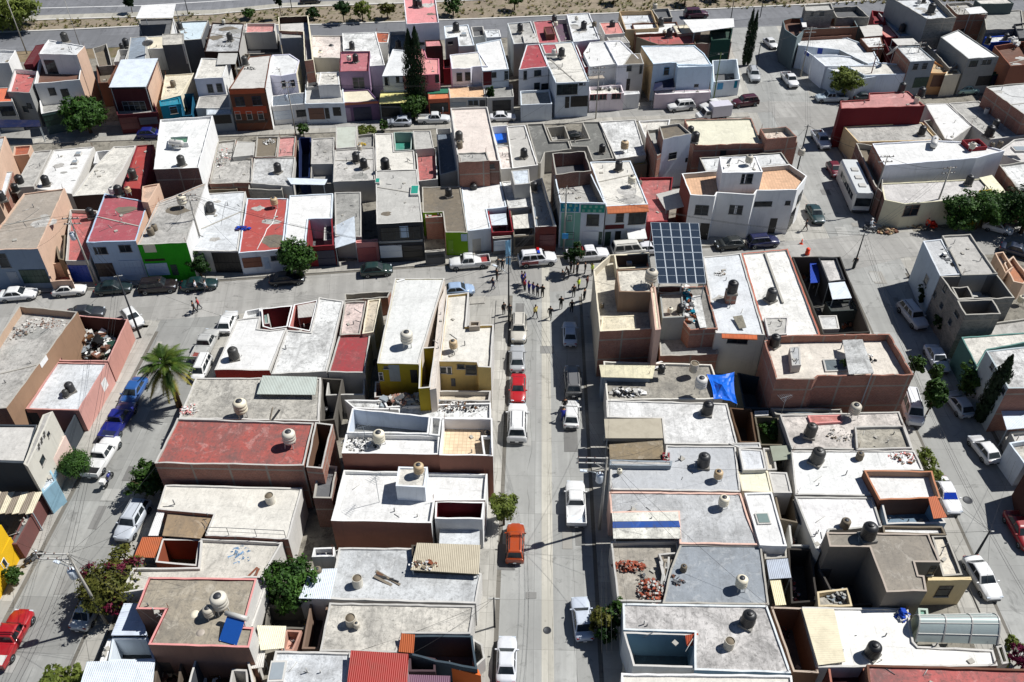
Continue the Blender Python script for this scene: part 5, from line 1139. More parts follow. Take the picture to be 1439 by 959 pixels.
# ================================================================ far right block, beyond the right street
h = house('curved corner building with brown roof terraces and grey tower, far right corner', 'curved corner building with brown terraces')
V(h, '1100,29 1113,25 1200,26 1206,38 1130,42 1120,53 1103,42', 6, 'brown', '6e7a7c', .9, inner='brown', faces={'l': '5c6a6e', 'n': 'brown'}, dirt=.8); V(h, '1130,7 1168,5 1172,14 1132,16', 8.6, 'lgrey', 'block', .3); V(h, '1168,10 1205,9 1222,24 1176,25', 6.6, 'dgrey', 'block', .9)
V(h, '1120,46 1190,42 1197,50 1122,54', 4.6, 'brown', '7a5a4e', .9, inner='7a5a4e'); T(h, 'B 1198,39 .9'); heap(1160, 41, 5.1, 4.5, .5, .5, ['pale', 'dgrey', 'pink', 'white'], 'line of clutter along the brown terrace of the curved corner building', 60, 'clutter', 'terrace_clutter', seed=21); O(h, 'w 1140,17,1158,23 dgrey')
canopy(h, '1124,25 1132,25 1134,38 1128,38', 6.7, 'white', posts=False); 
h = house('white house with sunken court of blue doors, near the round yellow-green tree', 'white house with blue-doored court')
V(h, '1120,55 1190,53 1225,66 1236,86 1220,90 1180,70 1122,64', 4.2, 'white', 'bwhite', .15, faces={'l': 'lgrey'}); V(h, '1143,79 1182,78 1225,84 1235,92 1172,93 1160,93', 4.0, 'white', 'e0e4ea', .2); V(h, '1120,64 1170,63 1181,77 1142,78', 3.6, 'grey', 'e0e4ea', 2.8); sp = MB(); 
T(h, 'B 1222,80 ; B 1230,84 .9 | right'); O(h, 'd 1131,68,1138,79 blue; d 1149,66,1156,76 blue'); T(h, 'w 1205,60 .8 | back')
V(h, '1162,96 1230,90 1258,104 1205,112', 3.7, 'white', 'bwhite', .15)
h = house('low white building with long pale blue-white front wall and big roof dish', 'low building with pale blue-white front')
V(h, '1190,93 1232,88 1262,90 1276,104 1215,106', 4, 'white', 'd2dce8', .15, faces={'n': 'd2dce8'}); dish(h, 1250, 92, 'big grey dish on the low pale blue-white building', None, 2.4, 2.6); canopy(h, '1207,36 1240,35 1240,50 1215,52', 5, 'offwhite'); V(h, '1226,35 1248,34 1262,52 1245,53', 4.8, 'd08a80', 'dred', .1); V(h, '1209,54 1238,52 1242,66 1220,67', 5, 'white', 'brown', .05); V(h, '1240,52 1262,50 1268,70 1250,74', 4.4, 'grey', 'maroon', 1.5)
h = house('narrow house with blue-grey slab between red roof and tall grey block', 'blue-grey slab beside tall grey block'); V(h, '1234,18 1258,17 1283,50 1264,52', 5, '8a98ac', 'lgrey', .2); T(h, 'B 1266,46'); V(h, '1225,15 1242,17 1245,32 1228,34', 5.2, 'dred', 'dred', .8)
h = house('tall bare grey block building with white roof at upper right', 'tall bare grey block building')
V(h, '1248,-6 1311,-8 1344,25 1303,27', 9, 'white', 'block', .9, faces={'l': '8c8f90'}, dirt=.5); T(h, 'B 1307,20 1.2; B 1296,4 | back; w 1290,8 .8')
h = house('brick-fronted house with small white roof right of the tall grey block', 'brick-fronted house by grey block'); V(h, '1330,5 1362,3 1388,20 1346,21', 6.5, 'pale', 'brick', .5, dirt=.9); canopy(h, '1356,12 1378,9 1388,18 1363,20', 7.2, 'white'); V(h, '1370,0 1415,-2 1425,5 1378,6', 7.6, 'white', '55605e', .1); V(h, '1382,18 1436,14 1439,40 1386,42', 5.8, 'grey', 'block', .2); heap(1342, 14, 6.1, 1.6, 1., .6, ['white', 'pale', 'olive'], 'pale clutter on the brick-fronted roof at upper right', 40, 'clutter', 'roof_clutter', seed=22); V(h, '1425,34 1460,30 1470,52 1432,54', 6, 'dgrey', 'charcoal', .6)
h = house('grey two-storey house with white upper room and dark green gate', 'grey house with dark green gate'); V(h, '1260,66 1291,65 1314,85 1279,87', 6.2, 'white', '8a9298', .15, faces={'n': '8a9298', 'l': 'brick'}); canopy(h, '1253,55 1283,54 1293,63 1262,64', 6.4, 'offwhite'); V(h, '1277,101 1310,100 1311,104 1278,106', 3.2, 'lgrey', 'd0d8dc', .1); O(h, 'w 1283,90,1290,98 steel; w 1296,89,1303,97 steel; g 1284,109,1304,123 dgreen'); T(h, 'B 1273,70')
h = house('narrow peach-walled passage house with wooden gate', 'peach-walled passage house'); V(h, '1312,85 1333,97 1330,103 1308,103', 3.8, 'sand', 'd0a070', .3); O(h, 'g 1309,106,1328,122 brown'); V(h, '1332,98 1346,97 1350,104 1328,106', 3.8, 'sand', 'cream', .3)
h = house('white-roofed grey house with tall grey side wall and teal balcony', 'white roof with teal balcony'); V(h, '1322,52 1347,42 1404,80 1361,83', 6.4, 'white', '8c8e8c', .15, faces={'l': '9a9a94'}, dirt=.25); V(h, '1302,62 1315,50 1325,56 1345,92 1334,96', 4.4, '8f8f9c', 'block', 1.0); V(h, '1350,97 1372,96 1370,102 1348,103', 3.4, 'pink', 'c08a88', .3); O(h, 'w 1363,86,1373,94 dgreen; w 1380,84,1393,91 steel'); V(h, '1374,102 1418,100 1418,104 1372,106', 3.0, 'mint', 'dgreen', .6); O(h, 'g 1373,107,1392,120 black; g 1393,106,1415,119 navy'); T(h, 'B 1350,52')
h = house('house with brown walled roof terraces and teal gate at right edge', 'brown walled terraces at right edge'); V(h, '1397,65 1440,58 1460,90 1420,93', 5.8, 'brown', '8a5a48', .9, inner='8a5a48', dirt=.4); V(h, '1384,52 1412,50 1422,58 1392,60', 5, 'white', 'blue', .2); T(h, 'B 1412,57 .9; B 1387,62 .9 | left'); V(h, '1417,96 1450,94 1450,98 1417,100', 3, 'grey', 'teal', .2); heap(1424, 60, 5.5, .6, 1.6, .6, ['white', 'offwhite'], 'white sacks beside the brown walled terraces', 18, 'sacks', 'sack_heap', (.4, .8), .8, 23)
# ================================================================ right middle block
h = house('oxblood red two-storey building with pinkish roof and crenellated shape', 'oxblood red building')
V(h, '1181,142 1221,140 1221,131 1276,128 1300,149 1182,153', 6.5, 'bd8682', '6e2428', .2, inner='7a3a3a', top='8a4a48', dirt=.5); T(h, 'B 1266,129; B 1293,137 | right; c 1287,145 .9'); V(h, '1180,150 1200,149 1196,163 1176,164', 3.4, 'dred', 'dred', .3)
h = house('weathered off-white roof directly below the oxblood red building', 'weathered roof below oxblood building')
V(h, '1186,178 1296,172 1317,197 1206,200', 3.6, 'pale', 'd0b890', .15, dirt=.9); T(h, 'B 1294,190'); V(h, '1298,170 1308,168 1340,194 1322,197', 3.2, 'dgrey', 'conc', .7)
h = house('clean white rectangular roof between two grey weathered roofs', 'clean white rectangular roof'); V(h, '1300,146 1331,145 1366,177 1338,197 1328,195', 3.6, 'white', 'offwhite', .1, dirt=.25)
h = house('grey-white roof in the shadow of a tall brick wall', 'grey-white roof by tall brick wall'); V(h, '1333,145 1376,142 1440,190 1392,196 1366,176', 3.7, 'lgrey', 'offwhite', .15, dirt=.8); T(h, 'B 1388,193 1.2; B 1397,180 .9 | rear; c 1385,160 .8')
h = house('tall brick-sided house with white roof at the right edge', 'tall brick-sided house at right edge'); V(h, '1386,122 1445,116 1480,165 1440,162', 6.8, 'offwhite', 'brick', .2, dirt=.3); V(h, '1425,196 1480,190 1490,240 1445,232 1400,214', 4.0, 'offwhite', 'offwhite', .3); V(h, '1404,232 1450,226 1470,270 1432,268', 5, 'white', 'brick', .3); skylight(h, 1432, 212, 2, 1.4)
h = house('big white building with horizontal gas cylinder on its near roof', 'big white building with gas cylinder')
V(h, '1226,202 1311,197 1366,200 1412,212 1373,222 1243,233', 6, 'white', 'dadce2', .2, faces={'l': 'brick'}, dirt=.3); T(h, 'g 1311,206 1.3 | end-on'); V(h, '1352,197 1376,195 1388,206 1364,208', 6.4, 'dgrey', 'dred', .8); T(h, 'w 1364,212 .9; d 1393,207 .7; d 1404,206 .8 | right', 5.9)
V(h, '1203,201 1226,204 1242,236 1240,270 1230,262', 4.0, 'mud', 'brickd', .8)
h = house('cream single-storey corner house with chamfered corner and brown window', 'cream chamfered corner house')
V(h, '1238,258 1388,251 1384,278 1272,287 1243,281', 3.8, 'offwhite', 'd6d0b4', .15, faces={'l': 'brickd'}); O(h, 'w 1271,289,1290,303 brown'); T(h, 'B 1360,260'); canopy(h, '1376,250 1394,246 1414,270 1398,274', 3.9, 'e0dcc0'); V(h, '1376,268 1394,266 1392,280 1374,282', 4.1, 'mud', 'olive', .2); 
# ================================================================ right side of the right street
h = house('grey unfinished two-storey house with open roofless rooms and two pale slabs', 'unfinished house with roofless rooms')
V(h, '1297,339 1323,336 1351,386 1321,388', 6, 'offwhite', 'c8ccd0', .1, faces={'l': 'b8c4cc'}, dirt=.5); V(h, '1324,331 1364,329 1402,385 1352,387', 6.2, 'pale', 'conc', .25, dirt=.4)
V(h, '1322,388 1402,386 1426,419 1346,422', 6.0, '6b6a66', 'block', 2.6, inner='7a7670', top='conc'); V(h, '1345,423 1395,421 1407,441 1357,443', 6.1, '6b6a66', 'block', 2.7, inner='7a7670', top='conc'); V(h, '1337,404 1360,403 1369,419 1346,421', 5.6, '6b6a66', 'block', 2.2, inner='7a7670', top='conc')
O(h, 'w 1299,384,1305,403 steel; w 1310,408,1316,418 dgrey; w 1321,425,1326,435 dgrey; w 1333,447,1338,458 dgrey; w 1326,400,1330,412 black; w 1341,438,1349,446 black'); dish(h, 1330, 360, 'small dish on the left slab of the unfinished house', 5.9)
planks(1366, 416, 3.5, 8, 3.4, .8, ['bwhite', 'sky', 'lgrey'], 'stack of pale boards inside the roofless grey rooms', .05, 3); T(h, 'w 1432,428 .8 | yard', 0.1)
heap(1332, 362, 5.95, .9, 1.8, .2, ['black', 'dgrey', 'white'], 'dark sheets lying on the left slab of the unfinished house', 8, 'sheets', 'sheet_heap', (.4, 1.0), .1, 24)
h = house('low white workshop roof below the unfinished house, right edge', 'low white workshop roof'); V(h, '1351,474 1470,465 1476,488 1440,482 1388,492 1373,516', 4, 'white', '5f827c', .12, faces={'l': '4e716c'}); V(h, '1378,456 1450,446 1450,468 1386,472', 3.2, 'pale', 'conc', .3); V(h, '1411,370 1424,360 1448,392 1438,399 1424,396', 2.4, 'ab7456', 'c8b09c', .5, dirt=.4); V(h, '1398,356 1410,354 1424,376 1413,384', 2.6, 'pale', 'c8ac94', .6)
h = house('two-storey house with snow-white speckled roof and brick front at right edge', 'speckled white roof at right edge'); V(h, '1386,493 1440,487 1480,500 1480,545 1417,546', 6.2, 'white', 'aab4b6', .1, faces={'n': 'brick'}, dirt=1.2); O(h, 'w 1392,510,1397,521 dgrey; w 1407,543,1414,556 steel; w 1396,523,1403,538 dgrey'); V(h, '1368,515 1386,500 1412,552 1404,566', 3.4, 'grey', '6a9088', .5)
h = house('white sheet carport with black posts beside the tall leaning cypress', 'white carport by the cypress', 'carport', 'carport'); canopy(h, '1405,570 1450,567 1456,600 1415,604', 3, 'bwhite'); V(h, '1420,607 1460,604 1470,632 1432,634', 2.4, 'offwhite', 'lgrey', .4); V(h, '1418,622 1470,615 1480,650 1440,652', 3.2, 'offwhite', 'bwhite', .6); O(h, 'g 1432,634,1439,640 brown')
h = house('dark brick house cut by the right edge below the white carport', 'dark brick house below carport'); V(h, '1446,655 1500,650 1510,694 1454,698', 4.2, 'mud', '4a2e2a', .4)
# ================================================================ left of the left street
h = house('unfinished peach and brick house with broad stained roof at left edge', 'stained roof of unfinished brick house')
V(h, '27,430 109,438 9,574 -70,576', 5.2, 'pale', 'brick', .9, inner='b59c86', faces={'r': '93765f'}, dirt=.9); heap(30, 468, 4.3, 1.6, 1.4, .3, ['mud', 'brick', 'pale', 'dgrey'], 'broken bricks on the stained roof of the unfinished brick house', 60, seed=31); heap(62, 455, 4.3, 2.6, .9, .2, ['brick', 'offwhite'], 'scatter of brick bits near the back wall of the unfinished brick house', 90, seed=32); O(h, 'p 53,497,68,515 white')
h = house('pink-walled lot with roofless junk room and white roof at the corner', 'pink-walled corner lot')
V(h, '111,443 180,449 152,508 82,507', 3.1, '5a5650', 'b58478', 3.2, inner='5a3a34', top='c09088'); V(h, '80,509 151,510 111,577 36,575', 3.1, 'white', 'b88880', .15, faces={'r': 'c4948a'}, dirt=.6); O(h, 'p 142,530,152,551 white'); T(h, 'B 101,551 .9; B 94,557 .6 | lying small')
heap(131, 487, .4, 2.6, 2.2, 1.5, ['lgrey', 'mud', 'black', 'dgreen', 'brown', 'steel', 'dbrown', 'white'], 'tall heap of junk filling the roofless pink-walled room', 150, 'junk', 'junk_heap', (.15, 1.1), .35, 33); heap(112, 475, 1.6, 1.4, 1., .6, ['offwhite', 'wood', 'lgrey'], 'stacked old furniture in the roofless pink-walled room', 24, 'junk', 'junk_heap', (.4, 1.0), .6, 34)
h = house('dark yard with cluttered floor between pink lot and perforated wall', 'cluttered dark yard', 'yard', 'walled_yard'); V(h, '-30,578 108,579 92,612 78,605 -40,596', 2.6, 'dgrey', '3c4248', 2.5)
heap(92, 592, .2, 1., 1.2, .7, ['white', 'black', 'sky', 'dgrey'], 'clutter of bins and buckets in the dark yard behind the pink lot', 30, 'clutter', 'yard_clutter', seed=35)
h = house('dark grey two-storey house with perforated pale parapet on left street', 'dark grey house with perforated parapet')
V(h, '-40,596 52,597 35,651 -60,648', 5.6, 'offwhite', '3e444a', .2, faces={'r': 'b8b4a8'}); V(h, '60,583 74,578 39,656 33,652', 6.4, 'pale', 'c4c0b4', .05); V(h, '-60,644 34,648 34,651 -60,648', 6.1, 'dgrey', '3e444a', .05); O(h, 'w 66,607,70,615 black; w 55,640,64,655 black'); O(h, 'q 43,606,70,628 pale 4a4844')
V(h, '70,625 92,612 70,655 52,672', 3.2, 'offwhite', 'd4bcb0', .1); O(h, 'd 74,660,82,675 6f94a6'); V(h, '52,670 70,658 79,676 60,694', 3.0, 'bwhite', '86a8b8', .1)
h = house('striped cream and brown awning with long brown street fence', 'striped awning with brown fence', 'carport', 'carport')
for k in range(7):
    a = -16+k*9.6; canopy(h, '%g,692 %g,691 %g,721 %g,723' % (a+8, a+17.4, a+3.4, a-6), 3.0, ('d8cfb4', '8a7f70')[k % 2], [3.2, 3.2, 2.7, 2.7], posts=(k in (0, 6)), name='awning_strip')
V(h, '48,698 63,690 24,765 14,765', 2.2, 'dgrey', '6a4642', .05)
h = house('yellow house with white-framed windows facing the left street', 'yellow house')
V(h, '-70,738 2,738 -30,800 -90,800', 4.6, 'offwhite', 'd8ab1c', .3); V(h, '-60,752 15,755 -18,814 -80,814', 2.8, 'yellow', 'd8ab1c', .2); O(h, 'w 1,783,10,803 white')
# ================================================================ left-centre block, north lots
h = house('white roof with stepped front patios and red near-edge band', 'white roof with red near-edge band')
V(h, '333,449 366,445 362,462 380,464 403,461 379,521 301,520', 3.6, 'white', 'offwhite', .12, faces={'n': 'b04038', 'f': 'white'}); V(h, '367,434 411,429 404,459 381,463 369,459', 3.3, 'dgrey', '6e2226', 3.0, top='white'); V(h, '345,437 366,433 367,448 340,452', 3.0, 'white', 'white', .6); V(h, '366,432 376,432 379,455 371,456', 2.6, '7d9a94', 'lgrey', .1); T(h, 'B 330,505', 3.45)
h = house('white L-shaped roof with grey-canopied red patio at its front', 'white L-shaped roof with red patio')
V(h, '448,418 483,423 459,522 381,526 403,464 436,467', 3.6, 'white', 'offwhite', .12); V(h, '413,428 447,421 436,466 405,460', 3.4, 'dgrey', 'c08078', 3.0, top='white'); canopy(h, '418,428 445,425 440,445 419,447', 3.3, 'pale'); T(h, 'B 441,502 .9; c 402,490 .8')
h = house('house with pinkish mottled roof and dark red painted slab, low brick back', 'pinkish mottled roof with dark red slab')
V(h, '484,424 515,423 506,470 477,471', 3.7, 'd8c4bc', 'brick', .2, dirt=.9); V(h, '477,470 521,467 513,524 461,523', 3.5, '983c40', 'lgrey', .15, dirt=.7); V(h, '517,422 535,420 526,467 509,469', 3.9, 'c4b8a4', 'cream', .15); V(h, '484,413 549,409 545,418 485,423', 2.6, 'mud', 'brick', .7); T(h, 'w 483,501 .7'); V(h, '462,526 513,525 512,555 458,556', 2.6, 'dgrey', 'lgrey', 2.4)
h = house('tall narrow grey-white roof over yellow rear walls and a brick terrace', 'tall grey-white roof with yellow rear')
V(h, '555,391 625,391 588,512 530,511', 6.4, 'd4d4d0', 'a08e28', .1, top='offwhite', faces={'r': 'c9beb2'}, dirt=.3); V(h, '590,489 613,487 605,545 588,546', 6.2, '3a3a20', '988628', 6.0, top='offwhite'); V(h, '527,536 606,541 604,560 526,558', 3.2, '6e6a5e', 'brick', 1.3, inner='brick', top='pale')
O(h, 'w 540,515,545,518 dgrey; p 547,513,562,536 8d9494; d 577,520,587,538 black; w 533,524,538,534 white'); T(h, 'w 572,487 1.3', 6.35); V(h, '617,425 627,400 613,546 604,548', 6.2, 'cfc6bc', 'c9beb2', .02)
planks(565, 393, 6.4, 3, 1., .4, ['white', 'grey'], 'white bracket lying at the far end of the tall grey-white roof', .4, 9)
h = house('white L-shaped roof beside the central street with tan rear wall and patio', 'white L roof with tan rear wall')
V(h, '628,414 659,411 655,458 694,456 690,517 672,516 670,509 617,508', 6, 'white', 'c8ac6c', .3, top='offwhite', faces={'r': 'offwhite', 'f': 'offwhite'}, dirt=.4); V(h, '614,549 690,549 688,564 612,563', 3.1, 'd2c6b0', 'pale', .6); V(h, '660,452 675,451 674,459 659,460', 6.3, 'd8c49a', 'tan', .4)
O(h, 'w 619,516,627,524 white; w 629,516,634,525 white; w 655,514,669,526 dgrey; w 643,513,652,518 dgrey; d 634,532,640,543 dgrey'); T(h, 't 638,493 .9', 5.75)
h = house('low roof strip heaped with white rubble behind the white terrace house', 'rubble-heaped roof strip')
V(h, '484,562 540,562 545,571 690,566 690,589 562,587 560,576 498,574', 3.4, 'white', 'white', .3, dirt=1.1); heap(645, 573, 3.1, 3.1, .8, .45, ['white', 'dgrey', 'black', 'offwhite', 'wood'], 'long heap of charred boards and white rubble on the rubble-heaped roof strip', 110, seed=41); heap(572, 566, 3.1, 3, .7, .9, ['lgrey', 'steel', 'dgrey', 'brick'], 'heap of bent metal sheets behind the yellow house rear', 46, 'scrap', 'scrap_heap', (.3, 1.0), .3, 42)
h = house('white two-storey house with walled roof courts and tan tiled terrace', 'white house with walled roof courts')
V(h, '486,609 618,612 617,639 480,637', 6.2, 'white', '8a5f50', .5, inner='white', top='white', faces={'n': '8a5f50', 'r': 'white'}); V(h, '495,574 605,585 602,610 487,608', 6.4, '8f8f8c', 'white', 2.0, inner='c8d0da'); V(h, '606,586 621,587 618,613 603,611', 6.3, 'white', 'white', 1.0); V(h, '622,587 692,588 693,641 617,640', 6.4, 'd4bc9c', 'white', 1.4, inner='d8d8d8', tile=True, faces={'n': '8a5f50'})  # grey floor of the left court has its shade in the colour
for i in range(3): skylight(h, 551+i*18, 626, 1.0, .8, hh=.25)
T(h, 'w 534,625 1.2', 5.7); heap(508, 624, 5.75, 2., .9, .35, ['white', 'grey', 'pale', 'black'], 'pile of broken plaster on the white house with walled courts', 80, seed=43); T(h, 'd 685,615 .7', 5.1); antenna(516, 634, 6.2, 3.2, 'tall aerial at the corner of the white house with walled courts'); V(h, '676,612 692,612 690,642 680,641', 5.9, 'mud', 'white', .4)
heap(499, 595, 4.5, .8, .4, .4, ['white', 'dgrey'], 'small clutter in the grey walled roof court', 16, 'clutter', 'roof_clutter', seed=44)
h = house('white roof with brown near wall, small tank room and maroon patio', 'white roof with tank room')
V(h, '483,661 685,666 682,703 611,704 606,735 465,732', 4.4, 'white', '8d6354', .35, inner='e6e6e2', top='white', faces={'r': 'white'}, dirt=.35); V(h, '560,656 601,656 597,685 556,683', 6.0, 'white', 'd8dce0', .15); V(h, '612,704 681,705 678,730 611,729', 4.3, '6e2a30', 'white', 4.0, inner='6e2a30'); canopy(h, '619,732 674,732 674,766 617,764', 2.8, 'white', sheet=False)
T(h, 't 589,668 .9', 5.85); skylight(h, 559, 716, 1., 1.1, hh=.5); antenna(533, 706, 4.1, 3.4, 'thin aerial on the white roof with the tank room', 1.)
h = house('grey-washed roof with rusty corrugated shed above the central street', 'grey-washed roof with corrugated shed')
V(h, '476,770 590,770 677,806 669,848 420,841 437,800 470,800', 3.4, 'c4c6c6', 'offwhite', .12, dirt=.7); canopy(h, '586,763 675,766 673,807 577,801', 4.2, 'b0a690', [4.3, 4.2, 4.0, 4.1], axis=0); V(h, '578,766 672,768 670,803 580,799', 3.9, 'dgrey', '4a443c', .1); T(h, 'c 503,823 .9; d 448,806 .7', 3.3); canopy(h, '437,800 474,799 464,842 420,841', 3.6, 'bwhite', posts=False)
planks(543, 815, 3.3, 5, 2.6, .7, ['black', 'wood', 'mud'], 'dark poles lying on the grey-washed roof', -.3, 5); V(h, '441,770 470,769 470,782 438,783', 3.2, 'dblue', 'white', .6)
heap(596, 794, 4.15, 1.3, .5, .2, ['rust', 'white', 'mud'], 'rust-stained scraps on the corrugated shed roof', 26, 'scrap', 'scrap_heap', (.1, .35), .3, 46)
h = house('broad off-white roof with shadowed blue court and tiled hood at its corner', 'off-white roof with tiled hood')
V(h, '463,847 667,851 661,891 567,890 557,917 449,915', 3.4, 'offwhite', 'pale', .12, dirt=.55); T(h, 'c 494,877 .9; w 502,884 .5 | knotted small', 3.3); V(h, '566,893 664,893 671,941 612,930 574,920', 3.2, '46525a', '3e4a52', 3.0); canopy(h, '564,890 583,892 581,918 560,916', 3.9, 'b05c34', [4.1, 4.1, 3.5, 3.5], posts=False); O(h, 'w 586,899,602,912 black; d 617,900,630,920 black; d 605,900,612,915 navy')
V(h, '612,927 672,941 676,950 612,934', 2.6, 'orange', 'd06a34', .05, tile=True); V(h, '664,897 678,905 682,925 668,938 664,930', 2.0, 'grey', 'pale', 1.5); canopy(h, '571,948 633,950 632,980 570,980', 2.8, '6a4a5c'); V(h, '575,918 612,925 612,944 574,944', 3.0, '3a3436', '4a3a3e', 1.5)
h = house('bright red corrugated roof at the bottom edge', 'bright red corrugated roof'); V(h, '491,917 573,921 571,985 484,985', 3.6, 'dred', 'offwhite', .1); canopy(h, '493,914 574,919 572,985 485,985', 4.2, '9a332c', [4.3, 4.3, 3.8, 3.8], posts=False)
h = house('white roof with grey hatch at the bottom edge, left of the red corrugated roof', 'white roof with grey hatch'); V(h, '387,915 493,917 484,990 372,990', 3.5, 'white', 'offwhite', .15, dirt=.8); skylight(h, 390, 945, 1.2, 1.7, mat=paint('steel', .5), hh=.2)
# west half
h = house('mottled grey roof with greenish sheet lean-to and pale tank', 'mottled grey roof with greenish lean-to')
V(h, '275,531 451,531 448,592 251,588', 3.6, 'b8b4aa', 'offwhite', .12, dirt=1.); canopy(h, '369,528 446,530 443,555 361,554', 4.3, 'b0b8b0', [4.5, 4.5, 4.1, 4.1], posts=False); V(h, '366,533 443,534 442,549 363,550', 3.9, 'grey', 'lgrey', .05); T(h, 'w 341,585 1.25', 3.5); heap(265, 577, 3.5, 1., .9, .3, ['white', 'pale', 'pink'], 'small heap of white rubble on the mottled grey roof', 40, seed=51); planks(381, 590, 3.6, 2, 4.5, .3, ['black', 'mud'], 'long dark pole lying across the mottled grey roof', 1.45, 6)
V(h, '451,531 482,533 470,590 450,592', 3.0, 'dgrey', '5a5650', 2.8); T(h, 'b 458,585 .8 | yard', .2)
h = house('large red-painted roof over bare brick walls with pale tank and rear shaft', 'large red-painted roof over brick')
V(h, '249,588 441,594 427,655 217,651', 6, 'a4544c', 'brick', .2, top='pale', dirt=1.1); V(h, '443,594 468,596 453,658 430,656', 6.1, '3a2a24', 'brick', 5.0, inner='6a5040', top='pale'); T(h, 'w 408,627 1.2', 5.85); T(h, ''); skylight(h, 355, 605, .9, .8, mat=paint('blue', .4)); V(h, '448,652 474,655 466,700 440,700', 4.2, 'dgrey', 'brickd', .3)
h = house('white roof with low railing in front of the brick-walled red roof', 'white roof with low railing')
V(h, '232,681 425,686 405,758 288,753 300,723 221,716', 3.7, 'white', 'offwhite', .12, faces={'n': 'brick'}, dirt=.35); T(h, 'c 381,706 .9', 3.6); rb = MB(); o_ = h.root.location
ra = [at(x, y, 3.7)-o_ for x, y in ((291, 752), (322, 753), (361, 755), (402, 757))]
for i, q in enumerate(ra): rb.bar(q, q+Vector((0, 0, 1.1)), .04, .04, paint('dgrey', .5))
for i in range(3): rb.bar(ra[i]+Vector((0, 0, 1.1)), ra[i+1]+Vector((0, 0, 1.1)), .04, .04, paint('dgrey', .5)); rb.bar(ra[i]+Vector((0, 0, .55)), ra[i+1]+Vector((0, 0, .55)), .025, .025, paint('dgrey', .5))
rb.build('railing', h.root); canopy(h, '236,721 299,724 282,757 228,753', 3.3, '9a8468', sheet=False); canopy(h, '222,716 232,716 222,753 208,753', 3.4, 'white', posts=False)
h = house('low white roof with blue stain and orange tiled porch beside the bougainvillea', 'low white roof with blue stain')
V(h, '282,757 397,762 368,812 345,812 170,833 186,798 278,797', 3.4, 'offwhite', 'offwhite', .3, dirt=.6); canopy(h, '200,755 228,755 217,784 188,783', 3.0, 'b05c34', [3.3, 3.3, 2.8, 2.8]); V(h, '228,757 282,758 277,796 218,790', 3.0, '4a5a30', '8a4a34', 2.8, top='offwhite'); planks(357, 804, 3.2, 3, 1.6, .8, ['rust', 'brown'], 'rust-brown board lying on the low white roof', 1.3, 7)
st_ = MB(); q = at(339, 780, 3.12)-o_
heap(338, 779, 3.1, 1.0, 1.1, .05, ['6f8fae', 'steel', '52708e'], 'flattened blue tarpaulin scraps on the low white roof', 40, 'tarpaulin', 'tarpaulin_scraps', (.25, .6), .06, 52)
h = house('tan gravel roof with solar water heater, dark red side and white end wall', 'tan gravel roof with solar heater')
V(h, '209,811 361,813 343,881 357,882 350,910 208,906 232,857 191,856', 5.2, 'a09684', '7a2428', .15, top='pink', faces={'r': 'offwhite', 'n': '8a6a5c'}, dirt=.8); T(h, 'w 313,858 1.3; w 297,868 .9 | toppled smaller', 5.05); V(h, '361,815 377,817 355,880 342,880', 3.6, 'offwhite', 'offwhite', .1)
sh = empty('solar_water_heater', at(328, 892, 5.08), -.25); tag(sh, 'solar water heater with blue tube panel on the tan gravel roof', 'solar heater'); mb = MB(); mb.box((0, 0, .55), (1.5, 1.8, .06), paint('1f4f9a', .2), 0, .5); mb.build('collector', sh); mb = MB(); mb.rings([[(x, .95+.2*math.cos(t), 1.1+.2*math.sin(t)) for t in [2*PI*k/12 for k in range(12)]] for x in (-.95, .95)], paint('lgrey', .3)); mb.build('storage_tank', sh); mb = MB()
for x in (-.6, .6): mb.bar((x, .8, 0), (x, .8, .95), .05, .05, paint('steel', .5)); mb.bar((x, -.8, 0), (x, -.8, .2), .05, .05, paint('steel', .5))
mb.build('stand', sh)
for px, py, s_, lb in ((274, 864, .42, 'round white lid lying left of the toppled tank on the tan roof'), (282, 890, .38, 'round tan lid lying near the edge of the tan roof')):
    mb = MB(); mb.lathe([(.01, 0), (s_, 0), (s_, .06), (.1, .1), (.01, .1)], paint('cream' if px < 280 else 'tan', .6), 18); tag(mb.build('tank_lid', None, at(px, py, 5.06)), lb, 'lid')
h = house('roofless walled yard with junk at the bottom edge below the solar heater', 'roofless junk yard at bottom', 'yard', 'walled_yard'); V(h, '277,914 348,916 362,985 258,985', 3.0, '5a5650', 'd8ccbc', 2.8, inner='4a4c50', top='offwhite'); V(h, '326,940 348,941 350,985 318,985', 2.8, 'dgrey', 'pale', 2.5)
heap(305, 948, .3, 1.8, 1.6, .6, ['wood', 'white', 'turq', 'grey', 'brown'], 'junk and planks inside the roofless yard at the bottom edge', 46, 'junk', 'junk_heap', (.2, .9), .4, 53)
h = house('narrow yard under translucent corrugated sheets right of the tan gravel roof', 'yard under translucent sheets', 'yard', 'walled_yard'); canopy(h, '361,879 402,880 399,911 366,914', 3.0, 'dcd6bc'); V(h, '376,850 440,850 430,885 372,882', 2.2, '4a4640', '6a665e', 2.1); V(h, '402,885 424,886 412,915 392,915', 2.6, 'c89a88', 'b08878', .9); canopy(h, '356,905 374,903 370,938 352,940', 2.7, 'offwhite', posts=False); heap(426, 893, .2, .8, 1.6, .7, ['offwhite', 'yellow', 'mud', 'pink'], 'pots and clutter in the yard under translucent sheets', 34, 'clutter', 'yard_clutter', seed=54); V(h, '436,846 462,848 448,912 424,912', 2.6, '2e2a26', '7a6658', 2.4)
h = house('carport with pale blue-white roof and dark recess by the street lamp pole', 'blue-white carport by lamp pole'); canopy(h, '174,848 195,848 207,893 156,893', 3.0, 'c4ccd8', axis=1); V(h, '158,896 208,896 218,928 152,930', 2.6, '2e3438', 'bwhite', 2.4); V(h, '140,930 152,898 158,898 148,932', 2.4, 'white', 'white', .05)
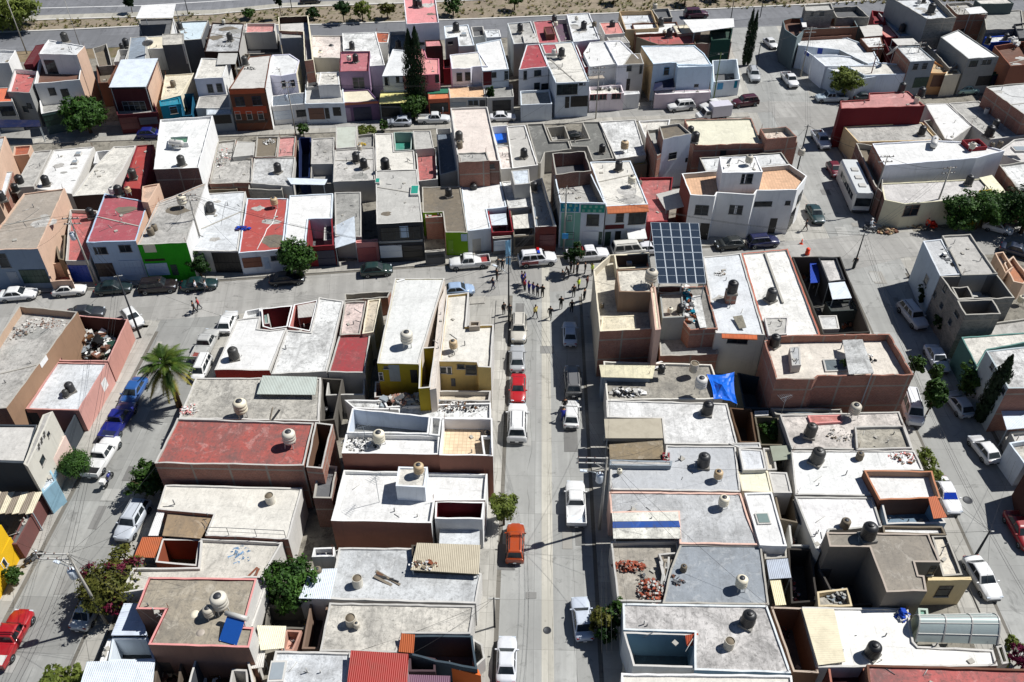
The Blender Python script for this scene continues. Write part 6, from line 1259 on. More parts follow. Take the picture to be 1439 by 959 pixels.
h = house('white corrugated roof at the bottom left with sharp shadow corner', 'white corrugated roof, bottom left'); V(h, '124,934 216,931 210,985 108,985', 3.0, 'white', 'offwhite', .1); canopy(h, '122,930 218,927 212,985 106,985', 3.4, 'bwhite', [3.5, 3.5, 3.2, 3.2], posts=False); V(h, '220,930 256,928 250,985 214,985', 2.6, '4a463e', '5a5046', 2.4)
heap(237, 950, .6, 1.5, 1.2, .8, ['wood', 'sand', 'brown'], 'stack of wooden pallets in the small yard at bottom left', 30, 'pallets', 'pallet_heap', (.4, 1.1), .15, 55)
# ================================================================ right-centre block
h = house('cream corner house with roof terrace, raised room and brick rear wall', 'cream corner terrace house')
V(h, '857,358 912,355 927,462 843,466 834,379', 6.6, 'cdc6b6', 'c8bda8', 1.0, inner='cac2b0', top='d4cab4', faces={'n': 'brick', 'l': 'bdb4a2'}, dirt=.8); V(h, '866,379 912,377 921,411 870,410', 8.4, 'd0cabc', '8a7462', .15, dirt=.9); V(h, '863,358 912,356 914,376 866,378', 7.0, '5f5a55', 'd8ceb4', 1.4, inner='6a5c50')
T(h, 'w 913,402 1.3', 8.3); V(h, '914,403 921,402 929,463 921,464', 8.4, 'd8ceb4', 'c8a898', .05); V(h, '846,445 893,443 895,462 844,465', 6.0, 'd8ceb4', 'd8ceb4', .05); T(h, 'd 846,432 .5 | terrace', 5.7); skylight(h, 884, 372, .6, .5)
h = house('narrow grey house with junk-covered roof under the front of the solar array', 'grey junk-roofed house')
V(h, '927,413 959,411 962,446 931,447', 6.6, 'b8b0a2', '8e9290', .15, dirt=.8); V(h, '958,404 993,402 1009,462 970,464 959,450', 6.0, '8d8a84', 'brick', .25, top='brick', dirt=.9); canopy(h, '970,416 984,415 993,460 984,461', 6.2, 'dcdcd8', posts=False, sheet=False); V(h, '927,449 964,447 966,464 929,466', 4.5, '7c8488', '7c8488', .1); T(h, 'b 955,440 .8; w 941,442 .6', 6.45)
heap(967, 428, 5.9, .8, 3.4, .6, ['dgrey', 'teal', 'white', 'rust', 'pale', 'steel'], 'long junk heap along the grey junk-roofed house', 110, 'junk', 'junk_heap', (.15, .6), .5, 61); V(h, '915,404 957,402 959,411 928,412', 6.3, '3a2622', 'brick', 1.4)
V(h, '926,466 1008,464 1009,498 928,500', 3.6, 'grey', 'brick', .2)
h = house('white roof with tank on brick pedestal and tiled front eave right of the array', 'white roof with pedestal tank')
V(h, '988,361 1041,356 1075,471 1006,468', 5.8, 'white', 'offwhite', .12, faces={'n': 'd8d4c8'}, dirt=.35); O(h, 'a 1014,468,1064,472 c8683c .5 t; w 1023,473,1036,482 black; w 1037,473,1050,483 black'); mb = MB(); q = at(1025, 424, 5.7)-h.root.location; mb.box((q.x, q.y, q.z+.7), (1.1, 1.1, 1.4), wallmat('brick')); mb.build('tank_pedestal', h.root); T(h, 'B 1028,412 1.1', 7.08); canopy(h, '1030,445 1043,443 1049,460 1039,462', 6.1, '9c9684', [6.1, 6.4, 6.2, 6.0], posts=False, sheet=False); heap(1012, 386, 5.7, .7, .5, .3, ['grey', 'white', 'tan'], 'small heap of stones on the white roof with the pedestal tank', 50, seed=62)
h = house('wide white double roof with brick-red rim and small roof room', 'white double roof with red rim')
V(h, '1042,356 1107,350 1153,471 1077,475', 5.8, 'e2e0da', 'd0ccc4', .2, top='b06a58', dirt=.5); V(h, '1074,446 1108,446 1106,470 1080,472', 6.2, 'lgrey', 'c4c0bc', .1); mb = MB(); a_, b_ = at(1075, 356, 5.72)-h.root.location, at(1100, 426, 5.72)-h.root.location; mb.bar(a_, b_, .22, .22, wallmat('conc')); mb.build('roof_ridge', h.root); T(h, 'B 1082,423 1.1', 5.6)
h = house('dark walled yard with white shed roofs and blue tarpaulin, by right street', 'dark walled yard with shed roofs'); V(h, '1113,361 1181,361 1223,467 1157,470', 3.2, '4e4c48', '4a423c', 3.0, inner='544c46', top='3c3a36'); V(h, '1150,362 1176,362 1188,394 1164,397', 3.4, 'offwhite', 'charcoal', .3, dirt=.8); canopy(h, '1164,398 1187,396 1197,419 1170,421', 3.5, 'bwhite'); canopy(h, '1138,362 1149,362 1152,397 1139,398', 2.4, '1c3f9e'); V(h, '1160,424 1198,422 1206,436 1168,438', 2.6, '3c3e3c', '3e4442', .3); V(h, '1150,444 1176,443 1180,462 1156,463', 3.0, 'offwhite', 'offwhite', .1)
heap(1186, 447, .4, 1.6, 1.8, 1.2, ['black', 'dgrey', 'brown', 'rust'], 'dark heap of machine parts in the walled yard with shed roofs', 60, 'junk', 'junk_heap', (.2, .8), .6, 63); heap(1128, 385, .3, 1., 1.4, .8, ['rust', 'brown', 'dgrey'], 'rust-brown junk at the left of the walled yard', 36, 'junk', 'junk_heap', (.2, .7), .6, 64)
h = house('tall bare brick house with walled roof terrace and arched white sheet', 'tall bare brick house')
V(h, '1074,479 1095,472 1250,469 1284,527 1150,529 1144,533 1091,533', 6.8, 'd4ccc0', 'brick', .9, top='brick', dirt=.4); canopy(h, '1184,478 1212,477 1228,524 1193,526', 7.2, 'dcdcd8', [7.0, 7.6, 7.6, 7.0], sheet=False); V(h, '1156,505 1188,504 1192,521 1160,522', 6.05, '5e686c', 'pale', .05); V(h, '1110,488 1124,487 1126,513 1113,514', 6.9, 'offwhite', 'pale', .05); T(h, 'B 1087,487 1.1', 5.9); heap(1222, 507, 5.9, .6, 1., .5, ['black', 'white', 'dgrey'], 'small dark clutter on the tall bare brick terrace', 14, 'clutter', 'roof_clutter', seed=65); tree(1186, 515, .9, .6, .4, 'g', 'small shrub in the sunken bed of the tall bare brick terrace', 66, 300, .12, base=6.0)
h = house('junk-strewn grey yard roof with cream sheet, left of the blue tent', 'junk-strewn grey yard roof')
V(h, '848,508 1000,512 1016,561 853,562', 3.3, '9a958a', 'd0ccc2', .25, dirt=1.); canopy(h, '842,513 921,514 917,532 845,530', 4.2, 'e0d8b8', [4.4, 4.4, 4.0, 4.0], sheet=False, posts=False); V(h, '845,518 915,519 914,529 847,528', 3.9, 'pale', '7c8894', .05); heap(882, 553, 3.1, 1.9, .7, .5, ['white', 'black', 'offwhite', 'lgrey'], 'pile of white cloths and tyres at the edge of the junk-strewn yard roof', 50, 'junk', 'junk_heap', (.12, .6), .4, 67); T(h, 'c 974,521; w 983,549 1.1; B 929,524 .7'); planks(925, 515, 3.2, 5, 1.8, 1, ['white', 'black', 'red'], 'bundle of poles and boards at the corner of the junk-strewn yard roof', .3, 8)
tn = empty('shade_tent', at(1012, 545, 3.1)); tag(tn, 'bright blue stretched tarpaulin tent with sagging corners by the brick house', 'tent'); mb = MB(); C_ = [at(x, y, z)-tn.location for x, y, z in ((993, 526, 3.6), (1032, 523, 3.8), (1036, 568, 3.4), (1003, 561, 3.4))]; c0 = at(1015, 541, 4.15)-tn.location; N = 7
for i in range(4):
    a_, b_ = C_[i], C_[(i+1) % 4]; a_, b_ = b_, a_
    for j in range(N):
        for k in range(N):
            def q_(u, v): return c0.lerp(a_.lerp(b_, u), v)+((a_+b_)/2-c0)*(-.22*u*(1-u)*4*v*v*.5)-Vector((0, 0, .25*v*(1-v)*4))+Vector((0, 0, .16*noise.noise((u*3.1*(1-u)*4+i*3, v*4.3, i*1.7))*4*u*(1-u)*min(1, v*2)))
            mb.face([q_(j/N, k/N), q_((j+1)/N, k/N), q_((j+1)/N, (k+1)/N), q_(j/N, (k+1)/N)], paint('1763cf', .35), sm=True)
mb.build('tarpaulin', tn); mb = MB()
for c_ in C_: mb.bar((c_.x, c_.y, -3.0), c_, .06, .06, paint('steel', .5))
mb.build('tent_pole', tn)
h = house('white weathered roof with tan sheet lean-tos along the central street', 'white roof with tan lean-tos')
V(h, '852,562 1022,567 1037,625 934,624 930,588 853,587', 3.4, 'white', 'offwhite', .12, dirt=.7); canopy(h, '849,589 929,588 932,616 851,616', 3.5, 'aaa290', sheet=True, axis=1); canopy(h, '856,625 931,619 933,645 857,646', 3.3, '8a7a60', sheet=False); T(h, 'b 993,582', 3.3); V(h, '931,636 941,636 941,647 932,648', 3.5, 'red', 'dred', .05)
h = house('smooth grey roof with black tank and tan drum above the pale roof', 'smooth grey roof with two tanks')
V(h, '858,649 934,651 936,626 1034,627 1041,691 857,688', 3.5, 'b4b6b8', 'offwhite', .12, dirt=.3); T(h, 'B 988,655; t 1008,675 .8'); T(h, 'w 870,667 .5 | street-side'); V(h, '857,646 945,648 943,655 857,654', 3.9, 'pale', '8c949a', .05)
h = house('pale roof with blue-striped white awning at its street end', 'pale roof with blue-striped awning')
V(h, '856,691 1041,693 1052,728 1068,766 955,764 953,720 858,721', 3.4, 'offwhite', 'd8b4a4', .12, dirt=.55); T(h, 'w 1015,714 1.0')
canopy(h, '860,721 953,719 954,732 861,733', 3.6, 'e0ded2', sheet=False, posts=False); canopy(h, '861,733 954,732 956,741 861,742', 3.56, '1c4a94', sheet=False, posts=False, name='awning_stripe'); canopy(h, '861,742 956,741 957,757 862,757', 3.52, 'e0ded2', sheet=False)
V(h, '1046,693 1085,692 1106,768 1068,766', 3.7, 'white', 'white', .15, dirt=.3); skylight(h, 1072, 730, 1.2, 1.2, mat=paint('6a7c78', .4), hh=.15)
h = house('house with sand-coloured building yard and bluish-grey painted roof', 'bluish-grey painted roof')
V(h, '956,765 1070,766 1081,850 931,848 942,800', 3.3, '8f959b', 'conc', .12, dirt=.4); V(h, '858,761 953,759 957,796 940,846 868,845', 3.0, 'a39c90', 'pale', .5, dirt=.8); T(h, 'w 1040,828 1.05; d 960,802 .6 | small', 3.2)
heap(884, 797, 2.6, 1.5, .5, .6, ['9c5440', '8a4836', 'brick'], 'orange-red brick pile with pointed end on the building yard', 120, 'bricks', 'brick_pile', (.15, .3), .5, 71); heap(917, 833, 2.6, 1.3, 1.3, .8, ['9c5440', '8a4836', 'brick', 'pale'], 'loose heap of red bricks beside the plank frame', 110, 'bricks', 'brick_pile', (.15, .32), .6, 72); planks(933, 808, 2.8, 14, 3.2, .8, ['mud', 'grey', 'wood', 'pale'], 'grey weathered plank stack on the building yard', 1.5, 11); heap(901, 812, 2.55, .5, .4, .5, ['dgrey', 'tan'], 'small dark bucket heap in the building yard', 10, 'clutter', 'yard_clutter', seed=73); V(h, '925,778 958,776 958,797 933,799', 3.0, '5e6468', 'pale', .6); heap(952, 815, 3.2, .6, .6, .3, ['dgrey', 'brown'], 'scraps on the bluish-grey painted roof edge', 18, 'scrap', 'scrap_heap', seed=74)
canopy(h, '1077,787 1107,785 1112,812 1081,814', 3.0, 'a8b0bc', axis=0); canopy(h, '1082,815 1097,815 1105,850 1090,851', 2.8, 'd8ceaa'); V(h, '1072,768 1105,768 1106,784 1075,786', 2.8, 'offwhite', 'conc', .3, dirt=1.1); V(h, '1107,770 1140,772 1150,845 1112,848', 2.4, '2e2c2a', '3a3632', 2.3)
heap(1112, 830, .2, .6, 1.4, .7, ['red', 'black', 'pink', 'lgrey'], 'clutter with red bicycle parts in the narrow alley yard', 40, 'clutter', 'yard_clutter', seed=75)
h = house('blotchy white roof with two tanks, tiled hood and blue-shaded patio', 'blotchy white roof with tiled hood')
V(h, '875,848 1078,851 1112,946 976,942 976,889 876,885', 3.7, 'offwhite', 'd0d4d4', .12, dirt=1.1, faces={'n': '7f9fb4'}); T(h, 'B 1049,878 1.15; c 1023,910 .8', 3.58); V(h, '876,888 976,891 981,939 890,936', 3.5, '5a6a70', 'd0d4d4', 3.2, inner='8299a6', top='offwhite'); canopy(h, '963,893 981,890 983,906 965,908', 3.5, 'a84a30', [3.7, 3.7, 3.2, 3.2], posts=False); O(h, 'w 897,898,911,912 black; w 942,899,965,915 black')  # the patio's blue shade is painted into its walls and floor
V(h, '873,946 1113,949 1118,990 872,990', 3.9, 'white', 'white', .2, dirt=.3); planks(883, 925, .4, 8, 4., .9, ['sand', 'cream', 'tan'], 'cream wooden slats stacked upright in the blue-shaded patio', 1.5, 12)
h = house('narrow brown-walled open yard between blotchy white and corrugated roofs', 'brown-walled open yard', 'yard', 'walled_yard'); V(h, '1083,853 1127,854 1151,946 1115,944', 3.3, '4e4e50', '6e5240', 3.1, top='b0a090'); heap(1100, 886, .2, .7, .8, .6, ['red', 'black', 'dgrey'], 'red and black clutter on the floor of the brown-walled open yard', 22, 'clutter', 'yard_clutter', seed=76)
# small roofs in the middle of the block
h = house('cluster of small white and cream roof slabs around the sunken green garden', 'small cream roof slabs by garden')
V(h, '1038,630 1071,632 1077,660 1044,661', 3.9, 'd6d8da', 'offwhite', .1); V(h, '1037,663 1079,662 1086,692 1043,690', 3.5, 'dedcc4', 'cream', .1, dirt=.25); V(h, '1080,663 1106,664 1113,693 1087,693', 3.4, 'offwhite', 'offwhite', .1); V(h, '1024,623 1068,622 1070,630 1040,630', 3.6, 'offwhite', 'offwhite', .1); V(h, '1025,573 1056,575 1064,622 1040,622', 3.0, '3a322c', '5a4636', 2.7); V(h, '1060,585 1094,586 1104,626 1068,626', 2.6, '4a5a2c', '6a6456', 2.0); canopy(h, '1082,627 1110,626 1114,645 1087,648', 3.0, '8a9080', axis=1); V(h, '1072,630 1086,630 1092,660 1078,661', 2.8, 'c0b8a8', 'pale', .3); V(h, '1060,578 1080,577 1080,584 1061,585', 2.8, 'white', 'offwhite', .1)
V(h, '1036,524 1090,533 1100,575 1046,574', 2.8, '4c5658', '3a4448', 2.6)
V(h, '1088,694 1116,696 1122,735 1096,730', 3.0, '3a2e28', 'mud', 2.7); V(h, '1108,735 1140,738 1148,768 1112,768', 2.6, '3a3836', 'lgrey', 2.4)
heap(1122, 752, .3, 1.2, 1.8, 1., ['steel', 'lgrey', 'dgrey', 'lblue'], 'grey metal scrap in the narrow yard beside the white roof', 46, 'scrap', 'scrap_heap', (.2, .8), .4, 77)
# east column
h = house('pinkish white roof with red patch and black tank beside right street', 'pinkish white roof with red patch')
V(h, '1096,583 1182,581 1264,578 1284,632 1113,631', 3.4, 'd4ccc4', 'pale', .15, dirt=.9); V(h, '1135,584 1182,583 1184,593 1140,596', 3.52, 'c07870', 'pink', .05); T(h, 'B 1137,613 1.1; w 1198,585 1.1 | rear'); V(h, '1201,599 1270,598 1282,630 1204,632', 3.7, 'a8a294', 'pale', .3, dirt=1.); V(h, '1083,573 1182,575 1184,582 1090,583', 3.0, '566068', 'block', .3); antenna(1098, 582, 3.4, 2.4, 'short aerial at the corner of the pinkish white roof'); heap(1180, 612, 3.3, 1.4, .8, .15, ['mud', 'pale', 'grey'], 'low scatter of grit on the pinkish white roof', 30, seed=81, s=(.08, .25))
h = house('clean white roof with tall black tank next to the terrace with brown rim', 'clean white roof beside brown-rimmed terrace')
V(h, '1112,633 1285,633 1298,661 1216,662 1226,697 1118,695', 3.5, 'white', 'offwhite', .12, dirt=.35); T(h, 'B 1146,650 1.2; d 1207,645 .8'); heap(1269, 645, 3.4, 1.4, .8, .3, ['mud', 'pink', 'white', 'rust'], 'broken tiles heaped at the street end of the clean white roof', 50, seed=82)
h = house('white roof terrace with brown rim and blue-grey arched patio by taxi', 'white terrace with brown rim')
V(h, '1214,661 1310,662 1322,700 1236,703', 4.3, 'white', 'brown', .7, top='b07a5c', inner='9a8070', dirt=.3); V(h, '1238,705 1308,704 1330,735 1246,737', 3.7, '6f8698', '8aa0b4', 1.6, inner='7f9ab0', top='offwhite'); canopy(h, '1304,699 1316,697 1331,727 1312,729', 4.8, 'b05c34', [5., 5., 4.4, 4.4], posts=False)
h = house('low white roof with tan drum and black tank left of grey-brown upper house', 'low white roof with tan drum')
V(h, '1117,698 1226,699 1240,741 1166,745 1152,777 1146,770', 3.5, 'e0dedc', 'lgrey', .12, dirt=.35); T(h, 'd 1186,741 1.0', 3.4); 
h = house('grey-brown stepped upper house with plain walls and arched-window annex', 'grey-brown stepped upper house')
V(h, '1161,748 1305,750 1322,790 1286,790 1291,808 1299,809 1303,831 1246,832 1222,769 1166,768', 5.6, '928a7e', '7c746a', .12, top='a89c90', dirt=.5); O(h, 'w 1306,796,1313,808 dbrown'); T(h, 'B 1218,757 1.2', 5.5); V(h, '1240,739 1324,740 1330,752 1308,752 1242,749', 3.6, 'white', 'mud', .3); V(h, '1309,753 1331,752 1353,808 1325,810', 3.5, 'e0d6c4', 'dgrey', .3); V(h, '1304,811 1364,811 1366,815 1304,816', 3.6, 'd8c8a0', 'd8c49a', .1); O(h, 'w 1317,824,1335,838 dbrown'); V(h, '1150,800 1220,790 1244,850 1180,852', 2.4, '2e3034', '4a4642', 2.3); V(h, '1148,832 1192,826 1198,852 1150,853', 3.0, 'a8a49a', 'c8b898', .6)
T(h, 'B 1203,812 1.0 | yard', .2); heap(1178, 838, 2.4, .9, .6, .7, ['black', 'grey', 'steel'], 'black metal scrap on the small grey slab beside the stepped upper house', 24, 'scrap', 'scrap_heap', (.2, .6), .6, 83)
h = house('broad white roof with arched metal barrel canopy at the street side', 'broad white roof with barrel canopy')
V(h, '1127,853 1276,855 1284,902 1290,908 1396,913 1402,936 1150,938', 3.5, 'e4e2dc', 'offwhite', .15, dirt=.25); canopy(h, '1127,855 1172,856 1188,930 1150,935', 3.7, 'd6ccb0', posts=False, axis=1); T(h, 'B 1224,921 .95', 3.4); mb = MB(); p0, p1, p2, p3 = [at(x, y, 3.3)-h.root.location for x, y in ((1283, 866), (1386, 862), (1402, 906), (1286, 902))]; N = 14; gm_ = paint('a9b4b0', .22, .1)
ring_ = []
for i in range(N+1):
    t = i/N; a_ = p0.lerp(p3, t); b_ = p1.lerp(p2, t); zc = Vector((0, 0, 1.5*math.sin(PI*t))); ring_.append([a_+zc, a_.lerp(b_, .33)+zc, a_.lerp(b_, .66)+zc, b_+zc])
mb.rings(ring_, gm_, False, True, False); bc = mb.build('barrel_canopy', h.root); rbm = MB()
for k_ in range(4):
    for i in range(N): rbm.bar(ring_[i][k_]+Vector((0, 0, .03)), ring_[i+1][k_]+Vector((0, 0, .03)), .1, .06, paint('lgrey', .4))
for i in range(0, N+1, 3):
    rbm.bar(ring_[i][0]+Vector((0, 0, .025)), ring_[i][3]+Vector((0, 0, .025)), .05, .04, paint('lgrey', .4))
rbm.build('canopy_rib', bc); heap(1268, 866, 3.4, .5, .5, .5, ['white', 'dgrey', 'blue'], 'small pile of white and dark bags beside the barrel canopy', 18, 'bags', 'bag_heap', (.2, .5), .7, 84); V(h, '1290,855 1304,855 1306,875 1292,876', 3.9, 'mint', 'a8b4a8', .2); V(h, '1400,908 1410,906 1418,932 1408,934', 1.6, '5a6a3a', 'pale', .3)
h = house('red-painted mottled roof across the bottom right corner', 'red-painted mottled roof, bottom right'); V(h, '1218,934 1470,941 1480,1000 1226,1000', 4.4, 'b0605c', 'brown', .2, dirt=1.1); V(h, '1163,931 1215,933 1224,1000 1172,1000', 3.4, '4a1e20', '5a3028', 1.4, top='a06a5a')
# ---------------------------------------------------------------- solar array on its frame above the junk-roofed house
sa = empty('solar_array', at(955, 385, 6.)); tag(sa, 'large dark blue solar panel array on a raised tilted frame', 'solar panels'); zt, zb_ = 10.6, 8.2
TL, TR, BR, BL = at(914, 313, zt), at(982, 314, zt), at(992, 399, zb_), at(925, 399, zb_); o_ = sa.location
pm, pnt, pb_ = newmat('solar_cell'); uvp = uvn(pnt); br_ = nd(pnt, 'ShaderNodeTexBrick', Scale=1., offset=0.); pnt.links.new(uvp, br_.inputs[0]); br_.inputs['Brick Width'].default_value = 1/6; br_.inputs['Row Height'].default_value = 1/10; br_.inputs['Mortar Size'].default_value = .006
br_.inputs['Color1'].default_value = (.018, .028, .046, 1); br_.inputs['Color2'].default_value = (.022, .033, .053, 1); br_.inputs['Mortar'].default_value = (.05, .07, .095, 1); pnt.links.new(br_.outputs[0], pb_.inputs['Base Color']); pb_.inputs['Roughness'].default_value = .15; pb_.inputs['Specular IOR Level'].default_value = .5
fm_ = paint('bwhite', .35, .3); nx_, ny_ = 5, 4; nrm = (TR-TL).cross(BL-TL).normalized(); nrm = nrm if nrm.z > 0 else -nrm
def sp_(u, v): return (TL.lerp(TR, u)).lerp(BL.lerp(BR, u), v)-o_
for i in range(nx_):
    for j in range(ny_):
        u0, u1, v0, v1 = i/nx_+.006, (i+1)/nx_-.006, j/ny_+.004, (j+1)/ny_-.004; mb = MB(); q = [sp_(u0, v0), sp_(u0, v1), sp_(u1, v1), sp_(u1, v0)]; mb.face([x+nrm*.04 for x in q], pm, [(0, 2), (0, 0), (1, 0), (1, 2)])
        for k in range(4): mb.bar(q[k]+nrm*.02, q[(k+1) % 4]+nrm*.02, .04, .06, fm_)
        vm = (v0+v1)/2; mb.bar(sp_(u0, vm)+nrm*.03, sp_(u1, vm)+nrm*.03, .03, .04, fm_)
        mb.face([x-nrm*.03 for x in reversed(q)], paint('lgrey', .5)); mb.build('solar_panel', sa)
mb = MB()
for u in (.03, .5, .97):
    mb.bar(sp_(u, 0)-nrm*.12, sp_(u, 1)-nrm*.12, .1, .12, paint('steel', .4))
    for v in (.03, .97): a_ = sp_(u, v)-nrm*.15; mb.bar((a_.x, a_.y, -2.6), a_, .1, .1, paint('steel', .4))
mb.build('frame', sa)
for i_, h_ in enumerate(HOUSES):
    if h_.vols: pipes(h_, 100+i_)
# ================================================================ vehicles
XA = 9.5
car('suv', 729, 462, -90, 'c9c4b8', 'silver-beige SUV with roof rails, first in the left-hand parked row by the crossing')
car('sedan', 727, 503, 91, 'a8aaac', 'silver sedan between the beige SUV and the red car')
car('sedan', 728, 545, -90, 'b0121a', 'bright red car on the central street, bonnet towards the big white SUV', s=.97)
car('suv', 727, 594, 90, 'e2e2e0', 'large white SUV with long roof parked behind the red car', s=1.12)
car('suv', 724, 762, 90, 'a8420e', 'burnt orange SUV parked below the round street tree', s=.9)
car('sedan', 712, 926, 90, 'd8dade', 'white sedan parked nearest the bottom of the central street', s=.94)
car('sedan', 801, 468, 90, 'b4c2d4', 'pale blue-silver sedan in the shade of the cream corner house', s=.95)
car('suv', 805, 535, 91, '6a6a6a', 'dark grey SUV with lighter roof in shade on the right of the central street')
car('hatch', 803, 581, 88, 'e0e0de', 'white hatchback with people at its left side')
car('pickup', 809, 707, 90, 'e2e2e0', 'white pickup with pale empty bed, right side of the central street', bed='bwhite')
car('sedan', 818, 868, 95, 'c4ccd8', 'pale silver sedan beside the brownish street shrubs', s=.93)
car('sedan', 187, 551, -93, '2a5a9a', 'mid-blue sedan by the pink wall under the palm', s=1.02)
car('pickup', 166, 591, 85, '16207a', 'deep royal blue pickup parked by the pink wall', bed='navy')
car('pickup', 143, 641, 85, 'e4e4e2', 'white pickup with dark bed behind the blue pickup', bed='black')
car('suv', 186, 731, -96, 'c2c8d0', 'silver SUV with dark sunroof on the left street', s=.98)
car('hatch', 186, 446, -48, 'e0e0de', 'white hatchback at the corner by the dark utility pole')
car('hatch', 320, 452, 91, 'e6e6e4', 'white hatchback next to the white stepped patios', s=1.03)
car('pickup', 289, 484, 88, 'b8b8b4', 'old pale pickup with cluttered red-brown bed by the palm', bed='7a3a34')
car('van', 283, 517, -90, 'e4e4e2', 'white van half hidden behind the palm crown', s=.8)
car('pickup', 14, 897, 88, 'a81820', 'red pickup with boxes in its bed at the left edge', bed='offwhite')
car('sedan', 126, 852, 85, 'd0d4d4', 'white car half hidden beneath the bougainvillea')
car('sedan', 120, 439, XA, '2c3036', 'dark car behind the roofless pink-walled room')
car('sedan', 25, 413, XA, 'e6e6e4', 'white sedan at the left end of the cross street')
car('beetle', 97, 407, XA, 'e4e2dc', 'white rounded old beetle-shaped car on the cross street')
car('sedan', 159, 404, XA, '14282a', 'very dark green sedan in front of the pale blue house')
car('suv', 222, 402, XA, '1c1416', 'black SUV in front of the vivid green house')
car('sedan', 280, 399, XA, '0f2e30', 'dark teal sedan parked below the dark bush')
car('sedan', 403, 391, XA, '16181c', 'black sedan in the shadow of the round street tree')
car('hatch', 529, 379, XA, '1a3430', 'dark green hatchback in front of the salmon wall', s=1.05)
car('pickup', 660, 368, 180+XA, 'e2e2e0', 'white pickup with red load in front of the lime green house', bed='8a3030')
car('hatch', 645, 407, XA, '9ab0cc', 'pale blue car behind the corner of the white L-shaped roof')
r_ = car('suv', 755, 364, XA, 'e4e4e6', 'white patrol SUV with dark red sides and roof light bar', 'police car', s=1.08)
mb = MB(); mb.box((.1, -.3, 1.84), (.3, .55, .12), paint('1c3fae', .2)); mb.box((.1, .3, 1.84), (.3, .55, .12), paint('b01a1a', .2)); mb.build('light_bar', r_)
mb = MB()
for s_ in (-1, 1): mb.box((-1.0, s_*.93, .74), (2.0, .02, .42), paint('8a2830', .35))
mb.build('side_stripe', r_)
r_ = car('pickup', 826, 358, XA, 'e4e4e6', 'white patrol pickup with dark red bed hood beside the thin tree', 'police car', s=1.05)
mb = MB(); mb.rings([[(x, -.8, .95), (x, -.75, 1.5), (x, .75, 1.5), (x, .8, .95)] for x in (-1.5, -.6)], paint('8a2830', .4), True, False); mb.build('bed_hood', r_)
car('van', 884, 351, XA, 'd8d6ce', 'cream van parked behind the cream corner terrace house')
car('hatch', 912, 349, XA, 'dcdce0', 'white hatchback partly hidden by the solar array')
car('hatch', 1025, 342, 180+XA, '2a2e2e', 'dark grey hatchback in front of the white corner house')
car('suv', 1072, 339, XA, '141c4a', 'dark blue SUV in front of the white corner house', s=.95)
car('sedan', 1146, 300, -86, '1c3a3c', 'dark teal sedan beside the white corner house')
box_vehicle('minibus', 1200, 264, -92, 9.4, 2.5, 3.4, 'd4d6d4', 'long white minibus with roof hatches on the right street', 'bus', bus=True)
car('pickup', 1154, 196, -86, 'd0d4da', 'silver pickup beside the oxblood red building', bed='charcoal')
car('hatch', 1173, 238, -87, '6a1a2c', 'maroon car in the shadow behind the minibus')
car('pickup', 1110, 112, -83, 'e2e2e2', 'white pickup in the middle of the right street', bed='dgrey')
car('suv', 1059, 105, -91, 'b8babc', 'silver SUV beside the twin thin cypresses')
car('sedan', 1083, 60, -76, 'dcdcdc', 'white car in the shade of the curved corner building', s=.95)
car('suv', 1047, 143, 195, '4a1020', 'maroon SUV at the corner of the back street')
car('sedan', 1001, 147, 205, 'e0e0de', 'white sedan with open door behind the small box truck')
car('suv', 957, 149, 194, 'e4e4e2', 'white SUV in front of the light-blue house')
box_vehicle('box_truck', 1003, 156, 194, 5.6, 2.0, 2.7, 'e0e0de', 'small white box truck at the corner of the brick building', 'truck', boxcol='d8d4dc')
car('pickup', 1168, 137, 180+3, 'b8c6ce', 'pale silver pickup below the yellow-green tree', bed='dgrey')
car('sedan', 1215, 135, 3, '1c2c30', 'dark car right of the yellow-green tree', s=.9)
car('suv', 1283, 443, -79, 'c8ccd2', 'silver SUV with black sunroof in the shade of the unfinished house')
car('sedan', 1317, 503, -89, 'd4d8e0', 'white sedan near the round shaded tree on the right street')
car('hatch', 1348, 567, 100, 'b4bac0', 'silver hatchback in the shade beside the leaning cypress')
car('van', 1281, 574, -97, 'e2e4e6', 'white van parked at the foot of the slender green trees')
car('hatch', 1383, 630, 102, 'dedede', 'white hatchback alone in the sun right of the street', s=.98)
r_ = car('sedan', 1330, 695, -88, 'e4e4e4', 'white taxi with blue-tinted windscreen by the brown-rimmed terrace', 'taxi')
for c_ in r_.children:
    if c_.name.startswith('windscreen'): c_.material_slots[0].link = 'OBJECT'; c_.material_slots[0].material = paint('1a3aa0', .12)
car('sedan', 1381, 811, -83, 'e6e6e4', 'white sedan next to the pole at lower right')
car('sedan', 1436, 745, -88, '8e1018', 'dark red car cut by the right edge')
car('hatch', 1403, 319, -30, 'e0e0de', 'small white car by the dark hedge trees')
car('sedan', 1431, 352, -30, '1e2c44', 'dark blue car in shade by the orange-floored terrace')
car('beetle', 1360, 126, 8, 'a8ccc0', 'pale mint beetle-shaped car on the upper right street')
car('hatch', 212, 188, 5, '121c6a', 'dark blue hatchback in front of the maroon house', s=1.08)
car('hatch', 561, 171, 186, 'b4bac4', 'pale silver hatchback below the cypresses', s=1.05)
car('pickup', 610, 167, 4, 'dadcdc', 'white double-cab pickup on the back street', bed='lgrey')
car('sedan', 706, 164, 5, 'e2e2e4', 'white sedan beside the big pinkish roof on the back street')
car('sedan', 756, 160, 4, '14161a', 'black sedan in front of the arched white garage wall', s=.98)
car('suv', 978, 20, 6, '4a1830', 'dark maroon SUV on the near carriageway', s=1.1)
car('sedan', 436, 0, 11, '16181a', 'black car on the far carriageway at the top edge')
car('hatch', 808, 190, 20, '1c1e20', 'dark car in the small yard of the stepped grey roof', s=.9)
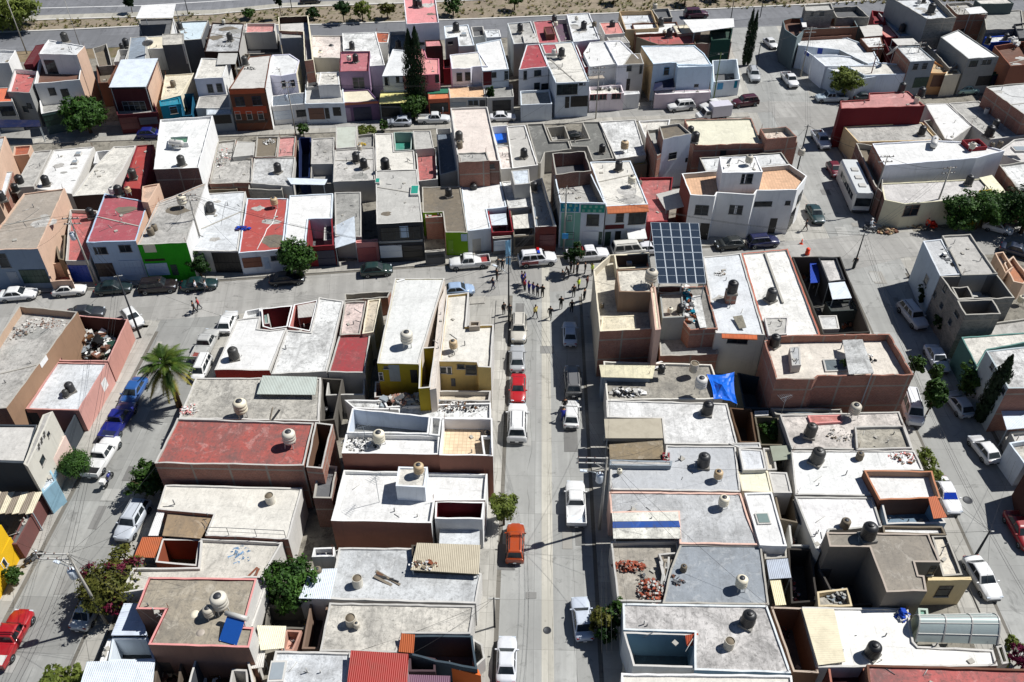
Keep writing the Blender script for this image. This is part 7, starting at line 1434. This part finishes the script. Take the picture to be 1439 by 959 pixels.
motorbike(153, 675, 86, 'blue motorbike with white box parked behind the white pickup', '1a2480'); 
mb = MB(); mb.box((-.85, 0, 1.05), (.5, .5, .45), paint('white', .4)); o_ = bevel(mb.build('top_box', bpy.data.objects['motorbike']), .04)
motorbike(1222, 323, -25, 'white motorbike ridden past the minibus', 'e0e0e0'); person(1221, 323, -25, 'bwhite', 'black', 'rider in white helmet on the white motorbike', 'ride', cap='white')
motorbike(47, 786, 60, 'dark motorbike parked by the yellow house shrub', '202020')
# ================================================================ people
person(735, 403, 0, '16207a', '1a2040', 'person in blue at the far end of the arc of people', 'arms'); person(733, 399, 0, 'blue', 'navy', 'person in bright blue beside the patrol SUV rear wheel', 'arms'); person(737, 400, -20, '1c2a8a', 'navy', 'second blue-clad person close behind the patrol SUV', 'stand')
person(736.5, 409, 10, '8a1420', 'black', 'person in dark red jacket in the arc of people', 'arms'); person(738, 407, 10, '2a3ac0', '101830', 'blue-shirted person just above the dark red jacket', 'stand')
person(743, 413, 30, '1a1a8a', 'dblue', 'person in indigo top right of the dark red jacket', 'arms'); person(749, 415, 40, '2a2a7a', 'dgrey', 'person in dull blue in the middle of the near arc', 'arms'); person(755, 417, 50, '26304a', '3a3a3a', 'person in slate top, second from the near end of the arc', 'arms'); person(762, 418.5, 80, '101410', '16161a', 'person in black at the near end of the arc', 'arms', cap='black')
person(693, 408, 200, 'navy', '3c3c58', 'person in navy walking left in the middle of the crossing', 'walk'); person(698, 395, 30, '1a1a1e', '1a1a1e', 'person all in black left of the banner pole', 'stand'); person(700, 380, 90, '6a6a66', '3a3a3a', 'person in grey by the kerb near the white pickup with red load', 'stand'); person(706, 381, 90, '20242a', '20242a', 'person in dark clothes beside the grey-clad person at the kerb', 'stand')
person(708, 443, -60, '22262a', '2a3034', 'dark-clothed person left of the lamp post base at the beige SUV', 'stand'); person(716, 445, -90, '14202e', '1a2a34', 'dark-clothed person against the lamp post by the beige SUV', 'stand'); person(752.5, 447, 120, 'd0c070', '3c3c48', 'person in pale yellow shirt walking beside the beige SUV', 'walk'); person(773, 449, 80, '2a3034', '2a3034', 'person in charcoal walking on the pale street strip', 'walk'); person(788, 435, 80, '101410', '101410', 'person in black at the edge of the shadow', 'arms')
person(803, 440, 90, '12161c', '12161c', 'person standing inside the shadow near the corner', 'stand'); person(806, 418, 100, '30302e', '50504e', 'person in dark top standing by the yellow-vested officer', 'stand'); person(813, 408, 180, 'c6e02a', '20242c', 'officer in bright yellow-green vest with dark trousers', 'arms', vest='c6e02a'); person(832, 387, 200, 'd4e65a', '20242c', 'officer in pale yellow vest at the corner by the cream house', 'stand', vest='d4e65a')
person(825, 405, 160, '4a1420', '1a1a1c', 'person in maroon top by the cream corner wall', 'arms'); person(821, 423, 150, '1a2026', '1a2026', 'dark-clothed person at the shadow edge below the maroon-clad one', 'stand'); person(822, 385, 180, '14181c', '14181c', 'person in black right of the thin tree', 'stand'); person(802, 384, 200, '1c2026', '1c2026', 'person in dark uniform under the thin tree', 'stand'); person(799, 392, 200, '22262a', '303036', 'person leaning under the thin tree', 'bend'); person(811, 386, 150, '1a1e22', '1a1e22', 'second person in dark uniform right of the thin tree trunk', 'stand'); person(793, 394, 190, '2c3034', '2c3034', 'crouching dark figure left of the thin tree', 'bend', s=.85)
person(277, 411, 10, 'd8d8dc', '1c1c24', 'person in white shirt walking beside the dark teal car', 'walk'); person(291, 411, 10, 'b8bcc0', '404048', 'person in pale grey beside the white-shirted walker', 'walk'); person(228, 410, 10, 'b01428', 'c08a7a', 'person in red top beside the black SUV', 'walk'); person(275, 441, 200, '20262a', '2c3034', 'person in black walking across the left junction', 'walk'); person(281, 436, 200, 'c03a44', '4a4a50', 'person in coral red walking at the left junction', 'walk')
person(1284, 389, 100, 'd0301c', 'c02c1a', 'person in red-orange overalls in the right junction', 'walk'); person(1131, 325, 150, '2c3034', '2c3034', 'person in dark clothes walking near the dark teal sedan', 'walk'); person(1258, 317, -60, 'c0182c', '8a1424', 'person in red beside the cream chamfered house', 'stand'); person(1199, 378, 80, '22262a', '22262a', 'person in dark clothes at the edge of the right junction', 'stand'); person(1303, 323, 200, 'd83a1c', '30343a', 'worker in orange-red at the foot of the right junction pole', 'bend')
person(793, 578, 100, '101418', '16181c', 'person in black at the left door of the white hatchback', 'stand'); person(791, 594, 90, '16288a', '1a2a6a', 'person in blue beside the rear of the white hatchback', 'bend'); person(623, 163, 180, 'bwhite', 'grey', 'person in white beside the double-cab pickup on the back street', 'stand')
heap(1283, 316, .05, 1.6, .9, .4, ['mud', 'sand', 'tan'], 'mound of dug earth on the junction beside the cream chamfered house', 40, 'earth', 'earth_mound', (.3, .7), .4, 91); heap(1246, 325, .05, 1.4, .8, .4, ['mud', 'brown', 'sand'], 'brown earth mound near the white motorbike', 36, 'earth', 'earth_mound', (.3, .7), .4, 92)
for px, py, lb in ((1292, 309, 'red open crate of goods against the cream chamfered house wall'), (1308, 318, 'red bundle lying under the pole at the right junction')): heap(px, py, .05, .7, .5, .8, ['c0301c', 'a8241c', 'd0482c'], lb, 22, 'bundle', 'red_bundle', (.25, .6), .7, int(px))
def cone(x, y, label, s=.75):
    p = at(x, y); r = empty('traffic_cone', p); tag(r, label, 'traffic cone', 'orange traffic cones'); mb = MB(); mb.lathe([(.01, 0), (.17*s/.75, 0), (.05, s), (.01, s)], paint('e8481c', .5), 14); mb.build('cone', r); mb = MB(); mb.box((0, 0, .02), (.42, .42, .04), paint('e8481c', .5)); mb.build('base', r); mb = MB(); mb.lathe([(.125, s*.42), (.085, s*.66)], paint('white', .4), 14); mb.build('reflective_band', r)
cone(1126, 343, 'orange traffic cone on the roadway left of the red barrel'); 
mb = MB(); mb.lathe([(.02, 0), (.3, 0), (.3, .4), (.27, .42), (.27, .9), (.2, 1.0), (.02, 1.0)], paint('e0401c', .5), 16); tag(mb.build('road_barrel', None, at(1134, 358)), 'squat orange-red road barrel beside the dark walled yard', 'road barrel')
# blue banner on the lamp post and blue sign
def banner(x, y, z0, z1, w, col, label):
    p = at(x, y); r = empty('banner', p); tag(r, label, 'banner'); mb = MB(); n = 8; pr = [[(-w/2+w*k/4, .12*math.sin(k*1.3+i*.5), z0+(z1-z0)*i/n) for k in range(5)] for i in range(n+1)]
    mb.rings(pr, paint(col, .6), False, True, False); mb.rings([[(a, b-.02, c) for a, b, c in reversed(q)] for q in pr], paint(col, .6), False, True, False); mb.build('cloth', r); mb = MB(); mb.tube([(w/2+.05, 0, 0), (w/2+.05, 0, z1+.2)], .035, paint('steel', .4), 6); mb.build('pole', r)
banner(714, 383, 1.2, 4.9, .62, '8cc4e6', 'tall light-blue vertical banner beside the dark post at the crossing')
r = empty('street_sign', at(793, 357)); tag(r, 'small blue square sign on a post in front of the mint wall', 'street sign'); mb = MB(); mb.tube([(0, 0, 0), (0, 0, 3.2)], .04, paint('steel', .4), 6); mb.build('post', r); mb = MB(); mb.box((0, -.05, 2.8), (.8, .04, .8), paint('2090d0', .4)); mb.build('sign_panel', r)
# ================================================================ vegetation
tree(114, 672, 3.4, 1.5, 1.25, 'b', 'round clipped bright green tree on the left pavement', 1, 9500, .1, lobes=[((0, 0, 2.2), 1.35, 1.35, 1.1), ((.1, 0, 2.25), 1.25, 1.3, 1.05), ((0, .1, 2.2), 1.3, 1.25, 1.0)])
tree(216, 697, 4.4, 2.0, 2.0, 'g', 'rounded mid-green tree against the red-roofed brick house', 2, 4200, .16)
palm(252, 571, 6.0, 3.1, 'palm with broad feathery crown at the left street corner', 3)
r = tree(170, 846, 5.2, 3.5, 2.5, 'o', 'large bougainvillea with magenta flowers over the white car', 4, 5200, .17); mb = MB(); rn = random.Random(44); fm = leafmat('6e1836', '55182a', 'bract')
crown_mb(rn, fm, [((-2.2, .9, 2.9), .9, .8, 1.1), ((1.6, 1.4, 3.3), 1.2, .9, .9), ((.6, -1.8, 2.3), 1.2, .8, .9), ((-1.0, -1.2, 3.4), .9, .8, .8), ((.6, .3, 4.3), 1.1, .9, .6)], 1500, .12, mb); mb.build('flowers', r)
tree(412, 850, 5.4, 2.5, 2.3, 'b', 'dense dark-green tree in the yard right of the tan gravel roof', 5, 6000, .17)
tree(708, 738, 4.2, 1.6, 1.5, 'y', 'yellow-green street tree above the orange SUV', 6, 3600, .14)
tree(424, 390, 6.0, 2.7, 2.7, 'b', 'round bright green street tree on the cross street pavement', 7, 7000, .18)
tree(284, 391, 4.0, 1.6, 1.7, 'd', 'dark bush beside the vivid green-fronted house', 8, 2800, .16); tree(252, 388, 2.2, .9, .9, 'd', 'small dark shrub under the utility pole by the green house', 9, 1200, .14)
cypress(582, 160, 14.2, 1.35, 'left one of the two tall dark cypresses on the back street', 10, 4200); cypress(591, 160, 14.6, 1.35, 'right one of the two tall dark cypresses on the back street', 11, 4200); tree(583, 168, 4.6, 2.4, 2.0, 'g', 'bushy green tree at the foot of the two tall cypresses', 12, 4000, .2)
tree(128, 187, 6.2, 4.0, 2.9, 'b', 'broad bright green tree in front of the white three-storey house', 13, 7000, .24)
tree(22, 42, 9.0, 6.4, 4.6, 'y', 'big yellow-green tree at the top left corner by the carriageway', 14, 9000, .3)
tree(690, 158, 5.0, .8, 2.2, 'd', 'small conical dark shrub behind the white sedan on the back street', 15, 1600, .18)
for i_, (x, y, hh, rr, k, lb) in enumerate(((484, 33, 5.2, 2.1, 'd', 'dark round tree on the dry strip, left of the yellow-green one'), (510, 30, 5.6, 2.4, 'y', 'pale yellow-green tree on the dry strip'), (545, 27, 4.2, 2.2, 'o', 'sparse olive tree with forked trunk on the dry strip'), (637, 22, 5.4, 2.5, 'b', 'fresh green tree right of the tall pink-roofed building'), (723, 15, 3.8, 2.4, 'g', 'low dark green tree on the dry strip at top centre'), (862, 6, 3.4, 2.6, 'g', 'green bush at the top edge above the white back-row roofs'), (962, 8, 3.4, 3.2, 'g', 'wide green bush at the top edge near the maroon SUV'), (350, 27, 2.4, 1.9, 'g', 'low light green bush behind the pink patio'), (441, 27, 3.0, 1.6, 'd', 'small dark bush right of the tall grey block'), (186, 19, 3.8, 1.4, 'c', 'dark narrow shrub left of the white canopy roof'), (396, 27, 6.2, 1.1, 'c', 'slim dark tree behind the tall grey block'), (1005, 2, 3.0, 2.6, 'y', 'yellowish bush at the top edge right of centre'), (1085, 0, 3.0, 2.8, 'o', 'olive bush at the top edge above the street mouth'))):
    tree(x, y, hh*random.uniform(.75, 1.05), rr*.9, hh*.34, k, lb, 200+i_, 1500, .24)
cypress(1045, 93, 10.5, .62, 'left thin cypress at the upper street corner', 16, 1800); cypress(1051, 92, 10.0, .62, 'right thin cypress at the upper street corner', 17, 1800)
tree(1184, 137, 5.4, 3.1, 2.1, 'y', 'round yellow-green tree over the silver pickup', 18, 5200, .22)
for i_, (x, y, rr, lb) in enumerate(((1343, 326, 2.9, 'left dense tree of the clipped row by the cream corner house'), (1370, 324, 2.9, 'middle dense tree of the clipped row by the cream corner house'), (1397, 322, 3.0, 'right dense tree of the clipped row by the cream corner house'), (1434, 330, 3.8, 'large dark tree at the right edge past the clipped row'))):
    tree(x, y-2, 6.0+(i_ == 3)*1.5, rr+.3, 2.6+(i_ == 3), 'b' if i_ < 3 else 'd', lb, 220+i_, 5600, .2)
tree(1298, 590, 5.8, 1.35, 2.2, 'g', 'slender leafy tree above the white van', 21, 3200, .2); tree(1281, 533, 3.4, 1.0, 1.1, 'g', 'small open tree left of the white sedan on right street', 22, 1800, .18); tree(1303, 552, 4.2, .8, 1.2, 'g', 'thin upright tree right of the slender one', 23, 1500, .17)
tree(1359, 556, 4.0, 2.0, 1.8, 'g', 'round shaded tree beside the silver hatchback', 24, 3600, .18); cypress(1376, 592, 9.2, .95, 'tall dark cypress leaning over the right street shadow', 25, 3600); tree(1297, 430, 3.2, 1.3, 1.3, 'd', 'shaded bush beside the wall of the unfinished house', 26, 1800, .16); tree(1318, 467, 3.0, 1.2, 1.2, 'd', 'second shaded bush further down the unfinished house wall', 27, 1500, .16)
tree(1300, 656, 1.9, .9, .8, 'y', 'upper hedge shrub along the white roof street wall', 28, 1300, .13, ry=1.8); tree(1309, 676, 1.7, .8, .7, 'y', 'lower hedge shrub along the white roof street wall', 29, 1000, .13, ry=1.2)
tree(1080, 612, 2.6, 1.5, 1.0, 'b', 'leafy shrubs filling the sunken green garden', 30, 3000, .15, ry=2.0)
tree(843, 888, 3.4, 1.2, 1.4, 'o', 'brownish street shrub right of the silver sedan', 31, 2400, .14); tree(862, 880, 3.2, 1.2, 1.3, 'g', 'greener street shrub against the blotchy white roof', 32, 2200, .14); tree(850, 905, 2.4, 1.0, 1.0, 'd', 'low dark shrub below the brownish street shrub', 33, 1400, .13)
tree(27, 822, 2.2, .95, .85, 'g', 'small round shrub by the yellow house', 34, 2200, .11); tree(84, 968, 2.6, 1.2, 1.0, 'y', 'left leafy clump cut by the bottom edge', 35, 1600, .16); tree(117, 968, 2.6, 1.1, 1.0, 'y', 'right leafy clump cut by the bottom edge', 36, 1500, .16); tree(238, 782, 2.4, 1.0, 1.0, 'b', 'bush in the small court beside the orange tiled porch', 37, 1500, .15)
r = tree(1426, 936, 2.4, 1.0, .8, 'm', 'red flowering bush at the bottom right street corner', 38, 1800, .12); tree(1416, 913, 1.9, .8, .7, 'y', 'yellow-green plant beside the barrel canopy', 39, 900, .13); tree(1405, 936, 1.5, .6, .5, 'y', 'small yellow-leaved plant at the end of the broad white roof', 40, 700, .12)
tree(806, 384, 4.8, 1.4, 1.6, 'd', 'thin dark street tree by the patrol pickup', 41, 1800, .15); tree(427, 192, 2.2, 1.2, .8, 'g', 'low bush on the pavement behind the dark blue yard', 42, 1100, .18); tree(516, 190, 1.6, 1.8, .6, 'y', 'flat yellow-green shrub behind the greenish sheet roof', 43, 1100, .18); tree(540, 186, 2.2, .8, .9, 'g', 'small upright shrub behind the teal patio house', 44, 900, .18)
tree(258, 163, 2.2, .9, .9, 'd', 'dark bush at the foot of the white twin-window house', 45, 800, .18); tree(1302, 124, 2.4, 1.4, 1.0, 'b', 'green bush in front of the dark green gate', 46, 900, .2); tree(882, 356, 2.0, .7, .8, 'g', 'small bush beside the cream van', 47, 700, .15); tree(1432, 118, 3., 1.6, 1.2, 'y', 'yellow-green plant at the right edge by the teal gate', 48, 900, .2); tree(122, 152, 2.0, 1.0, .8, 'o', 'dry reddish climber on the peach wall of the three-storey house', 49, 900, .16, base=2.4)
# ================================================================ poles and wires
T_ = {}
T_['a'] = pole(151, 878, 10, 'tall concrete pole with twin-bar arm and transformer on the left street', 'frame', 0, True, 2.8)
T_['b'] = pole(842, 745, 10, 'concrete pole with twin-bar arm and transformer on the central street', 'frame', 0, True, 3.0)
T_['c'] = pole(135, 401, 10, 'pale concrete pole in front of the blue metal gate', 'cross', .1, True)
T_['d'] = pole(289, 362, 9.5, 'slim pale pole between the green house and the white roof', 'cross', .1, z=0)
T_['e'] = pole(198, 476, 9.2, 'dark wooden pole leaning over the pink corner lot', 'plain', .3, col='charcoal', r=.13)
T_['f'] = pole(715, 452, 9.5, 'dark post at the crossing beside the light-blue banner', 'plain', 0, col='charcoal', r=.12, lamp=2.6)
T_['g'] = pole(792, 352, 9.5, 'lattice-armed pole in front of the teal lattice house', 'cross', .1)
T_['h'] = pole(1307, 313, 8.6, 'grey pole at the corner of the cream chamfered house', 'cross', .2)
T_['i'] = pole(1368, 786, 4.2, 'dark stump-like pole beside the white sedan at lower right', 'plain', 0, col='charcoal', r=.13)
T_['i'] = at(1368, 786)+Vector((0, 0, 4.2))
T_['j'] = pole(837, 168, 9, 'thin pole on the back street in front of the long white roof', 'cross', .1, r=.11)
T_['k'] = pole(416, 190, 9, 'pole with lamp on the back street beside the low bush', 'cross', .1, True, r=.11)
T_['l'] = pole(1003, 138, 8, 'green-grey pole at the end of the light-blue house wall', 'plain', 0, col='5a6a3a', r=.11)
T_['m'] = pole(1125, 108, 9, 'pole beside the white pickup at the upper street', 'cross', .1, r=.12)
T_['n'] = pole(1216, 133, 9, 'dark red pole in front of the pale blue-white building', 'cross', .1, col='6a2a2a', r=.11)
T_['o'] = pole(1120, 240, 7.5, 'dark pole at the corner of the white tiled-terrace house', 'plain', 0, col='charcoal', r=.12)
T_['p'] = pole(38, 76, 12, 'highway lamp post with double arm at upper left', 'plain', 0, lamp=1.6, r=.12)
T_['q'] = pole(113, 67, 10, 'thin white highway mast behind the three-storey house', 'plain', 0, r=.07)
T_['r'] = pole(1199, 378, 5.4, 'dark short post at the edge of the right junction', 'plain', 0, col='charcoal', r=.11)
T_['s'] = pole(1061, 104, 6., 'dark leaning-looking post beside the silver SUV', 'plain', 0, col='charcoal', r=.11)
T_['t'] = pole(695, 882, 4.4, 'short dark post on the left pavement near the bottom', 'plain', 0, col='charcoal', r=.09)
T_['u'] = pole(1222, 300, 9, 'steel pole behind the minibus', 'cross', .1, r=.1)
T_['v'] = pole(1068, 25, 8, 'thin pole at the mouth of the right street', 'plain', 0, col='charcoal', r=.09); T_['w'] = pole(1027, 27, 8, 'thin pole behind the white canopy of the brick house', 'plain', 0, col='charcoal', r=.09); T_['x'] = pole(265, 22, 7, 'dark thin pole at the carriageway edge, top left', 'plain', 0, col='charcoal', r=.09); T_['y'] = pole(410, 12, 7, 'dark thin pole on the dry strip behind the tall grey block', 'plain', 0, col='charcoal', r=.09); T_['z'] = pole(1275, 122, 8, 'pole with transformer by the dark green gate', 'cross', .1, True, r=.12)
def W(a, b, label, **k): wires(T_[a], T_[b], label, **k)
W('c', 'd', 'overhead wires between the pale poles of the cross street', n=4); W('d', 'f', 'overhead wires from the slim pole to the crossing post', n=3, sag=1.4); W('f', 'g', 'overhead wires over the police cars at the crossing', n=3); W('g', 'r', 'overhead wires along the front of the white corner house', n=3, sag=1.2); W('e', 'c', 'overhead wires over the left junction', n=2); W('a', 'e', 'overhead wires along the left street', n=3, sag=1.); W('b', 'f', 'overhead wires along the central street', n=3, sag=1.2); W('k', 'j', 'overhead wires along the back street', n=3, sag=1.5); W('j', 'l', 'overhead wires past the light-blue house', n=3); W('l', 'm', 'overhead wires across the upper street', n=2); W('o', 'u', 'overhead wires above the minibus', n=2); W('u', 'h', 'overhead wires along the cream chamfered house', n=2); W('h', 'r', 'overhead wires across the right junction', n=3); W('n', 'z', 'overhead wires along the upper right street', n=2); W('m', 'o', 'overhead wires down the right street', n=3, sag=1.2)
wires(T_['b'], at(840, 1010)+Vector((0, 0, 9.6)), 'overhead wires running off the bottom of the central street', n=3); wires(T_['i']+Vector((0, 0, -.1)), at(1560, 1200)+Vector((0, 0, 8)), 'overhead wires running off the lower right corner', n=2); wires(T_['c'], at(-160, 420)+Vector((0, 0, 9.5)), 'overhead wires running off the left edge of the cross street', n=4); wires(T_['r'], T_['i'], 'overhead wires along the right street', n=3, sag=1.3); wires(T_['a'], at(60, 1100)+Vector((0, 0, 9.5)), 'overhead wires running off the bottom left corner', n=3)
# thin service drops from the poles to nearby houses
rn = random.Random(12); tops = [v for v in T_.values()]; done = 0
for h_ in HOUSES:
    if not h_.vols or h_.short.startswith('cluttered dark'): continue
    P, z, z0, zr, I = h_.vols[0]; c = sum(I, Vector((0, 0)))/len(I); t = min(tops, key=lambda q: (q.xy-c).length); dist = (t.xy-c).length
    if 4 < dist < 20 and z < t.z-.5:
        e = min(P, key=lambda q: (q-t.xy).length); e = e.lerp(c, .06)
        if (e-t.xy).length > 2: wires(t, (e.x, e.y, z+.05), 'thin service wire running from the nearest pole to '+h_.short, n=1, sag=.5, r=.011)
